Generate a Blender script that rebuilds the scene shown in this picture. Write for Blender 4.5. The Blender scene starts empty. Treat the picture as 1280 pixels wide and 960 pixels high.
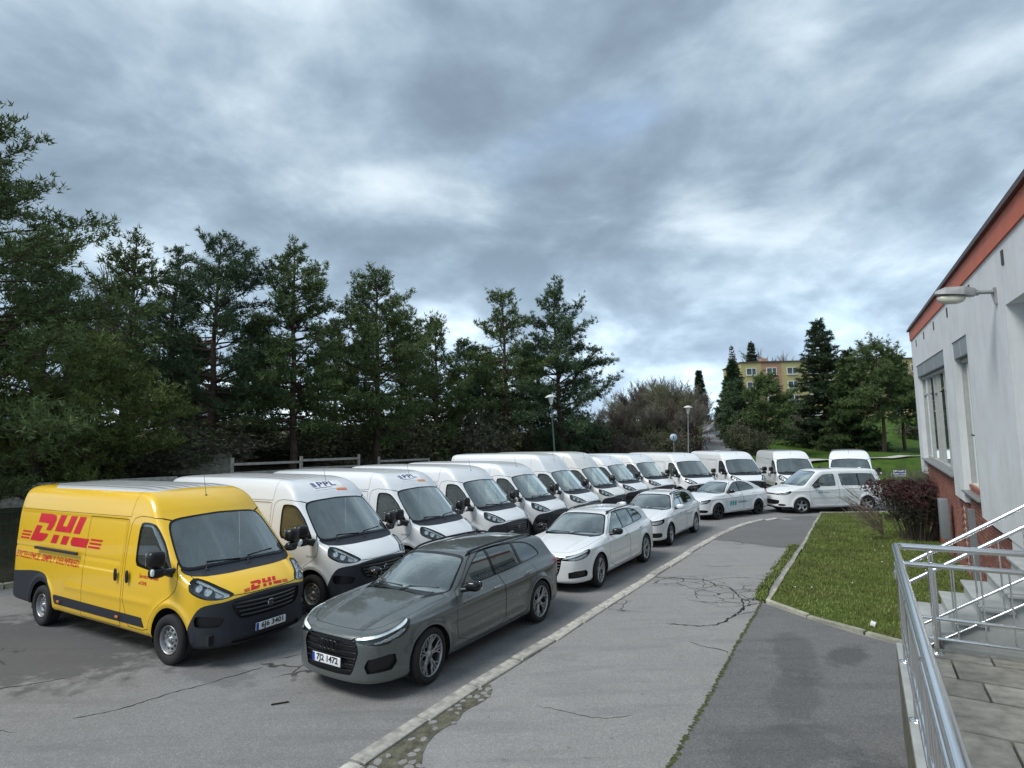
import bpy, bmesh, math, random
import numpy as np
from mathutils import Matrix, Vector, noise
from mathutils.geometry import delaunay_2d_cdt
R = math.radians
SC = bpy.context.scene
COL = SC.collection
GRID_Y, GRID_W = .030, .038
random.seed(7); RNG = np.random.default_rng(7)

# ------------------------------------------------------------------ camera
CAM_H = 3.094
PITCH, ROLL, FPX = R(6.158), R(-1.056), 700.0
_f = Vector((0, math.cos(PITCH), math.sin(PITCH))); _u = Vector((0, -math.sin(PITCH), math.cos(PITCH))); _r = Vector((1, 0, 0))
_rr = _r*math.cos(ROLL) + _u*math.sin(ROLL); _uu = -_r*math.sin(ROLL) + _u*math.cos(ROLL)
cam_d = bpy.data.cameras.new('camera'); cam = bpy.data.objects.new('camera', cam_d); COL.objects.link(cam)
M = Matrix.Identity(4)
for i in range(3):
    M[i][0] = _rr[i]; M[i][1] = _uu[i]; M[i][2] = -_f[i]
M[2][3] = CAM_H
cam.matrix_world = M
cam_d.sensor_width = 36; cam_d.lens = FPX/1280*36; cam_d.clip_start = 0.05; cam_d.clip_end = 2000
SC.camera = cam
# the car park slopes gently: true vertical in the frame of its plane
GUP = (-340*_rr + 9980*_uu + 700*_f).normalized()

# ------------------------------------------------------------------ light
SUN_EL, SUN_AZ = R(52), R(248)      # azimuth clockwise from +y
SC.view_settings.view_transform = 'Standard'; SC.view_settings.look = 'None'
SC.view_settings.exposure = 1.50; SC.view_settings.gamma = 1.0
sd = Vector((math.sin(SUN_AZ)*math.cos(SUN_EL), math.cos(SUN_AZ)*math.cos(SUN_EL), math.sin(SUN_EL)))
sun_d = bpy.data.lights.new('sun', 'SUN'); sun_d.energy = 1.1; sun_d.angle = R(24); sun_d.color = (1.0, 0.975, 0.94)
sun = bpy.data.objects.new('sun', sun_d); COL.objects.link(sun); sun.rotation_euler = sd.to_track_quat('Z', 'Y').to_euler(); sun.location = (0, 0, 40)

W_ = bpy.data.worlds.new('World'); SC.world = W_; W_.use_nodes = True
def build_world():
    nt = W_.node_tree; nt.nodes.clear(); N = nt.nodes.new; L = nt.links.new
    out = N('ShaderNodeOutputWorld'); bg = N('ShaderNodeBackground'); L(bg.outputs[0], out.inputs[0])
    sky = N('ShaderNodeTexSky'); sky.sky_type = 'NISHITA'; sky.sun_disc = False; sky.sun_elevation = SUN_EL; sky.sun_rotation = SUN_AZ
    bg.inputs['Strength'].default_value = 0.10
    def math_(op, a, b=None, c=None):
        n = N('ShaderNodeMath'); n.operation = op
        for i, v in enumerate((a, b, c)):
            if v is None: continue
            if isinstance(v, (int, float)): n.inputs[i].default_value = v
            else: L(v, n.inputs[i])
        return n.outputs[0]
    tc = N('ShaderNodeTexCoord'); sep = N('ShaderNodeSeparateXYZ'); L(tc.outputs['Generated'], sep.inputs[0])
    z = math_('MAXIMUM', sep.outputs[2], 0.0); zz = math_('ADD', z, 0.42)
    comb = N('ShaderNodeCombineXYZ'); L(math_('DIVIDE', sep.outputs[0], zz), comb.inputs[0]); L(math_('DIVIDE', sep.outputs[1], zz), comb.inputs[1]); L(math_('MULTIPLY', z, 1.3), comb.inputs[2])
    def fbm(scale, off, det=6, rough=.55, dist=0.0, stretch=(1, 1, 1)):
        mp = N('ShaderNodeMapping'); mp.inputs['Location'].default_value = off; mp.inputs['Scale'].default_value = stretch; L(comb.outputs[0], mp.inputs[0])
        t = N('ShaderNodeTexNoise'); t.inputs['Scale'].default_value = scale; t.inputs['Detail'].default_value = det
        t.inputs['Roughness'].default_value = rough; t.inputs['Distortion'].default_value = dist; L(mp.outputs[0], t.inputs['Vector']); return t.outputs[0]
    big = fbm(1.0, SKY_OFF, 3, .5, .3); mid = fbm(2.7, (7.1, 2.2, 0), 7, .52, .3); fine = fbm(8.5, (1.3, 4.2, 0), 5, .55)
    s = math_('ADD', math_('MULTIPLY', big, .40), math_('ADD', math_('MULTIPLY', mid, .47), math_('MULTIPLY', fine, .12)))
    ramp = N('ShaderNodeValToRGB'); L(s, ramp.inputs[0]); cr = ramp.color_ramp; cr.interpolation = 'B_SPLINE'
    stops = [(0.40, (.72, .96, 1.24)), (0.465, (.98, 1.29, 1.62)), (0.51, (1.32, 1.70, 2.06)), (0.56, (1.85, 2.24, 2.58)), (0.64, (2.8, 3.15, 3.4))]
    cr.elements[0].position = stops[0][0]; cr.elements[0].color = (*[c/8 for c in stops[0][1]], 1)
    cr.elements[1].position = stops[-1][0]; cr.elements[1].color = (*[c/8 for c in stops[-1][1]], 1)
    for p, c in stops[1:-1]:
        e = cr.elements.new(p); e.color = (*[q/8 for q in c], 1)
    mul = N('ShaderNodeVectorMath'); mul.operation = 'SCALE'; L(ramp.outputs[0], mul.inputs[0])
    # clouds are brighter towards the horizon, where they are seen edge-on and lit from behind
    hz = N('ShaderNodeMapRange'); hz.interpolation_type = 'SMOOTHSTEP'; L(z, hz.inputs[0])
    hz.inputs[1].default_value = 0.0; hz.inputs[2].default_value = 0.42; hz.inputs[3].default_value = 1.85; hz.inputs[4].default_value = 1.0
    L(math_('MULTIPLY', hz.outputs[0], 8*SKY_GAIN), mul.inputs['Scale'])
    # thin gaps of blue
    gap = N('ShaderNodeMapRange'); L(fbm(1.1, (13.3, 2.1, 0), 4, .5), gap.inputs[0]); gap.inputs[1].default_value = .64; gap.inputs[2].default_value = .78; gap.inputs[3].default_value = 0; gap.inputs[4].default_value = .8
    mix = N('ShaderNodeMix'); mix.data_type = 'RGBA'; L(gap.outputs[0], mix.inputs[0]); L(mul.outputs[0], mix.inputs[6]); L(sky.outputs[0], mix.inputs[7])
    L(mix.outputs[2], bg.inputs[0])
SKY_OFF = (9.4, 1.2, 0); SKY_GAIN = 1.18
build_world()

# ------------------------------------------------------------------ object helpers
def tag(o, label=None, cat=None, group=None, kind=None):
    if label: o['label'] = label
    if cat: o['category'] = cat
    if group: o['group'] = group
    if kind: o['kind'] = kind
    return o
def empty(name, loc=(0, 0, 0), rz=0.0, mat=None, parent=None):
    o = bpy.data.objects.new(name, None); COL.objects.link(o); o.empty_display_size = .2
    if mat is not None: o.matrix_world = mat
    else: o.location = loc; o.rotation_euler = (0, 0, rz)
    if parent: o.parent = parent
    return o
def link(name, me, m=None, parent=None):
    o = bpy.data.objects.new(name, me); COL.objects.link(o)
    if m is not None and not me.materials:
        for q in (m if isinstance(m, (list, tuple)) else [m]): me.materials.append(q)
    if parent: o.parent = parent
    return o
def mesh_np(name, V, faces, N=None, smooth=True):
    me = bpy.data.meshes.new(name); V = np.asarray(V, np.float32); F = np.asarray(faces, np.int32); k = F.shape[1]
    me.vertices.add(len(V)); me.vertices.foreach_set('co', V.ravel())
    me.loops.add(F.size); me.loops.foreach_set('vertex_index', F.ravel())
    me.polygons.add(len(F)); me.polygons.foreach_set('loop_start', np.arange(0, F.size, k, dtype=np.int32))
    if smooth: me.polygons.foreach_set('use_smooth', np.ones(len(F), bool))
    me.update(calc_edges=True)
    if N is not None: me.normals_split_custom_set_from_vertices(np.asarray(N, np.float32).tolist())
    return me
class MB:
    """collects simple shapes into one mesh"""
    def __init__(s): s.v = []; s.f = []; s.m = []; s.sm = []
    def add(s, v, f, mi=0, smooth=False):
        b = len(s.v); s.v += [tuple(p) for p in v]; s.f += [tuple(i+b for i in q) for q in f]; s.m += [mi]*len(f); s.sm += [smooth]*len(f); return s
    def box(s, c, d, mi=0, rot=None, taper=1.0):
        hx, hy, hz = d[0]/2, d[1]/2, d[2]/2; P = []
        for z in (-1, 1):
            t = taper if z > 0 else 1.0
            for x, y in ((-1, -1), (1, -1), (1, 1), (-1, 1)): P.append(Vector((x*hx*t, y*hy*t, z*hz)))
        if rot is not None: P = [rot @ p for p in P]
        P = [p+Vector(c) for p in P]
        return s.add(P, [(3, 2, 1, 0), (4, 5, 6, 7), (0, 1, 5, 4), (1, 2, 6, 5), (2, 3, 7, 6), (3, 0, 4, 7)], mi)
    def bevel_box(s, c, d, b, mi=0, rot=None, smooth=True):
        bm = bmesh.new(); bmesh.ops.create_cube(bm, size=1); bmesh.ops.scale(bm, vec=d, verts=bm.verts)
        bmesh.ops.bevel(bm, geom=bm.edges[:]+bm.verts[:], offset=b, segments=2, affect='EDGES', profile=.6)
        P = [v.co.copy() for v in bm.verts]; bm.verts.index_update(); F = [[v.index for v in f.verts] for f in bm.faces]; bm.free()
        if rot is not None: P = [rot @ p for p in P]
        return s.add([p+Vector(c) for p in P], F, mi, smooth)
    def tube(s, pts, r, n=8, mi=0, cap=True, smooth=True):
        pts = [Vector(p) for p in pts]; k = len(pts); rr = r if isinstance(r, (list, tuple)) else [r]*k; V = []; ref = None
        for i, p in enumerate(pts):
            t = (pts[min(i+1, k-1)]-pts[max(i-1, 0)]).normalized()
            if ref is None: ref = t.orthogonal().normalized()
            else:
                ref = (ref-t*ref.dot(t)); ref = ref.normalized() if ref.length > 1e-6 else t.orthogonal().normalized()
            b = t.cross(ref)
            for j in range(n):
                a = 2*math.pi*j/n; V.append(p+(ref*math.cos(a)+b*math.sin(a))*rr[i])
        F = [(i*n+j, i*n+(j+1) % n, (i+1)*n+(j+1) % n, (i+1)*n+j) for i in range(k-1) for j in range(n)]
        s.add(V, F, mi, smooth)
        if cap: s.add(V[:n], [tuple(range(n-1, -1, -1))], mi); s.add(V[-n:], [tuple(range(n))], mi)
        return s
    def lathe(s, prof, n=32, mi=0, axis='y', c=(0, 0, 0), smooth=True, cap=False):
        V = []; k = len(prof)
        for a_ in range(n):
            a = 2*math.pi*a_/n
            for (q, r_) in prof:
                x, z = r_*math.cos(a), r_*math.sin(a)
                V.append({'y': (x, q, z), 'z': (x, z, q), 'x': (q, x, z)}[axis])
        V = [Vector(p)+Vector(c) for p in V]
        F = []
        for a_ in range(n):
            b = (a_+1) % n
            for i in range(k-1): F.append((a_*k+i, a_*k+i+1, b*k+i+1, b*k+i))
        return s.add(V, F, mi, smooth)
    def prism(s, poly, z0, z1, mi=0, plane='xy', at=None):
        n = len(poly)
        def P(a, b, h): return {'xy': (a, b, h), 'xz': (a, h, b), 'yz': (h, a, b)}[plane]
        V = [P(a, b, z0) for a, b in poly]+[P(a, b, z1) for a, b in poly]
        s.add(V, [tuple(range(n-1, -1, -1)), tuple(range(n, 2*n))]+[(i, (i+1) % n, n+(i+1) % n, n+i) for i in range(n)], mi); return s
    def xf(s, M, start=0):
        for i in range(start, len(s.v)): s.v[i] = tuple(M @ Vector(s.v[i]))
        return s
    def mesh(s, name, fixn=True):
        me = bpy.data.meshes.new(name); me.from_pydata(s.v, [], s.f)
        me.polygons.foreach_set('material_index', s.m); me.polygons.foreach_set('use_smooth', s.sm)
        if fixn:
            bm = bmesh.new(); bm.from_mesh(me); bmesh.ops.recalc_face_normals(bm, faces=bm.faces); bm.to_mesh(me); bm.free()
        me.update(); return me
    def build(s, name, mats, parent=None, fixn=True):
        me = s.mesh(name, fixn)
        for q in (mats if isinstance(mats, (list, tuple)) else [mats]): me.materials.append(q)
        return link(name, me, None, parent)
def copy_tree(o, parent=None):
    c = o.copy(); COL.objects.link(c)
    if parent is not None: c.parent = parent; c.matrix_parent_inverse = o.matrix_parent_inverse.copy()
    for ch in list(o.children): copy_tree(ch, c)
    return c
CH = {}
# ------------------------------------------------------------------ materials
def NT(name):
    m = bpy.data.materials.new(name); m.use_nodes = True; nt = m.node_tree; b = nt.nodes['Principled BSDF']; return m, nt, b
def lk(nt, a, b): nt.links.new(a, b)
def node(nt, t, **kw):
    n = nt.nodes.new(t)
    for k, v in kw.items():
        if k.startswith('i_'): n.inputs[k[2:]].default_value = v
        else: setattr(n, k, v)
    return n
def pos(nt, obj=True):
    return node(nt, 'ShaderNodeTexCoord').outputs['Object'] if obj else node(nt, 'ShaderNodeNewGeometry').outputs['Position']
def noise_(nt, vec, scale, det=4, rough=.55, dist=0.0):
    n = node(nt, 'ShaderNodeTexNoise'); n.inputs['Scale'].default_value = scale; n.inputs['Detail'].default_value = det
    n.inputs['Roughness'].default_value = rough; n.inputs['Distortion'].default_value = dist; lk(nt, vec, n.inputs['Vector']); return n.outputs[0]
def ramp(nt, fac, stops, interp='LINEAR'):
    r = node(nt, 'ShaderNodeValToRGB'); cr = r.color_ramp; cr.interpolation = interp; lk(nt, fac, r.inputs[0])
    def c4(c): return (c, c, c, 1) if isinstance(c, (int, float)) else (*c, 1)
    cr.elements[0].position = stops[0][0]; cr.elements[0].color = c4(stops[0][1])
    cr.elements[1].position = stops[-1][0]; cr.elements[1].color = c4(stops[-1][1])
    for p, c in stops[1:-1]: cr.elements.new(p).color = c4(c)
    return r.outputs[0]
def mixc(nt, fac, a, b, blend='MIX'):
    m = node(nt, 'ShaderNodeMix', data_type='RGBA', blend_type=blend)
    for i, v in ((0, fac), (6, a), (7, b)):
        if isinstance(v, (int, float)): m.inputs[i].default_value = v
        elif isinstance(v, tuple): m.inputs[i].default_value = (*v, 1)
        else: lk(nt, v, m.inputs[i])
    return m.outputs[2]
def mth(nt, op, a, b=None, c=None):
    n = node(nt, 'ShaderNodeMath', operation=op)
    for i, v in enumerate((a, b, c)):
        if v is None: continue
        if isinstance(v, (int, float)): n.inputs[i].default_value = v
        else: lk(nt, v, n.inputs[i])
    return n.outputs[0]
def bump(nt, b, h, strength=.3, dist=.01):
    n = node(nt, 'ShaderNodeBump'); n.inputs['Strength'].default_value = strength; n.inputs['Distance'].default_value = dist; lk(nt, h, n.inputs['Height']); lk(nt, n.outputs[0], b.inputs['Normal'])
def simple(name, col, rough=.5, metal=0.0, var=.12, scale=8, bmp=0.0, bscale=60, spec=.5, coat=0.0, bdist=.004, per=0.0):
    m, nt, b = NT(name); p = pos(nt)
    n = noise_(nt, p, scale, 5, .6)
    c = ramp(nt, n, [(.3, tuple(q*(1-var) for q in col)), (.7, tuple(min(1, q*(1+var)) for q in col))])
    if per:
        oi = node(nt, 'ShaderNodeObjectInfo'); hs = node(nt, 'ShaderNodeHueSaturation'); lk(nt, c, hs.inputs['Color']); lk(nt, mth(nt, 'ADD', mth(nt, 'MULTIPLY', oi.outputs['Random'], 2*per), 1-per), hs.inputs['Value']); c = hs.outputs[0]
    lk(nt, c, b.inputs['Base Color']); b.inputs['Roughness'].default_value = rough; b.inputs['Metallic'].default_value = metal
    b.inputs['Specular IOR Level'].default_value = spec; b.inputs['Coat Weight'].default_value = coat
    if bmp: bump(nt, b, noise_(nt, p, bscale, 3), bmp, bdist)
    return m
def paint(name, col, metal=0.0, dirt=.12, rough=.35):
    m, nt, b = NT(name); p = pos(nt)
    n1 = noise_(nt, p, 1.3, 6, .62); n2 = noise_(nt, p, 14, 4, .6)
    sep = node(nt, 'ShaderNodeSeparateXYZ'); lk(nt, p, sep.inputs[0])
    low = node(nt, 'ShaderNodeMapRange'); lk(nt, sep.outputs[2], low.inputs[0]); low.inputs[1].default_value = .9; low.inputs[2].default_value = .25; low.inputs[3].default_value = 0; low.inputs[4].default_value = .5
    f = mth(nt, 'MULTIPLY', mth(nt, 'ADD', low.outputs[0], mth(nt, 'MULTIPLY', n1, .35)), mth(nt, 'ADD', n2, .3))
    f = mth(nt, 'MULTIPLY', f, dirt*2.5)
    c = mixc(nt, f, tuple(col), (.20, .18, .155))
    lk(nt, c, b.inputs['Base Color']); b.inputs['Metallic'].default_value = metal
    lk(nt, ramp(nt, n2, [(.3, rough*.85), (.75, rough*1.25)]), b.inputs['Roughness'])
    b.inputs['Coat Weight'].default_value = 1.0; b.inputs['Coat Roughness'].default_value = .04; b.inputs['Coat IOR'].default_value = 1.45
    return m
def glass(name, tint=(.55, .62, .60), fac=1.0, gl=.35, rough=.015, dust=.03):
    m, nt, b = NT(name); nt.nodes.remove(b); out = [n for n in nt.nodes if n.type == 'OUTPUT_MATERIAL'][0]
    tr = node(nt, 'ShaderNodeBsdfTransparent'); tr.inputs[0].default_value = (*tint, 1)
    g = node(nt, 'ShaderNodeBsdfGlossy'); g.inputs['Roughness'].default_value = rough; g.inputs[0].default_value = (.93, 1, .98, 1)
    fr = node(nt, 'ShaderNodeFresnel'); fr.inputs[0].default_value = 1.52
    n = noise_(nt, pos(nt), 2.2, 4); n2 = mth(nt, 'MULTIPLY', n, .05)
    f = mth(nt, 'MINIMUM', mth(nt, 'ADD', mth(nt, 'MULTIPLY', fr.outputs[0], gl/.12), n2), 1.0)
    mx = node(nt, 'ShaderNodeMixShader'); lk(nt, f, mx.inputs[0]); lk(nt, tr.outputs[0], mx.inputs[1]); lk(nt, g.outputs[0], mx.inputs[2]); df = node(nt, 'ShaderNodeBsdfDiffuse'); df.inputs[0].default_value = (.50, .56, .56, 1); m2 = node(nt, 'ShaderNodeMixShader')
    lk(nt, ramp(nt, n, [(.35, dust*.6), (.65, dust*1.4)]), m2.inputs[0]); lk(nt, mx.outputs[0], m2.inputs[1]); lk(nt, df.outputs[0], m2.inputs[2]); lk(nt, m2.outputs[0], out.inputs[0])
    return m
MAT = {}
MAT['white_paint'] = paint('white_paint', (.78, .80, .81), 0, .10)
MAT['cream_paint'] = paint('cream_white_paint', (.78, .775, .73), 0, .12)
MAT['yellow_paint'] = paint('yellow_paint', (.87, .525, .004), 0, .08)
MAT['grey_paint'] = paint('grey_paint', (.105, .118, .115), .35, .04, .3)
MAT['plastic'] = simple('dark_plastic', (.018, .021, .030), .55, bmp=.15, bscale=250)
MAT['black'] = simple('black_trim', (.008, .008, .009), .35)
MAT['gloss_black'] = simple('gloss_black', (.006, .006, .007), .12)
MAT['gap'] = simple('seam_shadow', (.012, .012, .012), .9)
MAT['liner'] = simple('arch_liner', (.01, .01, .011), .9)
MAT['rubber'] = simple('tyre_rubber', (.014, .014, .015), .85, bmp=.4, bscale=120)
MAT['alloy'] = simple('alloy', (.42, .43, .44), .36, .9)
MAT['alloy_dark'] = simple('dark_alloy', (.03, .03, .032), .35, .6)
MAT['steel_wheel'] = simple('steel_wheel', (.34, .345, .35), .42, .7, var=.2)
MAT['chrome'] = simple('chrome', (.75, .76, .77), .12, 1.0)
MAT['glass'] = glass('windscreen_glass', (.66, .78, .74), gl=.46, dust=.075)
MAT['glass_side'] = glass('side_glass', (.45, .54, .51), gl=.30, dust=.05)
MAT['glass_dark'] = glass('privacy_glass', (.05, .055, .06), gl=.24)
MAT['lens'] = glass('lamp_lens', (.92, .95, .96), gl=.09, dust=.0)
MAT['reflector'] = simple('lamp_reflector', (.80, .82, .84), .25, .35, var=.35, scale=26)
MAT['drl'] = simple('lamp_light_guide', (.85, .87, .88), .25)
MAT['red_lens'] = simple('red_lens', (.35, .01, .01), .2)
MAT['orange_lens'] = simple('orange_lens', (.7, .19, .02), .25)
MAT['interior'] = simple('cabin_trim', (.025, .026, .028), .8)
MAT['lining'] = simple('cabin_lining', (.10, .10, .10), .9)
MAT['headlining'] = simple('pale_cabin_lining', (.42, .43, .42), .9)
MAT['seat'] = simple('seat_fabric', (.035, .036, .04), .95)
MAT['red'] = simple('red_print', (.62, .008, .02), .4)
MAT['plate'] = simple('plate_white', (.78, .79, .80), .4, var=.03)
MAT['ink'] = simple('black_ink', (.01, .01, .012), .5)
MAT['blue'] = simple('blue_print', (.02, .06, .33), .4)
MAT['navy'] = simple('navy_print', (.03, .05, .20), .4)
MAT['teal'] = simple('teal_print', (.0, .34, .36), .4)
MAT['orange'] = simple('orange_print', (.85, .26, .08), .4)
MAT['roller_grey'] = simple('grille_bar_grey', (.05, .052, .058), .35)
MAT['paper'] = simple('white_paper', (.8, .8, .8), .6)
# ------------------------------------------------------------------ implicit shells, cut by fields
def chaikin(P, it=2, closed=True):
    P = np.asarray(P, float)
    for _ in range(it):
        Q = np.roll(P, -1, 0) if closed else P[1:]
        A = P if closed else P[:-1]
        a = A*.75+Q*.25; b = A*.25+Q*.75; n = np.empty((2*len(a), P.shape[1])); n[0::2] = a; n[1::2] = b
        P = n if closed else np.vstack([P[:1], n, P[-1:]])
    return P
def sdp(poly, x, y):
    """signed distance to a polygon (negative inside)"""
    P = np.asarray(poly, float); x = np.asarray(x, float); y = np.asarray(y, float)
    if x.ndim == 1 and len(x) > 400:
        lo = P.min(0); hi = P.max(0); bx = np.maximum(np.maximum(lo[0]-x, x-hi[0]), np.maximum(lo[1]-y, y-hi[1])); nr = bx < .08
        if nr.sum() < .8*len(x):
            r = bx.copy()
            if nr.any(): r[nr] = sdp(poly, x[nr], y[nr])
            return r
    d = np.full(x.shape, 1e9); s = np.ones(x.shape, bool)
    for i in range(len(P)):
        a = P[i]; b = P[i-1]; e = b-a; wx = x-a[0]; wy = y-a[1]
        t = np.clip((wx*e[0]+wy*e[1])/max(e@e, 1e-12), 0, 1); dx = wx-e[0]*t; dy = wy-e[1]*t
        np.minimum(d, dx*dx+dy*dy, out=d)
        c1 = y >= a[1]; c2 = y < b[1]; c3 = e[0]*wy > e[1]*wx
        s ^= ((c1 & c2 & c3) | (~c1 & ~c2 & ~c3))
    d = np.sqrt(d); return np.where(s, d, -d)
class Poly:
    def __init__(s, pts, it=2, h=.01):
        s.P = chaikin(pts, it) if it else np.asarray(pts, float); s.lo = s.P.min(0)-.6; s.h = h
        n = np.ceil((s.P.max(0)+.6-s.lo)/h).astype(int)+2
        gx, gy = np.meshgrid(s.lo[0]+h*np.arange(n[0]), s.lo[1]+h*np.arange(n[1]), indexing='ij')
        s.G = sdp(s.P, gx, gy)
    def exact(s, x, y): return sdp(s.P, x, y)
    def fast(s, x, y):
        u = np.clip((x-s.lo[0])/s.h, 0, s.G.shape[0]-1.001); v = np.clip((y-s.lo[1])/s.h, 0, s.G.shape[1]-1.001)
        i = u.astype(int); j = v.astype(int); a = u-i; b = v-j; G = s.G
        return (G[i, j]*(1-a)*(1-b)+G[i+1, j]*a*(1-b)+G[i, j+1]*(1-a)*b+G[i+1, j+1]*a*b)
def smax(a, b, k): h = np.maximum(k-np.abs(a-b), 0)/k; return np.maximum(a, b)+h*h*k*.25
def smin(a, b, k): h = np.maximum(k-np.abs(a-b), 0)/k; return np.minimum(a, b)-h*h*k*.25
def sst(a, b, x): t = np.clip((x-a)/(b-a), 0, 1); return t*t*(3-2*t)
def grad(F, P, e=.004, f0=None):
    g = np.empty_like(P)
    for i in range(3):
        d = np.zeros(3); d[i] = e; g[:, i] = (F(P+d)-(F(P-d) if f0 is None else f0))/((2 if f0 is None else 1)*e)
    return g
def project(F, P, it=4, lim=.02):
    for _ in range(it):
        f = F(P); g = grad(F, P, .003, f); n2 = np.maximum((g*g).sum(1), .05); st = -(f/n2)[:, None]*g
        l = np.linalg.norm(st, axis=1, keepdims=True); st *= np.minimum(1, lim/np.maximum(l, 1e-9)); P = P+st
    return P
def nets(F, lo, hi, h):
    lo = np.array(lo, float); hi = np.array(hi, float); n = np.ceil((hi-lo)/h).astype(int)+1
    ax = [lo[i]+h*np.arange(n[i]) for i in range(3)]
    val = np.empty(n)
    for i in range(0, n[0], 16):
        g = np.stack(np.meshgrid(ax[0][i:i+16], ax[1], ax[2], indexing='ij'), -1); val[i:i+16] = F(g.reshape(-1, 3)).reshape(g.shape[:3])
    S = val < 0
    acc = np.zeros((n[0]-1, n[1]-1, n[2]-1, 3)); cnt = np.zeros((n[0]-1, n[1]-1, n[2]-1))
    for a in range(3):
        b, c = [q for q in range(3) if q != a]
        for ob in (0, 1):
            for oc in (0, 1):
                s0 = [None]*3; s1 = [None]*3
                s0[a] = slice(0, n[a]-1); s1[a] = slice(1, n[a]); s0[b] = s1[b] = slice(ob, n[b]-1+ob); s0[c] = s1[c] = slice(oc, n[c]-1+oc)
                s0 = tuple(s0); s1 = tuple(s1); v0 = val[s0]; v1 = val[s1]; cr = S[s0] != S[s1]
                t = np.where(cr, v0/np.where(cr, v0-v1, 1), 0)
                acc[..., a] += np.where(cr, t, 0); acc[..., b] += np.where(cr, ob, 0); acc[..., c] += np.where(cr, oc, 0); cnt += cr
    act = cnt > 0; idx = -np.ones(act.shape, int); idx[act] = np.arange(act.sum())
    ijk = np.argwhere(act); V = lo+(ijk+acc[act]/cnt[act][:, None])*h
    Q = []
    for a in range(3):
        b, c = (a+1) % 3, (a+2) % 3
        s0 = [slice(None)]*3; s1 = [slice(None)]*3; s0[a] = slice(0, n[a]-1); s1[a] = slice(1, n[a])
        cr = S[tuple(s0)] != S[tuple(s1)]; p = np.argwhere(cr)
        ok = (p[:, b] > 0) & (p[:, c] > 0) & (p[:, b] < n[b]-1) & (p[:, c] < n[c]-1); p = p[ok]
        def at(db, dc):
            q = p.copy(); q[:, b] -= db; q[:, c] -= dc; return idx[q[:, 0], q[:, 1], q[:, 2]]
        q = np.stack([at(1, 1), at(0, 1), at(0, 0), at(1, 0)], 1)
        ins = S[p[:, 0], p[:, 1], p[:, 2]]; q[~ins] = q[~ins][:, ::-1]; Q.append(q)
    Q = np.vstack(Q)
    return V, np.vstack([Q[:, [0, 1, 2]], Q[:, [0, 2, 3]]])
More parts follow.
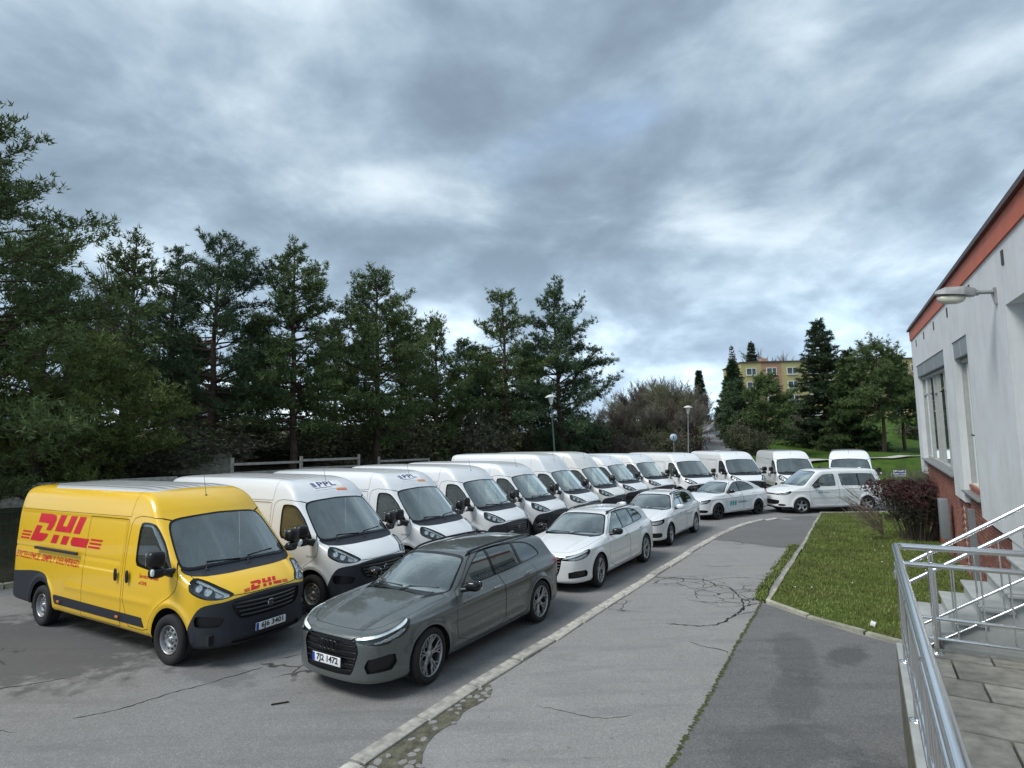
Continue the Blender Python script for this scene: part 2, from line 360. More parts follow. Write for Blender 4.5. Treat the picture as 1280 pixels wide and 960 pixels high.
class Shell:
    def __init__(s, Ffast, Fexact, lo, hi, h):
        V, T = nets(Ffast, lo, hi, h); s.F = Fexact; s.Ff = Ffast
        s.V = project(Ffast, V, 4); s.body = T
    def split(s, T, field):
        """field(P)->phi; returns inside (phi<0), outside"""
        V = s.V; used = np.unique(T); phi = np.full(len(V), 1.0); phi[used] = field(V[used])
        phi = np.where(np.abs(phi) < 1e-4, 1e-4, phi)
        I = phi < 0; k = I[T].sum(1); Tin = T[k == 3]; Tout = T[k == 0]; mix = T[(k == 1) | (k == 2)]
        if len(mix) == 0: return Tin, Tout
        im = I[mix]; one = im.sum(1) == 1; odd = np.where(one, np.argmax(im, 1), np.argmin(im, 1))
        r = np.arange(len(mix)); a = mix[r, odd]; b = mix[r, (odd+1) % 3]; c = mix[r, (odd+2) % 3]
        E = np.vstack([np.sort(np.stack([a, b], 1), 1), np.sort(np.stack([a, c], 1), 1)])
        key = E[:, 0].astype(np.int64)*(len(V)+1)+E[:, 1]; uk, first, inv = np.unique(key, return_index=True, return_inverse=True)
        ue = E[first]; p0, p1 = phi[ue[:, 0]], phi[ue[:, 1]]; t = (p0/(p0-p1))[:, None]; nv = V[ue[:, 0]]*(1-t)+V[ue[:, 1]]*t
        base = len(V); s.V = np.vstack([V, nv]); ab = base+inv[:len(mix)]; ac = base+inv[len(mix):]
        tri1 = np.stack([a, ab, ac], 1); t2 = np.stack([ab, b, c], 1); t3 = np.stack([ab, c, ac], 1); oi = one
        Tin = np.vstack([Tin, tri1[oi], t2[~oi], t3[~oi]]); Tout = np.vstack([Tout, tri1[~oi], t2[oi], t3[oi]])
        return Tin, Tout
    def cut(s, field, src=None):
        if src is None:
            a, s.body = s.split(s.body, field); return a
        return s.split(src, field)
    def gap(s, field, src=None, w=.0045):
        T = s.body if src is None else src
        a, out = s.split(T, lambda P: field(P)-w); b, strip = s.split(a, lambda P: field(P)+w)
        rest = np.vstack([out, b])
        s.gaps = np.vstack([s.gaps, strip]) if hasattr(s, 'gaps') and len(s.gaps) else strip
        if src is None: s.body = rest; return None
        return rest
    def door(s, field, w=.005):
        """door panel cut out of the body, its seam collected in s.gaps"""
        a, s.body = s.split(s.body, lambda P: field(P)-w); d, strip = s.split(a, lambda P: field(P)+w)
        s.gaps = np.vstack([s.gaps, strip]) if hasattr(s, 'gaps') and len(s.gaps) else strip
        return d
    def emit(s, name, T, m, parent=None, off=0.0, skirt=False):
        if len(T) == 0: return None
        u, inv = np.unique(T, return_inverse=True); T2 = inv.reshape(T.shape); P0 = s.V[u]; 
        g = grad(s.F, P0, .003, s.F(P0)); N = g/np.maximum(np.linalg.norm(g, axis=1, keepdims=True), 1e-9); P = P0+N*off
        if skirt and off:
            e = np.vstack([T2[:, [0, 1]], T2[:, [1, 2]], T2[:, [2, 0]]]); n = len(P)
            key = np.sort(e, 1); kk = key[:, 0].astype(np.int64)*n+key[:, 1]; _, fi, ct = np.unique(kk, return_index=True, return_counts=True); be = e[fi[ct == 1]]
            nb = len(be); Q = np.vstack([P0[be[:, 0]], P0[be[:, 1]], P[be[:, 0]], P[be[:, 1]]]); i = np.arange(nb)
            dirn = np.cross(Q[nb:2*nb]-Q[:nb], N[be[:, 0]]); dirn /= np.maximum(np.linalg.norm(dirn, axis=1, keepdims=True), 1e-9)
            T3 = np.vstack([np.stack([n+i, n+nb+i, n+3*nb+i], 1), np.stack([n+i, n+3*nb+i, n+2*nb+i], 1)])
            P = np.vstack([P, Q]); N = np.vstack([N, -dirn, -dirn, -dirn, -dirn]); T2 = np.vstack([T2, T3])
        me = mesh_np(name, P, T2, N)
        return link(name, me, m, parent)
def XZ(pts, side=None, it=1):
    """region seen from the side"""
    P = chaikin(pts, it) if it else np.asarray(pts, float)
    def f(V):
        d = sdp(P, V[:, 0], V[:, 2])
        return np.maximum(d, (.45-side*V[:, 1]) if side else (.45-np.abs(V[:, 1])))
    return f
def YZ(pts, x0, x1=9, it=1, sym=True):
    P = chaikin(pts, it) if it else np.asarray(pts, float)
    def f(V):
        d = sdp(P, np.abs(V[:, 1]) if sym else V[:, 1], V[:, 2]); return np.maximum(d, np.maximum(x0-V[:, 0], V[:, 0]-x1))
    return f
def TZ(pts, x0, it=1, side=None, x1=9):
    """region of the front corner: t=(|y|-x)/sqrt2 against z"""
    P = chaikin(pts, it) if it else np.asarray(pts, float)
    def f(V):
        t = (np.abs(V[:, 1])-V[:, 0])*.70710678; d = np.maximum(sdp(P, t, V[:, 2]), np.maximum(x0-V[:, 0], V[:, 0]-x1))
        return np.maximum(d, -side*V[:, 1]) if side else d
    return f
def XY(pts, z0, it=1, sym=True):
    P = chaikin(pts, it) if it else np.asarray(pts, float)
    def f(V): return np.maximum(sdp(P, V[:, 0], np.abs(V[:, 1]) if sym else V[:, 1]), z0-V[:, 2])
    return f
def CIRC(x, z, r, side=None):
    def f(V):
        d = np.hypot(V[:, 0]-x, V[:, 2]-z)-r; return np.maximum(d, .5-np.abs(V[:, 1]))
    return f
def AND(*fs): return lambda V: np.max([f(V) for f in fs], 0)
def OR(*fs): return lambda V: np.min([f(V) for f in fs], 0)
def NOT(f): return lambda V: -f(V)
def half(ax, s, c): return lambda V: s*(V[:, ax]-c)       # inside where s*(v-c) < 0

# flat artwork laid on a shell: list of polygons in 2D, mapped by fn to 3D then pushed to the surface along axis
def text_polys(txt, size=1.0, shear=0.0, bold=0.0, space=1.0):
    cu = bpy.data.curves.new('t', 'FONT'); cu.body = txt; cu.size = size; cu.shear = shear; cu.offset = bold; cu.space_character = space; cu.resolution_u = 2
    ob = bpy.data.objects.new('t', cu); COL.objects.link(ob)
    dg = bpy.context.evaluated_depsgraph_get(); me = bpy.data.meshes.new_from_object(ob.evaluated_get(dg))
    bm = bmesh.new(); bm.from_mesh(me); bmesh.ops.triangulate(bm, faces=bm.faces)
    V = np.array([v.co[:2] for v in bm.verts]); bm.verts.index_update(); T = np.array([[v.index for v in f.verts] for f in bm.faces]); bm.free()
    bpy.data.objects.remove(ob); bpy.data.curves.remove(cu); bpy.data.meshes.remove(me)
    return V, T
def polys_tris(polys):
    Vs, Ts = [], []
    for p in polys:
        r = delaunay_2d_cdt([Vector(q) for q in p], [], [list(range(len(p)))], 1, 1e-5)
        b = sum(len(v) for v in Vs); Vs.append(np.array([list(v) for v in r[0]])); Ts.append(np.array([list(f) for f in r[2]])+b)
    return np.vstack(Vs), np.vstack(Ts)
def refine(V, T, mx=.12):
    for _ in range(6):
        bm = bmesh.new(); vs = [bm.verts.new((*p, 0)) for p in V]
        for t in T:
            try: bm.faces.new([vs[i] for i in t])
            except ValueError: pass
        es = [e for e in bm.edges if e.calc_length() > mx]
        if not es: bm.free(); break
        bmesh.ops.subdivide_edges(bm, edges=es, cuts=1); bmesh.ops.triangulate(bm, faces=bm.faces)
        bm.verts.index_update(); V = np.array([v.co[:2] for v in bm.verts]); T = np.array([[v.index for v in f.verts] for f in bm.faces]); bm.free()
    return V, T
def decal(name, V, T, fn, axis, F, m, parent, off=.003, start=None):
    """fn maps 2D to 3D seed points; moved along axis (+/-) onto F=0"""
    V, T = refine(V, T); P = np.array([fn(*p) for p in V], float); ax = np.array(axis, float); 
    lo = np.zeros(len(P)); hi = np.full(len(P), 2.2)        # march inwards from outside
    t = np.zeros(len(P)); f0 = F(P)
    for _ in range(60): 
        f = F(P-ax*t[:, None]); t = np.where(f > .001, t+np.maximum(f, .001)*.8, t)
    Q = P-ax*t[:, None]; g = grad(F, Q); N = g/np.linalg.norm(g, axis=1, keepdims=True); Q = Q+N*off
    me = mesh_np(name, Q, T, N)
    # faces should look outwards
    t0 = T[0]; nn = np.cross(Q[t0[1]]-Q[t0[0]], Q[t0[2]]-Q[t0[0]])
    if nn @ N[t0[0]] < 0: me = mesh_np(name, Q, T[:, ::-1], N)
    return link(name, me, m, parent)
# ------------------------------------------------------------------ wheels and small vehicle parts
def rotm(ax, a): return Matrix.Rotation(a, 3, ax)
def tyre_mesh(r, w, rim):
    m = MB(); h = w/2
    m.lathe([(-h*.72, rim*.98), (-h*.92, rim+.01), (-h, rim+(r-rim)*.45), (-h*.97, r-.035), (-h*.82, r-.010), (-h*.6, r-.002), (-h*.52, r), (-h*.30, r), (-h*.29, r-.008), (-h*.24, r-.008), (-h*.23, r), (h*.23, r), (h*.24, r-.008), (h*.29, r-.008), (h*.30, r), (h*.52, r), (h*.6, r-.002), (h*.82, r-.010), (h*.97, r-.035), (h, rim+(r-rim)*.45), (h*.92, rim+.01), (h*.72, rim*.98)], 40)
    return m.mesh('tyre')
def rim_steel(rim, w):
    m = MB(); h = w/2
    m.lathe([(h*.72, rim), (h*.80, rim*.985), (h*.80, rim*.955), (h*.66, rim*.93), (h*.35, rim*.89), (h*.20, rim*.86)], 32, 0)
    # dished disc with oval hand holes
    m.lathe([(h*.20, rim*.86), (h*.38, rim*.83), (h*.47, rim*.74)], 32, 0)
    n = 10
    for k in range(n):
        a0 = 2*math.pi*(k+.24)/n; a1 = 2*math.pi*(k+.76)/n; am = 2*math.pi*(k-.24)/n
        def ring(a, r_, y): return (r_*math.cos(a), y, r_*math.sin(a))
        rr = (rim*.74, rim*.58); yy = (h*.47, h*.56)
        m.add([ring(am, rr[0], yy[0]), ring(a0, rr[0], yy[0]), ring(a0, rr[1], yy[1]), ring(am, rr[1], yy[1])], [(0, 1, 2, 3)], 0)
        s = 5
        pts = [ring(a0+(a1-a0)*i/s, rr[0], yy[0]) for i in range(s+1)]+[ring(a0+(a1-a0)*i/s, rr[1], yy[1]) for i in range(s, -1, -1)]
        ins = [(p[0], p[1]-.03, p[2]) for p in pts]; q = len(pts)
        m.add(pts+ins, [(i, (i+1) % q, q+(i+1) % q, q+i) for i in range(q)], 0); m.add(ins, [tuple(range(q))], 1)
    m.lathe([(h*.56, rim*.58), (h*.60, rim*.52), (h*.42, rim*.44), (h*.34, rim*.36), (h*.34, rim*.20), (h*.62, rim*.19), (h*.70, rim*.13), (h*.70, .0001)], 24, 0)
    for k in range(5):
        a = 2*math.pi*k/5; m.lathe([(h*.34, .011), (h*.55, .011), (h*.57, .0001)], 6, 0, c=(rim*.30*math.cos(a), 0, rim*.30*math.sin(a)))
    m.lathe([(-h*.7, rim*.9), (h*.2, rim*.86)], 24, 1)
    return m.mesh('rim')
def rim_alloy(rim, w, n=5, style='twin'):
    m = MB(); h = w/2
    m.lathe([(h*.70, rim*1.0), (h*.86, rim*.99), (h*.90, rim*.965), (h*.84, rim*.94), (h*.55, rim*.925), (-h*.6, rim*.9), (-h*.7, rim*.98)], 40, 0)
    m.lathe([(-h*.15, rim*.93), (-h*.2, .001)], 24, 1)       # brake and hub shadow side
    m.lathe([(h*.02, rim*.62), (-h*.02, rim*.3)], 28, 2); m.lathe([(h*.02, rim*.62), (-h*.1, rim*.62)], 28, 2)
    m.lathe([(h*.45, rim*.24), (h*.62, rim*.20), (h*.60, rim*.12), (h*.66, rim*.11), (h*.68, .0001)], 20, 0)
    def spoke(a0, r0, a1, r1, w0, w1, y0, y1, th=.03):
        p0 = Vector((r0*math.cos(a0), 0, r0*math.sin(a0))); p1 = Vector((r1*math.cos(a1), 0, r1*math.sin(a1))); d = (p1-p0).normalized(); s_ = Vector((-d.z, 0, d.x))
        V = []
        for p, ww, y in ((p0, w0, y0), (p1, w1, y1)):
            for sgn, dy, kk in ((-1, -.010, 1.25), (-1, 0, .8), (1, 0, .8), (1, -.010, 1.25), (1, -th, 1.3), (-1, -th, 1.3)): V.append(p+s_*(sgn*ww/2*kk)+Vector((0, y+dy, 0)))
        m.add(V, [(i, (i+1) % 6, 6+(i+1) % 6, 6+i) for i in range(6)]+[tuple(range(5, -1, -1)), tuple(range(6, 12))], 0)
    for k in range(n):
        a = 2*math.pi*k/n
        if style == 'twin':
            for s_ in (-1, 1):
                spoke(a+s_*.20, rim*.16, a+s_*.13, rim*.55, .026, .020, h*.58, h*.66)
                spoke(a+s_*.13, rim*.53, a+s_*.07, rim*.96, .018, .013, h*.66, h*.82)
                spoke(a+s_*.13, rim*.53, a+s_*.40, rim*.96, .018, .014, h*.66, h*.82)
        elif style == 'wide':
            for s_ in (-1, 1): spoke(a+s_*.22, rim*.15, a+s_*.13, rim*.96, .040, .034, h*.56, h*.80)
        else:
            spoke(a, rim*.12, a, rim*.96, .075, .052, h*.56, h*.78)
    return m.mesh('rim')
def wheels(root, pos_list, r, w, rim, rimmesh, rimmats, steer=0.0):
    tm = tyre_mesh(r, w, rim); tm.materials.append(MAT['rubber'])
    for q in rimmats: rimmesh.materials.append(q)
    for (x, y, z) in pos_list:
        rz = math.pi if y < 0 else 0
        if x > -1: rz += steer
        e = empty('wheel', (x, y, z), rz, parent=root)
        t = link('tyre', tm, None, e); q = link('rim', rimmesh, None, e)
        q.rotation_euler[1] = 0.3*x+y
def superbox(c, d, p=4, n=(20, 12), rot=None, taper=None):
    """rounded box surface"""
    V = []; F = []; nu, nv = n
    def sg(v, e): return math.copysign(abs(v)**e, v)
    e = 2/p
    for j in range(nv+1):
        ph = -math.pi/2+math.pi*j/nv
        for i in range(nu):
            th = 2*math.pi*i/nu; v = Vector((sg(math.cos(ph), e)*sg(math.cos(th), e)*d[0]/2, sg(math.cos(ph), e)*sg(math.sin(th), e)*d[1]/2, sg(math.sin(ph), e)*d[2]/2))
            if taper: v.x *= 1+taper[0]*v.z/d[2]; v.y *= 1+taper[1]*v.z/d[2]
            if rot is not None: v = rot @ v
            V.append(v+Vector(c))
    for j in range(nv):
        for i in range(nu): F.append((j*nu+i, j*nu+(i+1) % nu, (j+1)*nu+(i+1) % nu, (j+1)*nu+i))
    return V, F
def seat_mb(m, x, y, z, s=1.0, mi=0):
    for c, d, r_ in (((x+.02, y, z+.08), (.50, .48*s, .16), 0), ((x-.25, y, z+.42), (.14, .46*s, .62), -.22), ((x-.36, y, z+.83), (.10, .26, .20), -.15)):
        V, F = superbox(c, d, 4, (16, 8), rotm('Y', r_)); m.add(V, F, mi, True)
def plate(root, x, z, txt, tilt=0.0, xr=0, y=0.0):
    """licence plate at the front of a vehicle, facing +x"""
    e = MB().bevel_box((0, 0, 0), (.012, .52, .11), .004).build('licence_plate', MAT['plate'], root); e.location = (x, y, z); e.rotation_euler = (0, -tilt, 0)
    MB().box((.0075, -.237, 0), (.003, .042, .105)).build('plate_band', MAT['blue'], e)
    V, T = text_polys(txt, .112, bold=.0035, space=1.02); wd = V[:, 0].max()-V[:, 0].min(); k = min(1, .44/wd); V = V*np.array([k, .92]); V[:, 0] -= (V[:, 0].max()+V[:, 0].min())/2; V[:, 1] -= (V[:, 1].max()+V[:, 1].min())/2
    P = np.stack([np.full(len(V), .0085), V[:, 0]+.02, V[:, 1]], 1); me = mesh_np('plate_letters', P, T, None, False); link('plate_letters', me, MAT['ink'], e)
    return e
def wiper(root, pts, w=.018):
    m = MB().tube(pts, w/2, 6); m.build('wiper', MAT['black'], root)
def antenna(root, p, l=.4, lean=.25):
    m = MB(); m.lathe([(0, .02), (.02, .018), (.035, .004)], 10, axis='z', c=p); a = Vector(p)+Vector((0, 0, .02)); m.tube([a, a+Vector((-l*lean, 0, l))], .0035, 6)
    m.build('antenna', MAT['black'], root)
# ------------------------------------------------------------------ panel van
def make_van(paint_m, L4=True, high=False, ws_only=False, grid=.034, name='panel_van'):
    dz = .24 if high else 0.0; ex = 0.0 if L4 else .37
    xr = -5.42+ex
    side = Poly([(.84, .235), (.93, .27), (.955, .40), (.965, .55), (.955, .72), (.93, .86), (.90, .955), (.80, 1.05), (.62, 1.16), (.44, 1.24), (.31, 1.30), (.10, 1.50), (-.12, 1.72), (-.32, 1.92), (-.46, 2.06), (-.60, 2.20+dz*.2), (-.80, 2.335+dz*.6), (-1.05, 2.43+dz*.95), (-1.4, 2.49+dz), (-2.0, 2.52+dz), (-3.5, 2.525+dz), (xr+.5, 2.51+dz), (xr+.12, 2.47+dz), (xr+.03, 2.36+dz), (xr, 2.1), (xr, 1.2), (xr, .55), (xr+.03, .38), (xr+.2, .33), (-3.0, .30), (-1, .30), (.3, .235)], 2)
    plan = Poly([(.962, -.3), (.962, 0), (.952, .28), (.915, .50), (.82, .70), (.66, .86), (.46, .955), (.15, 1.0), (-.4, 1.02), (-1.3, 1.027), (-3, 1.03), (xr+.3, 1.02), (xr+.08, .97), (xr, .85), (xr, 0), (xr, -.3)], 2)
    front = Poly([(0, 2.525+dz), (.40, 2.522+dz), (.62, 2.50+dz), (.76, 2.44+dz), (.845, 2.32+dz), (.885, 2.18+dz*.8), (.93, 1.98), (.985, 1.5), (1.02, 1.18), (1.03, 1.0), (1.03, .6), (1.015, .38), (.98, .30), (.9, .235), (0, .235), (-.3, .235), (-.3, 2.525+dz)], 2)
    def FF(fast):
        def f(P):
            x, y, z = P[:, 0], np.abs(P[:, 1]), P[:, 2]
            xe = x+.17*(y/.9)**2.4*sst(-1.6, -.5, x)*sst(.75, 1.1, z)
            A = side.fast if fast else side.exact; B = plan.fast if fast else plan.exact; C = front.fast if fast else front.exact
            d = smax(A(xe, z), B(x, y), .10); d = smax(d, C(y, z), .09)
            # pressed side panels, roof ribs, bonnet crease
            sd_ = sst(.80, .9, y)
            pan = sst(1.16, 1.20, z)*(1-sst(1.98, 2.02, z))*(1-sst(-1.42, -1.36, x))*sst(xr+.12, xr+.18, x)
            d = d+.010*pan*sd_
            d = d+.008*sd_*np.exp(-((z-1.33)/.022)**2)*(1-sst(-1.5, -1.4, x))
            d = d-.008*sd_*np.exp(-((z-.80)/.05)**2)*(1-sst(-.6, -.4, x))*sst(-3.3, -3.1, x)
            rf = sst(2.38+dz, 2.44+dz, z)*(1-sst(.66, .72, y))*(1-sst(-1.25, -1.15, x))*sst(xr+.2, xr+.3, x)
            d = d+.009*rf*(.5+.5*np.cos(y*2*np.pi/.19))
            # arch lips
            for ax in (0, -4.035):
                r = np.hypot(x-ax, z-.36); d = d-.020*np.exp(-((r-.50)/.045)**2)*sst(.85, .95, y)*sst(.3, .4, z)
            # headlamp eyebrow and bonnet shoulder
            t = (y-x)*.7071
            d = d-.012*np.exp(-((y-.60-.25*(.8-x))/.05)**2)*sst(1.0, 1.1, z)*(1-sst(1.30, 1.36, z))*sst(.2, .35, x)
            return d
        return f
    S = Shell(FF(True), FF(False), (xr-.12, -1.14, .14), (1.08, 1.14, 2.64+dz), grid)
    r = empty(name)
    # arches
    S.cut(CIRC(0, .36, .445)); S.cut(CIRC(-4.035, .36, .43))
    # windscreen, cowl
    ws = S.cut(YZ([(-.3, 2.07), (0, 2.07), (.55, 2.045), (.74, 2.01), (.80, 1.94), (.845, 1.78), (.905, 1.40), (.895, 1.34), (.80, 1.315), (.5, 1.335), (0, 1.34), (-.3, 1.34)], -.8))
    wsf, wsx = S.split(ws, YZ([(-.3, 2.045), (0, 2.045), (.54, 2.02), (.72, 1.985), (.775, 1.92), (.82, 1.78), (.875, 1.42), (.86, 1.375), (.78, 1.35), (.5, 1.365), (0, 1.37), (-.3, 1.37)], -.8))
    S.emit('windscreen', wsf, MAT['glass'], r, -.004); S.emit('windscreen_surround', wsx, MAT['gloss_black'], r, -.003)
    S.emit('cowl', S.cut(YZ([(-.3, 1.35), (.8, 1.35), (.92, 1.36), (.90, 1.27), (.80, 1.235), (.5, 1.22), (0, 1.225), (-.3, 1.225)], -.05)), MAT['plastic'], r, -.012, True)
    # cab windows
    for s in (-1, 1):
        win = S.cut(XZ([(-.99, 1.95), (-1.0, 1.60), (-.985, 1.33), (-.8, 1.305), (.02, 1.225), (.05, 1.26), (-.02, 1.36), (-.25, 1.66), (-.50, 1.90), (-.62, 1.975), (-.9, 1.985)], s))
        g, fr = S.split(win, XZ([(-.955, 1.92), (-.965, 1.60), (-.95, 1.37), (-.8, 1.345), (-.22, 1.29), (-.20, 1.45), (-.20, 1.56), (-.36, 1.73), (-.53, 1.88), (-.65, 1.94), (-.88, 1.95)], s))
        S.emit('side_window', g, MAT['glass_side'], r, -.010); S.emit('window_surround', fr, MAT['gloss_black'], r, -.004)
    # dark cladding
    fb = S.cut(AND(TZ([(-3, .965), (-.5, .955), (-.27, .935), (-.10, .905), (.12, .885), (.24, .84), (.335, .70), (.40, .52), (.42, .15), (-3, .15)], .30)))
    # grille, intakes
    gr, fb = S.split(fb, YZ([(-.3, .895), (.42, .895), (.56, .885), (.60, .85), (.55, .72), (.48, .645), (.40, .625), (0, .62), (-.3, .62)], .5))
    S.emit('grille', gr, MAT['black'], r, -.045, True)
    ik, fb = S.split(fb, TZ([(-.13, .69), (.20, .735), (.30, .72), (.295, .60), (.26, .575), (-.02, .56), (-.07, .58)], .30))
    for s in (-1, 1):
        q, _ = S.split(ik, lambda V, s=s: -s*V[:, 1]); S.emit('air_intake', q, MAT['black'], r, -.05, True)
    lk_, fb = S.split(fb, YZ([(-.3, .375), (.55, .375), (.60, .35), (.56, .30), (-.3, .30)], .5)); S.emit('lower_grille', lk_, MAT['black'], r, -.03, True)
    S.emit('front_bumper', fb, MAT['plastic'], r)
    rb = S.cut(AND(XZ([(xr-.2, .84), (-4.9, .90), (-4.45, .945), (-4.1, .95), (-3.86, .90), (-3.72, .74), (-3.64, .55), (-3.60, .2), (xr-.2, .2)])))
    rb2 = S.cut(AND(lambda V: V[:, 2]-.62, lambda V: V[:, 0]-(xr+.10)))
    S.emit('rear_bumper', np.vstack([rb, rb2]), MAT['plastic'], r, .002)
    S.emit('sill_moulding', S.cut(XZ([(-3.56, .605), (-.72, .575), (-.64, .44), (-3.50, .455)], it=0)), MAT['plastic'], r, .006, True)
    # headlights
    for s in (-1, 1):
        hl = S.cut(AND(TZ([(-.235, .975), (-.14, 1.035), (.02, 1.115), (.20, 1.19), (.36, 1.235), (.40, 1.20), (.405, 1.12), (.385, 1.06), (.30, 1.01), (.16, .955), (.0, .935), (-.14, .945)], .18, side=s)))
        S.emit('headlight', hl, MAT['lens'], r, -.002)
        hlo = [o for o in r.children if o.name.startswith('headlight')][-1]
        S.emit('reflector', hl, MAT['black'], hlo, -.06, True)
        q, _ = S.split(hl, TZ([(-.12, .97), (-.02, 1.03), (.10, 1.085), (.28, 1.175), (.35, 1.17), (.35, 1.08), (.24, 1.01), (.06, .965)], .1, side=s)); S.emit('lamp_bowl', q, MAT['roller_grey'], hlo, -.028, True)
        for (tc, zc, rc) in ((.125, 1.055, .052), (.255, 1.105, .046)):
            q, _ = S.split(hl, lambda V, tc=tc, zc=zc, rc=rc: np.hypot((np.abs(V[:, 1])-V[:, 0])*.7071-tc, V[:, 2]-zc)-rc); S.emit('reflector_bowl', q, MAT['reflector'], hlo, -.012, True)
        q, _ = S.split(hl, TZ([(-.19, .972), (-.04, 1.045), (.12, 1.125), (.31, 1.205), (.32, 1.185), (.12, 1.10), (.02, 1.05), (.03, .965), (-.08, .952)], .1, side=s)); S.emit('light_guide', q, MAT['drl'], hlo, -.02, True)
        tl = S.cut(AND(XZ([(xr-.2, 1.75), (xr+.12, 1.75), (xr+.12, 1.0), (xr-.2, 1.0)], s, 0), lambda V: .8-np.abs(V[:, 1]))); S.emit('tail_light', tl, MAT['red_lens'], r, .004)
    # bonnet, doors and seams
    bon = S.door(YZ([(-.3, 1.3), (.86, 1.30), (.84, 1.20), (.76, 1.10), (.60, 1.00), (.52, .96), (-.3, .96)], .05, it=1)); S.emit('bonnet', bon, paint_m, r)
    for s in (-1, 1):
        d = S.door(XZ([(-1.27, 1.9), (-1.27, .40), (-.50, .39), (-.50, .58), (-.30, .80), (.10, 1.02), (.16, 1.21), (.08, 1.32), (-.16, 1.68), (-.46, 1.98), (-.62, 2.06), (-1.15, 2.07)], s, 1))
        de = S.emit('front_door', d, paint_m, r)
        mh = MB(); V, F = superbox((-1.13, s*1.033, 1.15), (.075, .03, .20), 3, (14, 8)); mh.add(V, F, 0, True); mh.build('handle', MAT['black'], de)
        S.gap(AND(XZ([(-1.31, 3), (-1.31, 2.045), (xr+.2, 2.03), (xr+.2, 3)], s, 0), half(0, 1, -1.2)), w=.004)
    # sliding door on the right side
    d = S.door(XZ([(-1.33, 2.0), (-1.33, .36), (-2.58, .36), (-2.58, 2.0)], -1, 0)); de = S.emit('sliding_door', d, paint_m, r)
    mh = MB(); V, F = superbox((-1.47, -1.035, 1.15), (.075, .03, .20), 3, (14, 8)); mh.add(V, F, 0, True); mh.build('handle', MAT['black'], de)
    mr = MB(); mr.bevel_box((-3.54, -1.03, 1.37), (1.60, .028, .052), .008); mr.build('sliding_rail', MAT['plastic'], r)
    S.gap(AND(lambda V: np.abs(V[:, 1]), half(0, -1, 0), lambda V: V[:, 0]-(xr+.1)), w=.004)
    rf = S.cut(AND(lambda V: 2.425+dz-V[:, 2], XY([(-1.18, -1), (-1.18, .0), (-1.12, .5), (-1.10, .76), (-1.4, .79), (xr+.2, .79), (xr+.2, -1)], 2, 1)))
    S.emit('roof', rf, MAT['white_paint'] if paint_m is MAT['yellow_paint'] else paint_m, r)
    S.emit('body', S.body, paint_m, r); S.emit('seams', S.gaps, MAT['gap'], r, -.005)
    # cabin lining and bulkhead
    m = MB()
    m.add([(-1.36, -.9, .5), (-1.36, .9, .5), (-1.36, .9, 1.95), (-1.36, .72, 2.3), (-1.36, -.72, 2.3), (-1.36, -.9, 1.95)], [(0, 1, 2, 3, 4, 5)], 0)
    m.box((-1.30, .45, 1.55), (.03, .5, .8), 0)
    m.build('bulkhead', MAT['headlining'], r, False)
    m = MB(); V, F = superbox((.02, 0, 1.10), (.62, 1.70, .42), 4, (24, 10)); m.add(V, F, 0, True); V, F = superbox((-.12, .44, 1.30), (.26, .44, .16), 3, (16, 8)); m.add(V, F, 0, True)
    m.box((-.6, 0, .45), (1.6, 1.8, .1)); m.build('dashboard', MAT['interior'], r)
    m = MB(); seat_mb(m, -.85, .48, .78); seat_mb(m, -.85, -.25, .78, .9); seat_mb(m, -.85, -.66, .78, .85); m.build('seats', MAT['seat'], r)
    m = MB(); m.tube([(.19*math.cos(a)*.35-.36, .46+.19*math.cos(a+1.5708) if 0 else .46+.19*math.sin(a), 1.30+.19*math.cos(a)*.93) for a in [2*math.pi*k/24 for k in range(25)]], .014, 6, cap=False)
    m.box((-.36, .46, 1.30), (.05, .14, .11)); m.box((-.37, .46, 1.28), (.02, .36, .03)); m.build('steering_wheel', MAT['black'], r)
    # arch liners, underbody
    m = MB()
    for ax, rr in ((0, .47), (-4.035, .455)):
        for s in (-1, 1):
            for y0, y1 in ((.62, .965),):
                pts = [(ax+rr*math.cos(a), .36+rr*math.sin(a)) for a in [R(-15+210*k/20) for k in range(21)]]
                V = [(x, s*y0, z) for x, z in pts]+[(x, s*y1, z) for x, z in pts]
                m.add(V, [(i, i+1, 22+i, 21+i) for i in range(20)]); m.add(V[:21], [tuple(range(21))])
    m.box((-2.2, 0, .40), (5.9, 1.7, .14)); m.box((-2.0, 0, .31), (2.4, .5, .1))
    m.build('underbody', MAT['liner'], r, False)
    rm = rim_steel(.205, .22)
    wheels(r, [(0, .90, .352), (0, -.90, .352), (-4.035, .90, .352), (-4.035, -.90, .352)], .352, .215, .218, rm, [MAT['steel_wheel'], MAT['liner']], .06)
    # grille slats, emblem
    m = MB()
    for z in (.675, .735, .795, .85):
        hw = .55-.11*(.86-z)/.2
        pts = [(.975-.10*(abs(y)/.5)**2.2-.012, y, z) for y in np.linspace(-hw, hw, 13)]
        m.tube(pts, .013, 6)
    m.build('grille_bar', MAT['roller_grey'], r)
    m = MB(); m.lathe([(0, .052), (.018, .058), (.022, .050)], 24, axis='x', c=(.948, 0, .765)); m.build('emblem_ring', MAT['chrome'], r)
    m = MB(); m.lathe([(0, .05), (.012, .048), (.014, .0001)], 24, axis='x', c=(.950, 0, .765)); e = m.build('emblem', MAT['alloy_dark'], r)
    V, T = text_polys('FIAT', .036, bold=.001); V -= (V.max(0)+V.min(0))/2; link('emblem_letters', mesh_np('emblem_letters', np.stack([np.full(len(V), .9665), V[:, 0], V[:, 1]+.765], 1), T, None, False), MAT['chrome'], e)
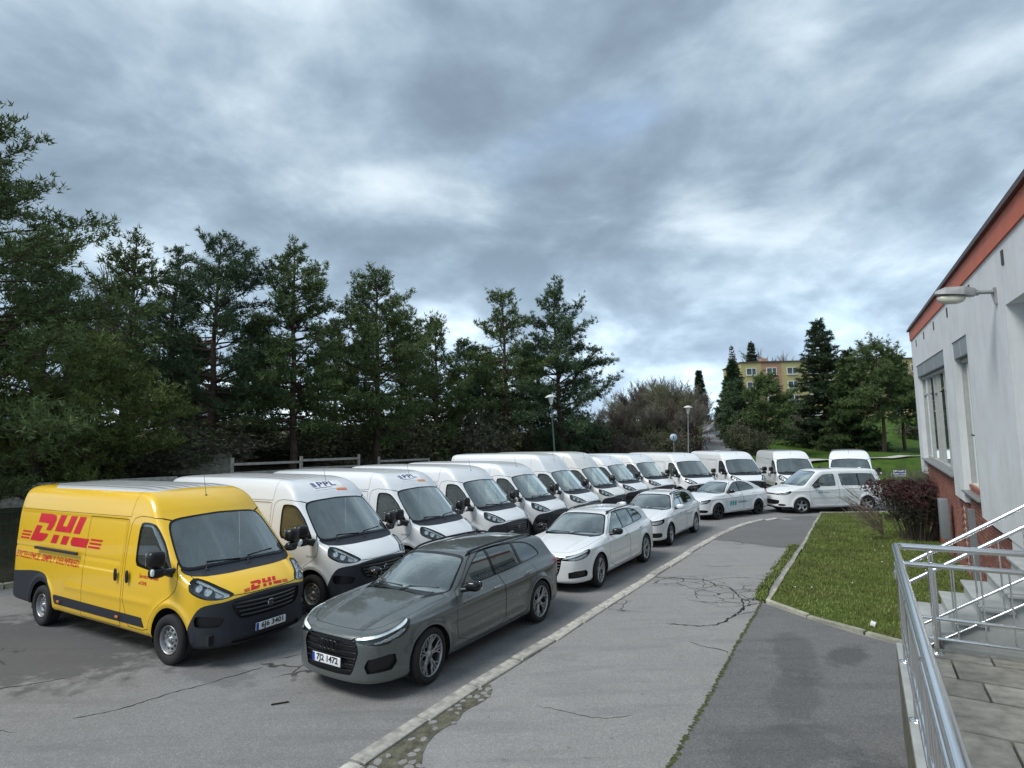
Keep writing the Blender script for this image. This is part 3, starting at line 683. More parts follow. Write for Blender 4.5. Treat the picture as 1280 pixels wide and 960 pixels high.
    # mirrors
    for s in (-1, 1):
        m = MB(); V, F = superbox((-.05, s*1.19, 1.53), (.17, .24, .23), 3.4, (20, 12), rotm('Z', s*.12), (.1, 0)); m.add(V, F, 0, True)
        V, F = superbox((-.05, s*1.17, 1.335), (.15, .21, .15), 3.4, (20, 10), rotm('Z', s*.12)); m.add(V, F, 0, True)
        V, F = superbox((.0, s*1.03, 1.33), (.13, .22, .09), 3, (16, 8)); m.add(V, F, 0, True)
        mi = m.build('mirror', MAT['black'], r)
        m = MB(); V, F = superbox((.035, s*1.275, 1.36), (.05, .045, .10), 3, (12, 8)); m.add(V, F, 0, True); m.build('indicator', MAT['drl'], mi)
        m = MB(); m.bevel_box((-.138, s*1.19, 1.53), (.01, .19, .18), .004); m.build('mirror_glass', MAT['chrome'], mi)
    def wsp(y, z):     # a point on the windscreen
        P = np.array([[1.2, y, z]]); t = 0
        for _ in range(60):
            f = float(S.Ff(P)[0]); 
            if f < .002: break
            P[0, 0] -= f*.8
        return (P[0, 0]+.012, y, z)
    wiper(r, [wsp(-.62, 1.30), wsp(-.55, 1.40), wsp(-.05, 1.37)], .02); wiper(r, [wsp(.02, 1.29), wsp(.10, 1.39), wsp(.62, 1.41)], .02)
    antenna(r, (-.80, 0, 2.31+dz*.6), .33, .25)
    for x in (-3.30, -1.35):
        m = MB(); m.bevel_box((x, -1.042, .52), (.085, .014, .035), .005); m.build('side_marker', MAT['orange_lens'], r)
        m = MB(); m.bevel_box((x, 1.042, .52), (.085, .014, .035), .005); m.build('side_marker', MAT['orange_lens'], r)
    r['_F'] = 0
    return r, S
# ------------------------------------------------------------------ cars
def mirror_pt(pts): return pts
def make_car(sp):
    p = sp; paint_m = p['paint']; r = empty(p['name'])
    low = Poly(p['low'], 2); cab = Poly(p['cab'], 2); plan = Poly(p['plan'], 2); fl = Poly(p['front_low'], 2); fc = Poly(p['front_cab'], 2)
    wb, wr = p['wb'], p['wr']; zr = wr
    kc = p.get('curve', .16); ws_x0, ws_x1 = p.get('curve_x', (-2.0, -1.0))
    def FF(fast):
        def f(P):
            x, y, z = P[:, 0], np.abs(P[:, 1]), P[:, 2]
            e = (lambda q: q.fast) if fast else (lambda q: q.exact)
            cw = sst(ws_x0, ws_x1, x); rw = 1-sst(-wb-.35, -wb+.2, x)
            xe = x+kc*(y/.75)**2.2*cw*(.35+.65*sst(.85, 1.0, z))-.10*(y/.7)**2*rw
            d = smax(e(low)(xe, z), e(plan)(x, y), p.get('kp', .10)); d = smax(d, e(fl)(y, z), p.get('kf', .06))
            yc = y+p.get('cab_taper', .07)*(1-sst(-wb-.9, -wb+.9, x))+.03*sst(-1.2, -.4, x)
            c = smax(e(cab)(xe, z), e(fc)(yc, z), p.get('kcab', .07)); d = smin(d, c, p.get('kj', .05))
            # shoulder line, door waist, sill
            sd_ = sst(p['hw']-.22, p['hw']-.08, y)
            for (za, zb, amp, wd) in p.get('lines', []):
                zl = za+(zb-za)*(-x)/wb; d = d-amp*sd_*np.exp(-((z-zl)/wd)**2)*sst(-wb-.7, -wb-.2, x)*(1-sst(.3, .7, x))
            d = d+.012*sd_*sst(.30, .38, z)*(1-sst(.55, .68, z))*sst(-wb+.35, -wb+.6, x)*(1-sst(-.6, -.35, x))
            for ax in (0, -wb):
                rr = np.hypot(x-ax, z-zr); d = d-p.get('flare', .022)*np.exp(-((rr-wr-.06)/.055)**2)*sd_*sst(.2, .3, z)
            # bonnet crease
            if p.get('crease'):
                y0, y1, amp = p['crease']; yl = y0+(y1-y0)*np.clip((x+.55)/1.3, 0, 1)
                d = d-amp*np.exp(-((y-yl)/.030)**2)*sst(-.6, -.4, x)*(1-sst(.62, .8, x))
            return d
        return f
    b = p['box']; S = Shell(FF(True), FF(False), (b[0], -b[2], .1), (b[1], b[2], b[3]), p.get('grid', .026))
    ar = wr+p.get('gaparch', .035)
    S.cut(CIRC(0, zr, ar)); S.cut(CIRC(-wb, zr, ar))
    # windscreen
    ws = S.cut(YZ(p['ws'], p['ws_x0'], it=1)); g, fr = S.split(ws, lambda V: YZ(p['ws'], p['ws_x0'], it=1)(V)+.022)
    S.emit('windscreen', g, MAT['glass'], r, -.003); S.emit('windscreen_surround', fr, MAT['gloss_black'], r, -.002)
    if 'cowl' in p: S.emit('cowl', S.cut(YZ(p['cowl'], p.get('cowl_x', -.9))), MAT['black'], r, -.015, True)
    if 'rear_ws' in p:
        ws = S.cut(YZ(p['rear_ws'], -9, p['rear_x'], it=1)); S.emit('rear_window', ws, MAT['glass_dark'], r, -.004)
    doors = []
    for s in (-1, 1):
        fd = OR(*[XZ(q, s) for q in (p['dlo'] if isinstance(p['dlo'][0], list) else [p['dlo']])]); gl = S.cut(fd)
        inner, fr = S.split(gl, lambda V: fd(V)+.016)
        S.emit('window_surround', fr, p.get('dlo_trim', MAT['gloss_black']), r, .001)
        rest = inner
        for q, m in p['panes']:
            a, rest = S.split(rest, XZ(q, s, 0)); S.emit('side_window', a, m, r, -.008)
        if len(rest): S.emit('window_pillar', rest, MAT['gloss_black'], r, -.003)
    # lamps and intakes
    for s in (-1, 1):
        for nm, f, m, off in p['cuts_side']:
            q = S.cut(AND(f, lambda V, s=s: -s*V[:, 1]))
            if nm == 'headlight':
                S.emit(nm, q, MAT['lens'], r, -.001); ho = [o for o in r.children if o.name.startswith('headlight')][-1]
                S.emit('reflector', q, MAT['black'], ho, -.045, True)
                for fn, mm, o2 in p['lamp_inner']:
                    w, _ = S.split(q, fn)
                    S.emit('light_guide' if mm is MAT['drl'] else 'lamp_bowl', w, mm, ho, o2, True)
            else: S.emit(nm, q, m, r, off, True)
    for nm, f, m, off in p['cuts']:
        q = S.cut(f); S.emit(nm, q, m, r, off, abs(off) > .004)
    bon = S.door(p['bonnet'], .0035); S.emit('bonnet', bon, paint_m, r)
    for s in (-1, 1):
        for k, dp in enumerate(p['doors']):
            d = S.door(XZ(dp, s), .0038); de = S.emit('front_door' if k == 0 else 'rear_door', d, paint_m, r)
            hx, hz = p['handles'][k]; m = MB(); yy = p['hw']-p.get('hin', .02)
            V, F = superbox((hx, s*yy, hz), (.20, .035, .035), 3, (14, 8)); m.add(V, F, 0, True); m.build('handle', p.get('handle_mat', paint_m), de)
    for f in p.get('seams', []): S.gap(f, w=.003)
    S.emit('body', S.body, paint_m, r); S.emit('seams', S.gaps, MAT['gap'], r, -.004)
    # interior
    zf = p.get('floor', .30); m = MB(); V, F = superbox((p['ws_base_x']-.15, 0, p['dash_z']-.12), (.55, 1.36, .28), 4, (24, 10)); m.add(V, F, 0, True); m.box((-wb/2-.3, 0, zf), (wb+.3, 1.5, .08)); m.build('dashboard', MAT['interior'], r)
    m = MB(); 
    for y in (-.37, .37): seat_mb(m, p['seat_x'], y, p['seat_z'])
    seat_mb(m, p['seat_x']-.85, -.35, p['seat_z'], 1.0); seat_mb(m, p['seat_x']-.85, .35, p['seat_z'], 1.0); m.build('seats', MAT['seat'], r)
    cx, cz = p['seat_x']+.47, p['dash_z']-.03
    m = MB(); m.tube([(cx-.17*math.cos(a)*.42, .37+.17*math.sin(a), cz+.17*math.cos(a)*.9) for a in [2*math.pi*k/20 for k in range(21)]], .013, 6, cap=False); m.box((cx, .37, cz), (.05, .12, .08)); m.build('steering_wheel', MAT['black'], r)
    m = MB(); V, F = superbox((p['ws_top'][0]-.02, 0, p['ws_top'][1]-.06), (.08, .22, .07), 3, (12, 8)); m.add(V, F, 0, True); m.build('inner_mirror', MAT['black'], r)
    # mirrors
    for s in (-1, 1):
        mx, my, mz = p['mirror']; m = MB(); V, F = superbox((mx, s*my, mz), (.16, .24, .145), 2.8, (18, 12), rotm('Z', s*.2), (.1, .1)); m.add(V, F, 0, True)
        mi = m.build('mirror', p.get('mirror_mat', paint_m), r)
        m = MB(); m.tube([(mx, s*(my-.05), mz-.05), (mx+.02, s*(my-.19), mz-.07)], [.03, .035], 8); m.build('mirror_foot', MAT['black'], mi)
        m = MB(); m.bevel_box((mx-.082, s*my, mz), (.006, .19, .105), .002, rot=rotm('Z', s*.2)); m.build('mirror_glass', MAT['chrome'], mi)
    # arch liners and floor
    m = MB(); hw = p['hw']
    for ax in (0, -wb):
        for s in (-1, 1):
            rr = ar+.02; pts = [(ax+rr*math.cos(a), zr+rr*math.sin(a)) for a in [R(-25+230*k/20) for k in range(21)]]
            V = [(x, s*(hw-.36), z) for x, z in pts]+[(x, s*(hw-.045), z) for x, z in pts]
            m.add(V, [(i, i+1, 22+i, 21+i) for i in range(20)]); m.add(V[:21], [tuple(range(21))])
    m.box((-wb/2, 0, .24), (wb+1.2, hw*1.55, .10)); m.build('underbody', MAT['liner'], r, False)
    if 'boot' in p: m = MB(); m.box(*p['boot']); m.build('load_cover', MAT['interior'], r)
    y = hw-.115
    wheels(r, [(0, y, wr), (0, -y, wr), (-wb, y, wr), (-wb, -y, wr)], wr, .225, p['rim_r'], p['rim'](), p['rim_mats'], p.get('steer', 0))
    if 'rails' in p:
        for s in (-1, 1):
            P = []
            for x, y_, hgt in p['rails']:
                q = np.array([[x, s*y_, 2.0]])
                for _ in range(80):
                    f = float(S.Ff(q)[0])
                    if f < .001: break
                    q[0, 2] -= f*.8
                P.append((x, s*y_, q[0, 2]+hgt))
            m = MB(); m.tube([tuple(q) for q in chaikin(P, 2, False)], .017, 8); m.build('roof_rail', p.get('rail_mat', MAT['gloss_black']), r)
    def wsp(y, z):
        P = np.array([[1.0, y, z]])
        for _ in range(80):
            f = float(S.Ff(P)[0])
            if f < .002: break
            P[0, 0] -= f*.8
        return (P[0, 0]+.008, y, z)
    zb = p['wiper_z']; wiper(r, [wsp(-.58, zb), wsp(-.50, zb+.03), wsp(-.05, zb+.035)], .013); wiper(r, [wsp(0, zb), wsp(.08, zb+.04), wsp(.56, zb+.05)], .013)
    if 'fin' in p:
        m = MB(); x, z = p['fin']; m.add([(x, -.02, z), (x, .02, z), (x-.16, .022, z-.005), (x-.16, -.022, z-.005), (x-.13, 0, z+.035), (x-.155, 0, z+.037)], [(0, 1, 4), (1, 2, 5, 4), (2, 3, 5), (3, 0, 4, 5)]); m.build('antenna_fin', paint_m, r)
    return r, S
def fronts(S, y, z, x0=1.3):
    P = np.array([[x0, y, z]])
    for _ in range(80):
        f = float(S.Ff(P)[0])
        if f < .001: break
        P[0, 0] -= f*.8
    return P[0, 0]
def bars(r, S, zs, hw, m, name='grille_bar', rad=.008, off=-.03, n=11):
    mb = MB()
    for k, z in enumerate(zs):
        w = hw[k] if isinstance(hw, (list, tuple)) else hw
        mb.tube([(fronts(S, y, z)+off, y, z) for y in np.linspace(-w, w, n)], rad, 6)
    return mb.build(name, m, r)
def place(o, x, y, hdg, label, cat, group=None):
    o.location = (x, y, 0); o.rotation_euler = (0, 0, R(hdg)); tag(o, label, cat, group)

# grey estate
A6 = dict(name='estate_car', paint=MAT['grey_paint'], wb=2.924, wr=.352, hw=.943, box=(-4.12, 1.08, 1.05, 1.60), ws_base_x=-.45, dash_z=.98, seat_x=-1.55, seat_z=.42, mirror=(-.84, 1.00, 1.065), mirror_mat=MAT['gloss_black'], handle_mat=MAT['alloy'],
 low=[(.80, .175), (.90, .19), (.945, .23), (.945, .33), (.93, .45), (.925, .60), (.90, .70), (.84, .755), (.70, .81), (.40, .885), (0, .955), (-.35, 1.00), (-.7, 1.02), (-1.6, 1.03), (-3.4, 1.04), (-3.86, 1.02), (-3.95, .93), (-3.99, .75), (-4.0, .55), (-3.985, .38), (-3.9, .27), (-3.6, .22), (-2.5, .20), (0, .19)],
 cab=[(-.30, .93), (-.45, 1.005), (-.80, 1.20), (-1.10, 1.345), (-1.35, 1.425), (-1.7, 1.46), (-2.2, 1.468), (-2.8, 1.45), (-3.3, 1.405), (-3.62, 1.35), (-3.66, 1.32), (-3.78, 1.15), (-3.90, .97), (-3.8, .80), (-.4, .80)],
 plan=[(.945, -.3), (.945, 0), (.935, .25), (.89, .50), (.79, .70), (.60, .83), (.35, .90), (0, .93), (-1.5, .94), (-3.0, .935), (-3.55, .90), (-3.80, .80), (-3.94, .60), (-3.99, .3), (-4.0, 0), (-4.0, -.3)],
 front_low=[(0, 1.05), (.50, 1.045), (.68, 1.03), (.80, .985), (.875, .91), (.925, .80), (.943, .66), (.94, .50), (.93, .36), (.90, .24), (.84, .18), (0, .175), (-.3, .175), (-.3, 1.05)],
 front_cab=[(0, 1.47), (.38, 1.463), (.52, 1.44), (.60, 1.385), (.655, 1.30), (.76, 1.08), (.81, .95), (.82, .8), (0, .8), (-.3, .8), (-.3, 1.47)],
 ws_top=(-1.2,1.36), lines=[(.83, .88, .014, .024), (.60, .64, -.007, .05)], crease=(.62, .40, .018), flare=.024,
 ws=[(-.3, 1.40), (0, 1.40), (.40, 1.39), (.545, 1.365), (.60, 1.30), (.72, 1.07), (.745, .995), (.60, .985), (0, 1.0), (-.3, 1.0)], ws_x0=-1.35,
 rear_ws=[(-.3, 1.30), (.5, 1.29), (.62, 1.0), (-.3, 1.0)], rear_x=-3.3,
 dlo=[(-.78, 1.005), (-.86, 1.02), (-1.08, 1.19), (-1.40, 1.375), (-1.62, 1.42), (-2.2, 1.425), (-2.75, 1.385), (-3.05, 1.315), (-3.22, 1.20), (-3.30, 1.10), (-3.20, 1.065), (-2.3, 1.035), (-1.3, 1.01)],
 panes=[([(-.88, 0), (-.88, 2), (-1.66, 2), (-1.76, 0)], MAT['glass_side']), ([(-1.82, 0), (-1.72, 2), (-2.38, 2), (-2.66, 0)], MAT['glass_dark']), ([(-2.73, 0), (-2.45, 2), (-5, 2), (-5, 0)], MAT['glass_dark'])],
 cuts_side=[('headlight', TZ([(-.37, .70), (-.30, .74), (.05, .795), (.26, .865), (.37, .915), (.385, .87), (.345, .77), (.26, .72), (.15, .705), (.13, .672), (.05, .662), (-.14, .668)], .3), None, 0),
   ('air_intake', TZ([(-.15, .50), (.10, .545), (.19, .54), (.21, .44), (.15, .36), (-.15, .335), (-.19, .41)], .4, 0), MAT['black'], -.05),
   ('tail_light', XZ([(-3.56, .95), (-3.58, .86), (-4.2, .82), (-4.2, .98)], None, 0), MAT['red_lens'], .003)],
 lamp_inner=[(TZ([(-.32, .715), (-.27, .742), (.05, .79), (.26, .86), (.345, .895), (.33, .86), (.24, .82), (.02, .755), (-.25, .71)], .2), MAT['drl'], -.012), (TZ([(-.12, .685), (.05, .72), (.22, .785), (.33, .83), (.31, .78), (.22, .735), (.10, .70), (-.02, .68)], .2), MAT['reflector'], -.018)],
 cuts=[('grille', YZ([(-.4, .715), (.40, .715), (.455, .69), (.50, .60), (.49, .53), (.42, .33), (.38, .295), (-.4, .295)], .5), MAT['black'], -.035),
   ('lower_splitter', AND(lambda V: V[:, 2]-.205, lambda V: .55-V[:, 0]), MAT['gloss_black'], .004),
   ('diffuser', AND(lambda V: V[:, 2]-.36, lambda V: V[:, 0]+3.75), MAT['black'], .002)],
 bonnet=XY([(.72, -1), (.76, .35), (.64, .60), (.34, .735), (0, .775), (-.62, .80), (-.55, -1)], .6, 1),
 doors=[[(-.64, .98), (-.56, .70), (-.64, .29), (-1.81, .27), (-1.84, .6), (-1.80, 1.0), (-1.72, 1.45), (-1.30, 1.40), (-.85, 1.08)], [(-1.82, .28), (-2.42, .30), (-2.52, .40), (-2.62, .68), (-2.86, .82), (-2.86, 1.0), (-2.50, 1.42), (-1.74, 1.46), (-1.81, 1.0), (-1.85, .6)]],
 handles=[(-1.60, .885), (-2.58, .93)], fin=(-3.35, 1.40),
 rim_r=.262, rim=lambda: rim_alloy(.262, .22, 5, 'twin'), rim_mats=[MAT['alloy'], MAT['liner'], MAT['steel_wheel']], steer=.10,
 rails=[(-1.26, .535, -.01), (-1.36, .54, .035), (-1.8, .55, .045), (-2.4, .545, .045), (-2.9, .52, .045), (-3.22, .49, .035), (-3.36, .48, -.01)], wiper_z=1.0, boot=((-3.2, 0, .95), (.9, 1.3, .03)))

def warp(sp, xm, ys, zs, **kw):
    """another car of the same build: remap lengths, widths, heights"""
    xs = [a for a, b in xm]; xd = [b for a, b in xm]
    def X(x): 
        if x > xs[-1]: return xd[-1]+(x-xs[-1])
        if x < xs[0]: return xd[0]+(x-xs[0])
        return float(np.interp(x, xs, xd))
    q = dict(sp)
    for k in ('low', 'cab', 'dlo'): q[k] = [(X(x), z*zs) for x, z in sp[k]]
    q['plan'] = [(X(x), y*ys) for x, y in sp['plan']]
    for k in ('front_low', 'front_cab', 'ws', 'rear_ws'): q[k] = [(y*ys, z*zs) for y, z in sp[k]]
    q['panes'] = [([(X(x), z) for x, z in a], m) for a, m in sp['panes']]
    q['doors'] = [[(X(x), z*zs) for x, z in d] for d in sp['doors']]; q['handles'] = [(X(x), z*zs) for x, z in sp['handles']]
    q['rails'] = [(X(x), y*ys, h) for x, y, h in sp['rails']]
    q['ws_x0'] = X(sp['ws_x0']); q['rear_x'] = X(sp['rear_x']); q['mirror'] = (X(sp['mirror'][0]), sp['mirror'][1]*ys, sp['mirror'][2]*zs)
    q['hw'] = sp['hw']*ys; q.update(kw); return q
# white estate with black mirrors
C7 = dict(A6, paint=MAT['white_paint'], crease=(.60, .40, .009), lines=[(.86, .90, .009, .03)],
 cuts_side=[('headlight', TZ([(-.37, .685), (-.30, .73), (.05, .79), (.30, .865), (.355, .85), (.33, .78), (.24, .72), (.10, .675), (-.10, .655), (-.33, .655)], .3), None, 0),
   ('air_intake', TZ([(-.20, .42), (-.06, .45), (.20, .46), (.25, .41), (.225, .33), (-.20, .30)], .4, 0), MAT['black'], -.04), ('tail_light', XZ([(-3.56, .95), (-3.58, .82), (-4.2, .80), (-4.2, .98)], None, 0), MAT['red_lens'], .003)],
 lamp_inner=[(TZ([(-.33, .70), (-.02, .775), (.27, .85), (.30, .83), (.0, .745), (-.28, .68)], .2), MAT['drl'], -.012), (TZ([(-.26, .675), (.02, .73), (.24, .79), (.27, .76), (.14, .70), (-.10, .668)], .2), MAT['reflector'], -.015)],
 cuts=[('grille', YZ([(-.4, .73), (.34, .73), (.42, .70), (.43, .62), (.36, .36), (.30, .33), (-.4, .33)], .5), MAT['black'], -.035), ('diffuser', AND(lambda V: V[:, 2]-.34, lambda V: V[:, 0]+3.75), MAT['black'], .002)], wb=2.912, fin=(-3.3, 1.41),
 rail_mat=MAT['gloss_black'], dlo_trim=MAT['gloss_black'])
# white estate with white mirrors
OC = warp(A6, [(-4.0, -3.80), (-2.924, -2.686), (-.45, -.44), (0, 0), (.945, .865)], .962, .998, wb=2.686, wr=.328, rim_r=.240, paint=MAT['white_paint'], mirror_mat=MAT['white_paint'], handle_mat=MAT['white_paint'],
 crease=(.56, .42, .014), lines=[(.84, .86, .014, .022)], box=(-3.95, 1.02, 1.02, 1.6), seat_x=-1.42, fin=(-3.1, 1.40), boot=((-3.0, 0, .95), (.9, 1.25, .03)),
 cuts_side=[('headlight', TZ([(-.33, .64), (-.32, .745), (-.05, .765), (.20, .80), (.30, .815), (.30, .77), (.25, .69), (.12, .65), (-.20, .625)], .25), None, 0),
   ('air_intake', TZ([(-.30, .42), (.0, .425), (.17, .425), (.18, .33), (.12, .29), (-.30, .285)], .35), MAT['black'], -.03), ('tail_light', XZ([(-3.40, .98), (-3.45, .80), (-4.2, .80), (-4.2, 1.0)], None, 0), MAT['red_lens'], .003)],
 lamp_inner=[(TZ([(-.18, .66), (-.17, .735), (-.02, .745), (.18, .775), (.22, .76), (.16, .69), (.0, .665)], .2), MAT['reflector'], -.03), (TZ([(-.29, .66), (-.28, .73), (-.22, .735), (-.23, .66)], .2), MAT['drl'], -.012)],
 cuts=[('grille', YZ([(-.4, .745), (.34, .745), (.38, .72), (.345, .60), (.30, .58), (-.4, .58)], .5), MAT['black'], -.025), ('lower_grille', YZ([(-.4, .41), (.36, .41), (.40, .37), (.36, .28), (-.4, .28)], .5), MAT['black'], -.03)],
 ws_top=(-1.15, 1.36), rim=lambda: rim_alloy(.240, .22, 5, 'wide'))
# white saloon
RA = warp(A6, [(-4.0, -3.62), (-2.924, -2.602), (-.45, -.42), (0, 0), (.945, .86)], .905, .995, wb=2.602, wr=.315, rim_r=.225, paint=MAT['white_paint'], mirror_mat=MAT['gloss_black'], handle_mat=MAT['white_paint'],
 crease=(.52, .38, .010), lines=[(.80, .84, .012, .022)], box=(-3.78, 1.02, .98, 1.6), seat_x=-1.36, seat_z=.40, hw=.853, rim_mats=[MAT['alloy_dark'], MAT['liner'], MAT['liner']], rim=lambda: rim_alloy(.225, .21, 5, 'wide'),
 cab=[(-.28, .90), (-.42, .99), (-.75, 1.20), (-1.02, 1.34), (-1.25, 1.415), (-1.6, 1.455), (-2.0, 1.445), (-2.4, 1.385), (-2.75, 1.28), (-3.05, 1.16), (-3.25, 1.07), (-3.3, .9), (-.4, .80)],
 dlo=[(-.62, .985), (-.70, 1.0), (-.98, 1.18), (-1.28, 1.36), (-1.6, 1.405), (-2.0, 1.395), (-2.28, 1.31), (-2.52, 1.18), (-2.62, 1.09), (-2.55, 1.055), (-2.0, 1.03), (-1.2, 1.0)],
 panes=[([(-.66, 0), (-.66, 2), (-1.50, 2), (-1.58, 0)], MAT['glass_side']), ([(-1.64, 0), (-1.56, 2), (-5, 2), (-5, 0)], MAT['glass_dark'])],
 low=[(.74, .19), (.82, .20), (.86, .28), (.86, .40), (.85, .60), (.82, .70), (.74, .76), (.60, .82), (.35, .885), (0, .95), (-.35, .99), (-.7, 1.01), (-1.6, 1.03), (-3.0, 1.06), (-3.42, 1.06), (-3.53, 1.03), (-3.58, .92), (-3.61, .75), (-3.62, .5), (-3.6, .36), (-3.5, .27), (-3.2, .22), (-2.3, .21), (0, .20)],
 ws=[(-.3, 1.385), (0, 1.385), (.36, 1.375), (.49, 1.35), (.545, 1.28), (.66, 1.05), (.68, .985), (.55, .975), (0, .985), (-.3, .985)], rear_ws=[(-.3, 1.34), (.42, 1.33), (.55, 1.13), (-.3, 1.12)], rear_x=-2.3,
 cuts_side=[('headlight', TZ([(-.28, .63), (-.27, .72), (-.02, .755), (.22, .80), (.29, .81), (.28, .75), (.20, .67), (.05, .625)], .25), None, 0),
   ('air_intake', TZ([(-.28, .40), (.14, .40), (.15, .32), (.10, .29), (-.28, .285)], .3), MAT['black'], -.03), ('tail_light', XZ([(-3.25, 1.0), (-3.3, .82), (-4.2, .80), (-4.2, 1.03)], None, 0), MAT['red_lens'], .003)],
 lamp_inner=[(TZ([(-.22, .65), (-.20, .71), (.0, .735), (.20, .77), (.22, .74), (.14, .68), (.0, .65)], .2), MAT['reflector'], -.03)],
 cuts=[('grille', YZ([(-.4, .735), (.32, .735), (.36, .71), (.33, .60), (-.4, .595)], .5), MAT['black'], -.025), ('lower_grille', YZ([(-.4, .40), (.34, .40), (.34, .28), (-.4, .28)], .5), MAT['black'], -.03)], ws_top=(-1.08, 1.34), fin=(-2.2, 1.42))
del RA['rails']; del RA['boot']
# white people carrier
CA = dict(name='people_carrier', paint=MAT['white_paint'], wb=2.97, wr=.325, hw=.925, box=(-4.02, 1.02, 1.05, 1.95), ws_base_x=-.15, ws_top=(-.8, 1.68), dash_z=1.10, seat_x=-1.20, seat_z=.52, mirror=(-.62, 1.02, 1.13), mirror_mat=MAT['plastic'],
 low=[(.76, .20), (.86, .22), (.895, .32), (.89, .55), (.875, .72), (.84, .84), (.74, .925), (.55, 1.0), (.30, 1.06), (.05, 1.11), (-.2, 1.15), (-1.6, 1.2), (-3.6, 1.2), (-3.88, 1.15), (-3.93, .9), (-3.95, .5), (-3.9, .32), (-3.7, .25), (-2.5, .22), (0, .21)],
 cab=[(.10, 1.02), (-.02, 1.13), (-.35, 1.38), (-.65, 1.59), (-.90, 1.72), (-1.15, 1.785), (-1.6, 1.82), (-2.5, 1.83), (-3.3, 1.80), (-3.65, 1.76), (-3.74, 1.70), (-3.84, 1.40), (-3.92, 1.0), (-3.8, .8), (0, .8)],
 plan=[(.895, -.3), (.895, 0), (.88, .30), (.82, .55), (.68, .74), (.45, .86), (.15, .91), (-.3, .925), (-2.8, .927), (-3.5, .91), (-3.82, .84), (-3.93, .65), (-3.95, .3), (-3.95, 0), (-3.95, -.3)],
 front_low=[(0, 1.22), (.5, 1.215), (.70, 1.20), (.82, 1.15), (.88, 1.05), (.915, .90), (.925, .70), (.925, .5), (.91, .36), (.88, .24), (.82, .20), (0, .20), (-.3, .20), (-.3, 1.22)],
 front_cab=[(0, 1.835), (.42, 1.825), (.60, 1.80), (.69, 1.74), (.73, 1.65), (.80, 1.38), (.865, 1.15), (.89, 1.0), (.89, .8), (0, .8), (-.3, .8), (-.3, 1.835)], cab_taper=.02, curve_x=(-1.8, -.6),
 lines=[(.93, 1.02, .010, .03)], crease=(.60, .42, .008), flare=.022,
 ws=[(-.3, 1.72), (0, 1.72), (.45, 1.71), (.60, 1.68), (.66, 1.58), (.77, 1.24), (.79, 1.14), (.62, 1.125), (0, 1.14), (-.3, 1.14)], ws_x0=-1.1, rear_ws=[(-.3, 1.62), (.6, 1.6), (.68, 1.15), (-.3, 1.15)], rear_x=-3.4,
 dlo=[[(-.44, 1.10), (-.54, 1.14), (-.74, 1.32), (-1.02, 1.53), (-1.16, 1.59), (-1.58, 1.61), (-1.62, 1.57), (-1.61, 1.13), (-1.56, 1.10)], [(-1.80, 1.61), (-1.84, 1.58), (-1.86, 1.14), (-1.90, 1.11), (-3.38, 1.11), (-3.48, 1.18), (-3.50, 1.32), (-3.42, 1.54), (-3.34, 1.59), (-2.5, 1.61)]],
 panes=[([(-.62, 0), (-.62, 2), (-1.7, 2), (-1.7, 0)], MAT['glass_side']), ([(-1.7, 0), (-1.7, 2), (-2.66, 2), (-2.66, 0)], MAT['glass_side']), ([(-2.72, 0), (-2.72, 2), (-5, 2), (-5, 0)], MAT['glass_side'])],
 cuts_side=[('headlight', TZ([(-.33, .765), (-.31, .81), (-.05, .85), (.18, .905), (.32, .95), (.34, .93), (.30, .85), (.20, .795), (.0, .76)], .25), None, 0), ('air_intake', TZ([(-.22, .40), (.10, .40), (.10, .32), (-.22, .31)], .3), MAT['black'], -.02),
   ('tail_light', XZ([(-3.72, 1.5), (-3.78, .85), (-4.2, .80), (-4.2, 1.6)], None, 0), MAT['red_lens'], .003)],
 lamp_inner=[(TZ([(-.28, .78), (-.05, .83), (.16, .885), (.27, .90), (.20, .82), (.0, .78)], .2), MAT['reflector'], -.03)],
 cuts=[('grille', YZ([(-.5, .82), (.42, .82), (.47, .80), (.45, .765), (-.5, .765)], .5), MAT['gloss_black'], -.006), ('lower_grille', YZ([(-.4, .56), (.56, .56), (.58, .50), (.50, .36), (-.4, .36)], .5), MAT['black'], -.035), ('lower_bumper', AND(lambda V: V[:, 2]-.29, lambda V: .4-V[:, 0]), MAT['plastic'], .003)],
 bonnet=XY([(.72, -1), (.76, .35), (.66, .58), (.40, .72), (.05, .77), (-.25, .80), (-.15, -1)], .7, 1),
 doors=[[(-.40, 1.08), (-.40, .75), (-.46, .28), (-1.69, .27), (-1.70, .9), (-1.69, 1.64), (-1.15, 1.64), (-.70, 1.36)], [(-1.73, .28), (-2.46, .28), (-2.60, .65), (-2.70, .78), (-2.72, 1.0), (-2.70, 1.64), (-1.73, 1.65)]],
 handles=[(-1.50, .95), (-1.92, .95)], fin=(-3.3, 1.79), rim_r=.225, rim=lambda: rim_alloy(.225, .21, 5, 'solid'), rim_mats=[MAT['alloy'], MAT['liner'], MAT['liner']], wiper_z=1.15)
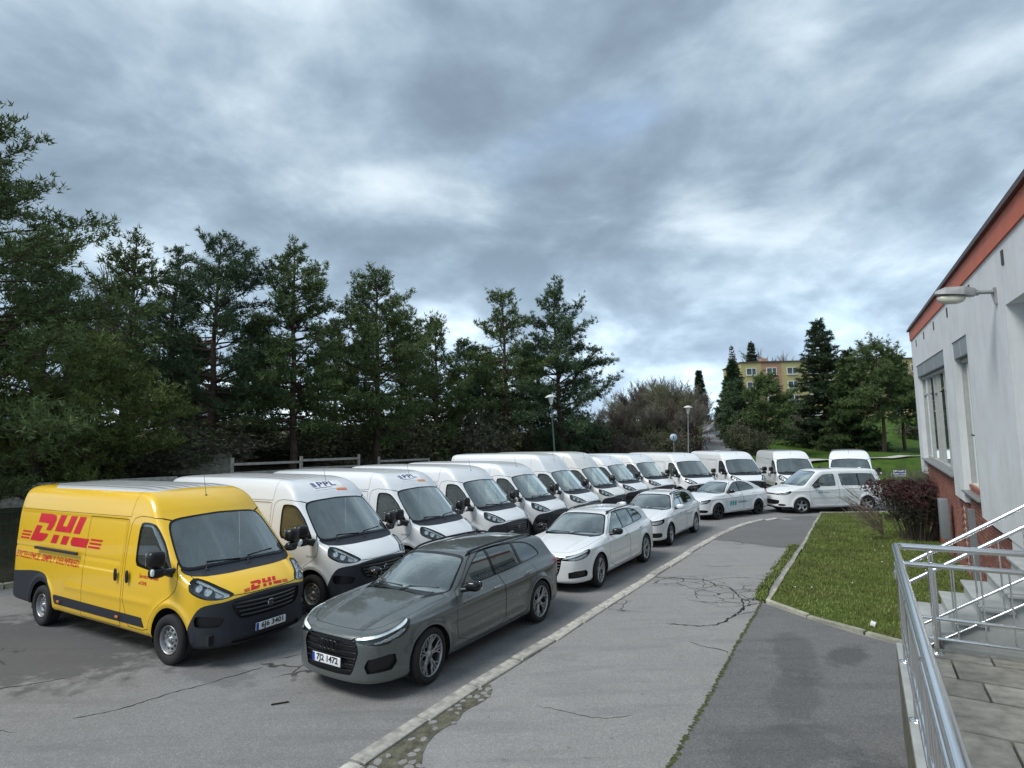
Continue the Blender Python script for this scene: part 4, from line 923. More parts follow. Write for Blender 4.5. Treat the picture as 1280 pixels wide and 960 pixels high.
# ------------------------------------------------------------------ terrain
def edge_y(x): return np.interp(x, [-60, -20, -13, -9, -2.5, 3, 8, 14, 17, 20, 30, 60], [-30, 4, 12.2, 17.5, 26.5, 33, 37, 37.5, 35.5, 33.5, 32.5, 32])
def terrain(x, y):
    x = np.asarray(x, float); y = np.asarray(y, float); d = y-edge_y(x); dp = np.maximum(d, 0)
    right = sst(2, 12, x); left = 1-sst(-8, 2, x)
    z = .35*sst(.3, 4, d)+(1.15*right)*sst(.5, 6, d)+.040*np.minimum(dp, 120)
    z = z+right*2.4*sst(46, 78, y)+left*1.25*sst(2.2, 7, d)
    z = z-.05*(d < .3)
    z = z+sst(1, 6, d)*(.10*np.sin(x*.7+1.3)*np.cos(y*.45)+.05*np.sin(x*1.9+y*1.3))
    return z
def grass_mat(name, dark=1.0, wild=0.0):
    m, nt, b = NT(name); p = pos(nt, False)
    n1 = noise_(nt, p, .55, 4, .6); n2 = noise_(nt, p, 7, 6, .7); n3 = noise_(nt, p, 60, 3, .6)
    c1 = ramp(nt, n2, [(.25, (.055*dark, .085*dark, .018*dark)), (.5, (.115*dark, .16*dark, .030*dark)), (.75, (.17*dark, .19*dark, .052*dark))])
    dry = ramp(nt, n1, [(.42, 0.0), (.68, .75+wild*.25)]); c = mixc(nt, dry, c1, (.13*dark, .115*dark, .045*dark))
    c = mixc(nt, mth(nt, 'MULTIPLY', n3, .55), c, (.012, .022, .006)); lk(nt, c, b.inputs['Base Color']); b.inputs['Roughness'].default_value = .95; b.inputs['Specular IOR Level'].default_value = .15
    bump(nt, b, mth(nt, 'ADD', n3, n2), .9, .03); return m
def asphalt_mat(name, base, var=.22, speck=.5, dark_ovals=None, cracks=None, tint=(1.0, 1.0, 1.0), crackscale=2.6):
    m, nt, b = NT(name); p = pos(nt, False)
    n1 = noise_(nt, p, .35, 5, .6, .4); n2 = noise_(nt, p, 3.2, 6, .65); n3 = noise_(nt, p, 130, 2, .6); n4 = noise_(nt, p, 42, 3, .6)
    f = mth(nt, 'ADD', mth(nt, 'MULTIPLY', n1, .55), mth(nt, 'ADD', mth(nt, 'MULTIPLY', n2, .45), 0.0))
    c = ramp(nt, f, [(.30, tuple(base*(1-var)*t for t in tint)), (.70, tuple(base*(1+var)*t for t in tint))])
    vor = node(nt, 'ShaderNodeTexVoronoi'); vor.inputs['Scale'].default_value = 95; lk(nt, p, vor.inputs['Vector'])
    sp = ramp(nt, vor.outputs['Color'], [(.0, base*.45), (.6, base*1.0), (1.0, base*2.1)]); c = mixc(nt, speck, c, mixc(nt, 1.0, c, sp, 'MIX'))
    spots = ramp(nt, noise_(nt, p, 11, 2, .4), [(.70, 0.0), (.76, .45)]); c = mixc(nt, spots, c, (base*.45,)*3)
    mp0 = node(nt, 'ShaderNodeMapping'); mp0.inputs['Rotation'].default_value = (0, 0, R(-58)); mp0.inputs['Scale'].default_value = (.35, 2.2, 1); lk(nt, p, mp0.inputs[0])
    wear = ramp(nt, noise_(nt, mp0.outputs[0], 1.1, 6, .65, .6), [(.38, .30), (.5, 0.0)]); c = mixc(nt, wear, c, (base*.55,)*3)
    wear2 = ramp(nt, noise_(nt, p, 1.7, 7, .7, .8), [(.55, 0.0), (.72, .35)]); c = mixc(nt, wear2, c, (base*1.35, base*1.33, base*1.28))
    rough = ramp(nt, n2, [(.3, .78), (.7, .95)])
    if dark_ovals:
        for (x, y, rx, ry, a, s_) in dark_ovals:      # stains and other darker places, ovals with ragged edges
            mp = node(nt, 'ShaderNodeMapping', vector_type='TEXTURE'); mp.inputs['Location'].default_value = (x, y, 0); mp.inputs['Rotation'].default_value = (0, 0, a); mp.inputs['Scale'].default_value = (rx, ry, 1); lk(nt, p, mp.inputs[0])
            ln = node(nt, 'ShaderNodeVectorMath', operation='LENGTH'); lk(nt, mp.outputs[0], ln.inputs[0])
            d = mth(nt, 'ADD', ln.outputs['Value'], mth(nt, 'MULTIPLY', mth(nt, 'SUBTRACT', n2, .5), 1.6))
            fac = ramp(nt, d, [(.70, s_), (1.12, 0.0)]); c = mixc(nt, fac, c, (base*.32, base*.33, base*.35))
    h = mth(nt, 'ADD', mth(nt, 'MULTIPLY', n3, .6), mth(nt, 'MULTIPLY', n4, .5))
    if cracks is not None:
        pw = node(nt, 'ShaderNodeVectorMath', operation='ADD'); nn = node(nt, 'ShaderNodeTexNoise'); nn.inputs['Scale'].default_value = 2.5; lk(nt, p, nn.inputs['Vector'])
        sc = node(nt, 'ShaderNodeVectorMath', operation='SCALE'); sc.inputs['Scale'].default_value = .35; lk(nt, nn.outputs['Color'], sc.inputs[0]); lk(nt, p, pw.inputs[0]); lk(nt, sc.outputs[0], pw.inputs[1])
        v = node(nt, 'ShaderNodeTexVoronoi', feature='DISTANCE_TO_EDGE'); v.inputs['Scale'].default_value = crackscale; lk(nt, pw.outputs[0], v.inputs['Vector'])
        line = ramp(nt, v.outputs['Distance'], [(.010, 1.0), (.040, 0.0)])
        msk = None
        for (x, y, r0) in cracks:
            mp = node(nt, 'ShaderNodeVectorMath', operation='DISTANCE'); lk(nt, p, mp.inputs[0]); mp.inputs[1].default_value = (x, y, .07)
            q = ramp(nt, mth(nt, 'ADD', mth(nt, 'DIVIDE', mp.outputs['Value'], r0), mth(nt, 'MULTIPLY', mth(nt, 'SUBTRACT', n2, .5), 1.5)), [(.6, 1.0), (.95, 0.0)])
            msk = q if msk is None else mth(nt, 'MAXIMUM', msk, q)
        lf = mth(nt, 'MULTIPLY', line, msk); c = mixc(nt, mth(nt, 'MULTIPLY', lf, .85), c, (.014, .014, .013)); h = mth(nt, 'SUBTRACT', h, mth(nt, 'MULTIPLY', lf, 4))
    lk(nt, c, b.inputs['Base Color']); lk(nt, rough, b.inputs['Roughness']); b.inputs['Specular IOR Level'].default_value = .3
    bump(nt, b, h, .5, .006); return m
MAT['grass'] = grass_mat('lawn_grass'); MAT['wild_grass'] = grass_mat('rough_grass', .8, 1.0)
MAT['earth'] = simple('leaf_litter', (.045, .04, .028), .95, var=.5, scale=2.5, bmp=.8, bscale=12, bdist=.05)
MAT['road'] = asphalt_mat('worn_asphalt', .205, .20, .42, dark_ovals=[(-8.2, 9.4, 3.4, 1.5, R(-20), .75), (-6.4, 12.5, 3.5, 2.2, R(-25), .5), (-4.2, 8.2, .9, .35, R(-30), .35), (4.2, 19.5, 2.4, 1.2, R(60), .3), (-1.0, 10.5, 1.5, .9, R(55), .35)], cracks=[(-9, 8.3, 1.6), (-3.2, 8.4, .6)], crackscale=1.7, tint=(1, .985, .95))
MAT['pavement'] = asphalt_mat('pale_footpath_asphalt', .25, .12, .38, cracks=[(4.35, 11.4, 1.05), (3.9, 12.4, .7), (1.9, 10.9, .5), (3.3, 12.7, .5), (7.0, 17.2, .6)], tint=(1.0, .97, .92))
MAT['patch'] = asphalt_mat('dark_footpath_asphalt', .14, .25, .5, dark_ovals=[(3.9, 8.2, 1.1, .35, R(70), .34), (3.3, 7.0, 1.0, .3, R(60), .32), (2.6, 5.9, .9, .45, R(20), .28), (4.6, 8.2, .6, .25, R(40), .5), (3.0, 4.9, 1.1, .5, R(50), .5)])
MAT['concrete'] = simple('kerb_concrete', (.37, .36, .32), .9, var=.38, scale=9, bmp=.8, bscale=45, per=.16)
MAT['old_concrete'] = simple('mossy_concrete', (.28, .28, .22), .9, var=.4, scale=6, bmp=.5, bscale=50, per=.2)
MAT['soil'] = simple('dirt_and_moss', (.105, .100, .070), .95, var=.55, scale=9, bmp=.9, bscale=40, bdist=.02)
MAT['moss'] = simple('moss', (.060, .075, .020), .95, var=.5, scale=14, bmp=.9, bscale=60, bdist=.02)

def sheet(name, xs, ys, fz, m, kind='structure', parent=None):
    X, Y = np.meshgrid(xs, ys, indexing='ij'); Z = fz(X, Y); V = np.stack([X, Y, Z], -1).reshape(-1, 3); nx, ny = X.shape
    i, j = np.meshgrid(np.arange(nx-1), np.arange(ny-1), indexing='ij'); a = (i*ny+j).ravel()
    F = np.stack([a, a+ny, a+ny+1, a+1], 1); o = link(name, mesh_np(name, V, F), m, parent); 
    if kind: o['kind'] = kind
    return o
def poly_sheet(name, pts, z, m, kind='structure', it=0, zf=None, parent=None, maxe=None):
    P = [tuple(p) for p in (chaikin(pts, it) if it else pts)]; r = delaunay_2d_cdt([Vector(p) for p in P], [], [list(range(len(P)))], 1, 1e-5)
    V = np.array([list(v) for v in r[0]]); T = np.array([list(f) for f in r[2]])
    if maxe: V, T = refine(V, T, maxe)
    Z = zf(V[:, 0], V[:, 1]) if zf else np.full(len(V), z); V3 = np.column_stack([V, Z])
    a, b_, c = V3[T[:, 0]], V3[T[:, 1]], V3[T[:, 2]]; nn = np.cross(b_-a, c-a)[:, 2]; T[nn < 0] = T[nn < 0][:, ::-1]
    o = link(name, mesh_np(name, V3, T), m, parent)
    if kind: o['kind'] = kind
    return o
def warpax(lo, hi, n, c, k=3): 
    t = np.linspace(-1, 1, n); s = np.sign(t)*np.abs(t)**k; a = np.where(s < 0, (c-lo)*s, (hi-c)*s)+c; return np.unique(a)
g_xs = warpax(-420, 420, 260, 12, 2.4); g_ys = warpax(-60, 700, 240, 36, 2.4)
ter = sheet('ground', g_xs, g_ys, lambda x, y: terrain(x, y)-.03, None)
def terrain_mat():
    m, nt, b = NT('rough_ground'); p = pos(nt, False); sep = node(nt, 'ShaderNodeSeparateXYZ'); lk(nt, p, sep.inputs[0])
    n2 = noise_(nt, p, 1.3, 7, .7); n3 = noise_(nt, p, 30, 3, .6); n0 = noise_(nt, p, .12, 3, .5)
    e = ramp(nt, n2, [(.3, (.06, .055, .035)), (.55, (.12, .11, .07)), (.75, (.18, .175, .12))])
    g = ramp(nt, n2, [(.3, (.038, .080, .012)), (.55, (.080, .150, .020)), (.8, (.125, .180, .036))])
    mr = node(nt, 'ShaderNodeMapRange'); lk(nt, mth(nt, 'ADD', sep.outputs[0], mth(nt, 'MULTIPLY', n0, 10)), mr.inputs[0]); mr.inputs[1].default_value = 9; mr.inputs[2].default_value = 17
    c = mixc(nt, mr.outputs[0], e, g); c = mixc(nt, mth(nt, 'MULTIPLY', n3, .5), c, (.015, .02, .008)); lk(nt, c, b.inputs['Base Color']); b.inputs['Roughness'].default_value = .95; b.inputs['Specular IOR Level'].default_value = .15
    bump(nt, b, mth(nt, 'ADD', n3, mth(nt, 'MULTIPLY', n2, 2)), .9, .06); return m
ter.data.materials.append(terrain_mat())
# the car park and its road
lot = [(-40, -20), (-40, -8), (-20.5, 3.4), (-13.2, 11.7), (-9.2, 17.0), (-2.8, 26.0), (2.8, 32.6), (7.8, 36.6), (13.9, 37.1), (17.2, 35.3), (20, 33.3), (30, 32.2), (60, 31.6), (60, 22.6), (15, 22.9), (14.4, -20)]
road = poly_sheet('road', lot, 0, MAT['road'])
# ------------------------------------------------------------------ footpath, kerbs, lawn
KERB = [(-4.2, 1.6), (-3.0, 3.6), (-1.55, 5.91), (-1.09, 6.72), (-.49, 7.71), (.46, 9.13), (1.60, 10.92), (3.08, 13.27), (4.09, 14.83), (5.37, 16.90), (6.54, 18.62), (7.82, 20.30), (8.81, 21.35), (9.88, 22.28), (10.7, 22.75)]
PZ = .062
def pz(x, y): return PZ*(1-sst(21.0, 22.9, y+.25*(x-9)))+.006
pave = KERB+[(12.55, 23.35), (12.35, 23.1), (9.53, 18.5), (7.60, 15.4), (6.2, 13.2), (5.2, 11.7), (4.62, 10.85), (5.3, 9.15), (6.2, 7.6), (4.4, 6.2), (3.8, 5.7), (1.2, 1.4), (-1.0, -2.0), (-6.2, -2.0)]
pv = poly_sheet('pavement', [tuple(p) for p in pave], PZ, MAT['pavement'], zf=pz, maxe=1.2)
poly_sheet('pavement_patch', [(5.9, 17.75), (6.62, 17.22), (7.13, 16.60), (7.42, 16.2), (7.90, 16.05), (9.50, 18.55), (12.3, 23.0), (12.0, 23.1), (10.9, 22.85), (9.95, 22.2), (8.9, 21.25), (7.95, 20.2), (6.68, 18.5)], 0, MAT['patch'], zf=lambda x, y: pz(x, y)+.005, maxe=.9, it=0)
poly_sheet('pavement_patch', [(4.60, 10.83), (4.35, 10.5), (3.6, 9.25), (2.86, 8.0), (2.02, 6.6), (1.50, 5.75), (.2, 3.5), (-1.6, .4), (1.1, .4), (1.4, 1.7), (3.8, 5.7), (4.4, 6.4), (6.2, 7.65), (5.25, 9.1), (4.95, 9.8)], 0, MAT['patch'], zf=lambda x, y: pz(x, y)+.005, it=0)
rk = random.Random(3)
# moss along the joint between the two asphalts
def strip_poly(line, w0, w1, rnd, n=60, side=0):
    P = chaikin(line, 2, False); L = np.r_[0, np.cumsum(np.linalg.norm(np.diff(P, axis=0), axis=1))]; t = np.linspace(0, L[-1], n)
    X = np.interp(t, L, P[:, 0]); Y = np.interp(t, L, P[:, 1]); dx = np.gradient(X); dy = np.gradient(Y); l = np.hypot(dx, dy); nx, ny = -dy/l, dx/l
    a = [w0+(w1-w0)*rnd.random() for _ in t]; b_ = [w0+(w1-w0)*rnd.random() for _ in t]
    if side > 0: b_ = [.01]*n
    if side < 0: a = [.01]*n
    return X, Y, nx, ny, np.array(a), np.array(b_)
def strip(name, line, w0, w1, z, m, kind='stuff', n=60, side=0, seed=1, parent=None):
    X, Y, nx, ny, a, b_ = strip_poly(line, w0, w1, random.Random(seed), n, side); n = len(X)
    V = np.vstack([np.stack([X+nx*a, Y+ny*a, np.full(n, z)], 1), np.stack([X-nx*b_, Y-ny*b_, np.full(n, z)], 1)]); i = np.arange(n-1)
    o = link(name, mesh_np(name, V, np.stack([n+i, n+i+1, i+1, i], 1)), m, parent)
    if kind: o['kind'] = kind
    return o
strip('moss', [(4.6, 10.9), (4.45, 10.6), (3.6, 9.25), (2.86, 8.0), (2.02, 6.6), (1.5, 5.75), (.2, 3.5)], -.004, .045, PZ+.013, MAT['moss'], n=420)
strip('moss', [(4.70, 10.9), (5.15, 11.8), (6.15, 13.4), (7.5, 15.5), (7.9, 16.1)], .0, .26, PZ+.016, MAT['moss'], n=160, side=1, seed=4)
strip('dirt', [(-3.0, 3.25), (-1.38, 5.9), (-.92, 6.7), (-.30, 7.7), (.62, 9.1)], .02, .05, PZ+.012, MAT['soil'], n=60, seed=8)
poly_sheet('dirt', [(-1.75, 5.1), (-1.42, 5.85), (-1.0, 6.55), (-.60, 7.2), (-.36, 7.55), (-.30, 7.25), (-.42, 6.98), (-.62, 6.78), (-.66, 6.55), (-.86, 6.32), (-.96, 6.0), (-.92, 5.6), (-1.15, 5.2), (-1.2, 4.7), (-1.5, 4.4)], PZ+.011, MAT['soil'], 'stuff', it=1)
strip('dirt', [(.7, 9.25), (1.75, 10.9), (3.2, 13.2), (4.2, 14.8)], .0, .07, PZ+.012, MAT['soil'], n=80, seed=9)
# pieces of broken surface lying in the dirt
frag = empty('broken_asphalt', (-.9, 6.2, 0)); tag(frag, 'broken asphalt pieces and rubble in the dirt hollow beside the kerb', 'rubble')
fm = [MB().prism([(math.cos(a)*(.5+.3*rk.random()), math.sin(a)*(.5+.3*rk.random())) for a in [2*math.pi*k/6 for k in range(6)]], 0, .10).mesh('asphalt_piece') for _ in range(4)]
for q in fm: q.materials.append(MAT['pavement'])
DP = chaikin([(-1.75, 5.1), (-1.42, 5.85), (-1.0, 6.55), (-.60, 7.2), (-.36, 7.55), (-.30, 7.25), (-.42, 6.98), (-.62, 6.78), (-.66, 6.55), (-.86, 6.32), (-.96, 6.0), (-.92, 5.6), (-1.15, 5.2), (-1.2, 4.7), (-1.5, 4.4)], 1)
for i_ in range(16):
    for j_ in range(30):
        x = -1.75+i_*.115+(j_ % 2)*.055+rk.uniform(-.02, .02); y = 4.4+j_*.105+rk.uniform(-.02, .02); d_ = sdp(DP, np.array([x]), np.array([y]))[0]
        if d_ > .0 or rk.random() < .28+.5*(d_ < -.12): continue
        o = link('asphalt_piece', fm[rk.randrange(4)], None, frag); s_ = rk.uniform(.062, .085); o.location = (x+.9, y-6.2, PZ-.002); o.scale = (s_, s_*rk.uniform(.7, 1), .13+.05*rk.random()); o.rotation_euler = (rk.uniform(-.06, .06), rk.uniform(-.06, .06), rk.random()*6)
# kerb stones, one by one
def kerb_run(line, L, w, z0, z1, m, parent, name='kerb_stone', jit=.016, zf=None, side=1):
    P = chaikin(line, 2, False); S_ = np.r_[0, np.cumsum(np.linalg.norm(np.diff(P, axis=0), axis=1))]; n = int(S_[-1]/L)
    for k in range(n):
        a, b_ = (k*L+.016+.02*rk.random()), ((k+1)*L-.010); p0 = Vector((np.interp(a, S_, P[:, 0]), np.interp(a, S_, P[:, 1]))); p1 = Vector((np.interp(b_, S_, P[:, 0]), np.interp(b_, S_, P[:, 1])))
        d = (p1-p0); l = d.length; ang = math.atan2(d.y, d.x); c = (p0+p1)/2; nrm = Vector((-d.y, d.x))/l; c = c-nrm*side*w/2
        mb = MB(); hh = z1-z0; q = [(-l/2, -w/2), (l/2, -w/2), (l/2, w/2), (-l/2, w/2)]; j = lambda: rk.uniform(-jit, jit)
        bvl = .012; V = [(x, y, z0) for x, y in q]+[(x+j()*.4, y+j()*.4, z1-bvl) for x, y in q]+[(x*(1-.02/l)+j()*.3, y*.88, z1+j()*.25) for x, y in q]
        mb.add(V, [(0, 1, 5, 4), (1, 2, 6, 5), (2, 3, 7, 6), (3, 0, 4, 7), (4, 5, 9, 8), (5, 6, 10, 9), (6, 7, 11, 10), (7, 4, 8, 11), (8, 9, 10, 11)])
        o = mb.build(name, m, parent); zz = zf(c.x, c.y) if zf else 0; o.location = (c.x+j(), c.y+j(), zz+j()*.35); o.rotation_euler = (j()*.6, j()*.6, ang+j()*.8)
kerb = empty('kerb'); kerb['kind'] = 'structure'
kerb_run(KERB, .98, .20, -.05, .094, MAT['concrete'], kerb, zf=lambda x, y: float(pz(x, y))-PZ-.004, side=1)
le = empty('lawn_edging'); le['kind'] = 'structure'
kerb_run([(4.66, 10.86), (5.25, 11.8), (6.25, 13.35), (7.66, 15.55), (9.55, 18.6), (12.42, 23.25)], .98, .075, -.02, .115, MAT['old_concrete'], le, 'edging_stone', side=1)
kerb_run([(4.66, 10.82), (4.92, 9.85), (5.32, 9.1), (6.0, 8.0)], .97, .085, -.02, .125, MAT['old_concrete'], le, 'edging_stone', side=-1)
kerb_run([(12.5, 23.32), (15, 23.1), (19, 22.9)], .98, .10, -.02, .11, MAT['concrete'], le, 'edging_stone', side=-1)
lawnP = [(4.72, 10.86), (5.3, 11.75), (6.3, 13.3), (7.72, 15.5), (9.6, 18.55), (12.5, 23.22), (19, 22.8), (19, 12), (9.5, 5), (6.1, 8.0), (5.4, 9.15), (4.98, 9.9)]
lawn = poly_sheet('lawn', lawnP, .095, MAT['grass'])
def blades(name, n, inside, hgt, m, seed, zf, w=.012, lean=.5):
    r = np.random.default_rng(seed); P = inside(r, n); n = len(P); a = r.uniform(0, 2*np.pi, n); h = hgt*r.uniform(.5, 1.3, n); ww = w*r.uniform(.6, 1.4, n)
    d = np.stack([np.cos(a), np.sin(a), 0*a], 1); l = np.stack([-np.sin(a), np.cos(a), 0*a], 1)*(h*r.uniform(-lean, lean, n))[:, None]
    B = np.column_stack([P, zf(P[:, 0], P[:, 1])]); V = np.stack([B-d*ww[:, None], B+d*ww[:, None], B+l+np.array([0, 0, 1])*h[:, None]], 1).reshape(-1, 3)
    o = link(name, mesh_np(name, V, np.arange(3*n).reshape(-1, 3), None, False), m); o['kind'] = 'stuff'; return o
LP = np.array(lawnP)
def in_lawn(r, n):
    P = np.column_stack([r.uniform(4.6, 15, n*2), r.uniform(8.0, 23.2, n*2)]); keep = sdp(LP, P[:, 0], P[:, 1]) < -.02; return P[keep][:n]
MAT['blade'] = simple('grass_blade', (.135, .175, .042), .8, var=.45, scale=1.2)
blades('grass', 60000, in_lawn, .045, MAT['blade'], 5, lambda x, y: np.full(len(x), .093))
# rough tufts along the edges
def in_edge(r, n):
    t = r.uniform(0, 1, n); L_ = np.array([(4.68, 10.9), (5.2, 11.85), (6.2, 13.4), (7.6, 15.6), (8.1, 16.4)]); i = t*(len(L_)-1.001); k = i.astype(int); f = i-k; P = L_[k]*(1-f)[:, None]+L_[k+1]*f[:, None]
    return P+np.column_stack([-np.abs(r.normal(0, .08, n)), np.abs(r.normal(0, .08, n))])
blades('grass', 3500, in_edge, .05, MAT['blade'], 6, lambda x, y: np.full(len(x), PZ+.01), w=.016, lean=1.0)
# daisies
def flowers():
    mb = MB()
    for _ in range(22):
        x, y = rk.uniform(5.6, 10.5), rk.uniform(10, 19)
        if sdp(LP, np.array([x]), np.array([y]))[0] > -.2: continue
        mb.lathe([(0, .015), (.010, .010), (.012, .0001)], 6, axis='z', c=(x, y, .13), smooth=False)
    o = mb.build('daisies', MAT['paper']); o['kind'] = 'stuff'
flowers()
o = MB().bevel_box((0, 0, 0), (.11, .07, .05), .004, rot=rotm('Z', .6)).build('litter', MAT['paper']); o.location = (5.72, 9.35, .13); o.rotation_euler = (.2, .1, .3); tag(o, 'scrap of white paper lying on the lawn near its front corner', 'litter')
# cracks in the footpath and road, as dark grooves
def crack(name, line, w, z, seed):
    r = random.Random(seed); P = chaikin(line, 2, False); L = np.r_[0, np.cumsum(np.linalg.norm(np.diff(P, axis=0), axis=1))]; n = max(8, int(L[-1]/.06)); t = np.linspace(0, L[-1], n)
    X = np.interp(t, L, P[:, 0])+np.array([r.uniform(-.018, .018) for _ in t]); Y = np.interp(t, L, P[:, 1])+np.array([r.uniform(-.018, .018) for _ in t])
    dx = np.gradient(X); dy = np.gradient(Y); l = np.hypot(dx, dy)+1e-9; a = np.array([w*r.uniform(.25, 1.1) for _ in t]); a[0] = a[-1] = .001
    V = np.vstack([np.stack([X-dy/l*a, Y+dx/l*a, np.full(n, z)], 1), np.stack([X+dy/l*a, Y-dx/l*a, np.full(n, z)], 1)]); i = np.arange(n-1)
    return V, np.stack([n+i, n+i+1, i+1, i], 1)
def cracks(name, lines, z, w, m):
    Vs, Fs, b0 = [], [], 0
    for k, ln in enumerate(lines):
        V, F = crack(name, ln, w if not isinstance(w, list) else w[k], z, k+11); Vs.append(V); Fs.append(F+b0); b0 += len(V)
    o = link(name, mesh_np(name, np.vstack(Vs), np.vstack(Fs), None, False), m); o['kind'] = 'stuff'
MAT['crackfill'] = simple('crack_dirt', (.018, .018, .014), 1.0, var=.4)
cracks('pavement_cracks', [[(2.5, 9.75), (2.83, 9.63), (3.16, 9.57), (3.43, 9.72), (3.81, 10.13), (3.96, 10.31), (4.2, 10.69), (4.50, 10.80)],
  [(3.0, 13.0), (3.81, 12.8), (4.22, 12.62), (4.2, 12.07), (4.44, 12.19), (4.4, 11.56), (4.27, 10.89), (4.05, 10.35)], [(4.22, 12.62), (4.9, 12.9), (5.6, 12.5)], [(4.2, 12.2), (3.6, 11.7), (3.5, 11.2)],
  [(2.62, 8.89), (2.8, 8.61), (3.0, 8.51), (3.02, 8.36)], [(4.4, 11.56), (4.9, 11.7), (5.1, 11.55)], [(4.3, 11.0), (4.8, 11.1)], [(3.81, 10.13), (4.35, 10.35)], [(6.5, 17.1), (6.45, 16.7), (6.8, 16.9)], [(4.6, 14.2), (4.8, 13.9), (5.3, 14.0)], [(4.27, 10.89), (3.7, 10.9), (3.3, 11.1)], [(.2, 6.9), (.9, 6.5), (1.25, 6.6)], [(-.3, 5.0), (.1, 5.2), (.6, 5.1)]], PZ+.0085, [.026, .020, .012, .010, .013, .010, .010, .012, .012, .012, .010, .006, .006], MAT['crackfill'])
cracks('road_cracks', [[(-5.2, 6.9), (-4.71, 7.2), (-4.43, 7.62), (-4.18, 7.75), (-3.9, 8.09), (-3.6, 8.4)], [(-9.5, 7.6), (-8.2, 8.0), (-7.0, 7.7), (-6.2, 8.1)], [(-7.4, 6.2), (-6.4, 6.8), (-5.6, 6.6)], [(-1.4, 9.7), (-.6, 10.4), (.2, 11.6)]], .004, [.010, .010, .007, .006], MAT['crackfill'])
o = MB().bevel_box((0, 0, 0), (.20, .018, .012), .003).build('stick', MAT['crackfill']); o.location = (-2.9, 7.2, .012); o.rotation_euler = (0, 0, .35); tag(o, 'short dark stick lying on the road in front of the grey car', 'stick')
# asphalt path up the hill, and the pale path across the grass
_G = terrain(*np.meshgrid(g_xs, g_ys, indexing='ij'))-.03
def ground_z(x, y):
    i = np.clip(np.searchsorted(g_xs, x)-1, 0, len(g_xs)-2); j = np.clip(np.searchsorted(g_ys, y)-1, 0, len(g_ys)-2); a = (x-g_xs[i])/(g_xs[i+1]-g_xs[i]); b = (y-g_ys[j])/(g_ys[j+1]-g_ys[j])
    return _G[i, j]*(1-a)*(1-b)+_G[i+1, j]*a*(1-b)+_G[i, j+1]*(1-a)*b+_G[i+1, j+1]*a*b
def ribbon(name, line, w, m, lift=.03, n=60):
    P = chaikin(line, 2, False); L = np.r_[0, np.cumsum(np.linalg.norm(np.diff(P, axis=0), axis=1))]; t = np.linspace(0, L[-1], n); X = np.interp(t, L, P[:, 0]); Y = np.interp(t, L, P[:, 1]); dx = np.gradient(X); dy = np.gradient(Y); l = np.hypot(dx, dy)
    rows = []
    for s in np.linspace(-1, 1, 5): x = X-dy/l*w/2*s; y = Y+dx/l*w/2*s; rows.append(np.stack([x, y, np.maximum(ground_z(x, y), ground_z(X, Y))+lift], 1))
    V = np.vstack(rows); F = np.vstack([np.stack([k*n+np.arange(n-1)+1, k*n+np.arange(n-1), (k+1)*n+np.arange(n-1), (k+1)*n+np.arange(n-1)+1], 1) for k in range(4)]); o = link(name, mesh_np(name, V, F), m); o['kind'] = 'structure'
MAT['path'] = asphalt_mat('path_asphalt', .20, .2, .3)
ribbon('hill_path', [(14.5, 39), (15.6, 43), (19.0, 52), (23.5, 65), (28.5, 80)], 3.0, MAT['path'], .05)
ribbon('grass_path', [(13.0, 39.2), (17, 38.6), (21, 38.4), (27, 38.8), (36, 40.2), (60, 44)], .9, MAT['concrete'], .05, 400)
# ------------------------------------------------------------------ the white building on the right, true vertical
GUP_ = GUP; AF = Vector((.51196838, .8580648, .04016436)); AF = (AF-GUP_*AF.dot(GUP_)).normalized(); NF = GUP_.cross(AF).normalized()
BM = Matrix.Identity(4)
for i in range(3): BM[i][0] = AF[i]; BM[i][1] = NF[i]; BM[i][2] = GUP_[i]
BM[0][3], BM[1][3], BM[2][3] = 13.0, 18.0, 0.0
bld = empty('building', mat=BM); tag(bld, 'white rendered building with orange roof edge and brick base at the right', 'building')
MAT['render'] = simple('white_render', (.60, .62, .63), .9, var=.09, scale=1.2, bmp=.5, bscale=180, bdist=.004)
_m = MAT['render']; _nt = _m.node_tree; _b = _nt.nodes['Principled BSDF']; _src = _b.inputs['Base Color'].links[0].from_socket
_mp = node(_nt, 'ShaderNodeMapping'); _mp.inputs['Scale'].default_value = (3.5, 3.5, .22); lk(_nt, pos(_nt), _mp.inputs[0])
lk(_nt, mixc(_nt, ramp(_nt, noise_(_nt, _mp.outputs[0], 1.6, 7, .7), [(.50, 0.0), (.75, .38)]), _src, (.36, .37, .36)), _b.inputs['Base Color'])
MAT['fascia'] = simple('orange_fascia', (.46, .10, .042), .6, var=.12, scale=3)
MAT['roofedge'] = simple('dark_red_roof_edge', (.045, .012, .012), .5, var=.3, scale=6)
MAT['roller'] = simple('grey_roller_box', (.235, .26, .275), .5, .3, var=.06)
MAT['frame'] = simple('window_frame', (.34, .34, .33), .6, var=.08)
MAT['brick'] = simple('red_brick', (.21, .085, .062), .85, var=.25, scale=3.3, bmp=.4, bscale=90, per=.28)
MAT['mortar'] = simple('mortar', (.50, .44, .38), .95, var=.15, scale=20)
MAT['room'] = simple('dark_room', (.05, .05, .052), .9); MAT['curtain'] = simple('pale_curtain', (.42, .43, .42), .9, var=.15, scale=14)
MAT['galv'] = simple('galvanised_metal', (.30, .31, .31), .5, .7, var=.2)
def wallbox(s0, s1, h0, h1, y0=-.30, y1=0.0): return ((s0+s1)/2, (y0+y1)/2, (h0+h1)/2), (s1-s0, y1-y0, h1-h0)
OP = [(-6.04, -.30, 2.46, 5.32), (-8.92, -7.28, 2.30, 5.32), (-19.0, -11.95, -3, 5.36)]
m = MB()
xs = [.60, -.30, -6.04, -7.28, -8.92, -11.95, -19.0, -21.5]
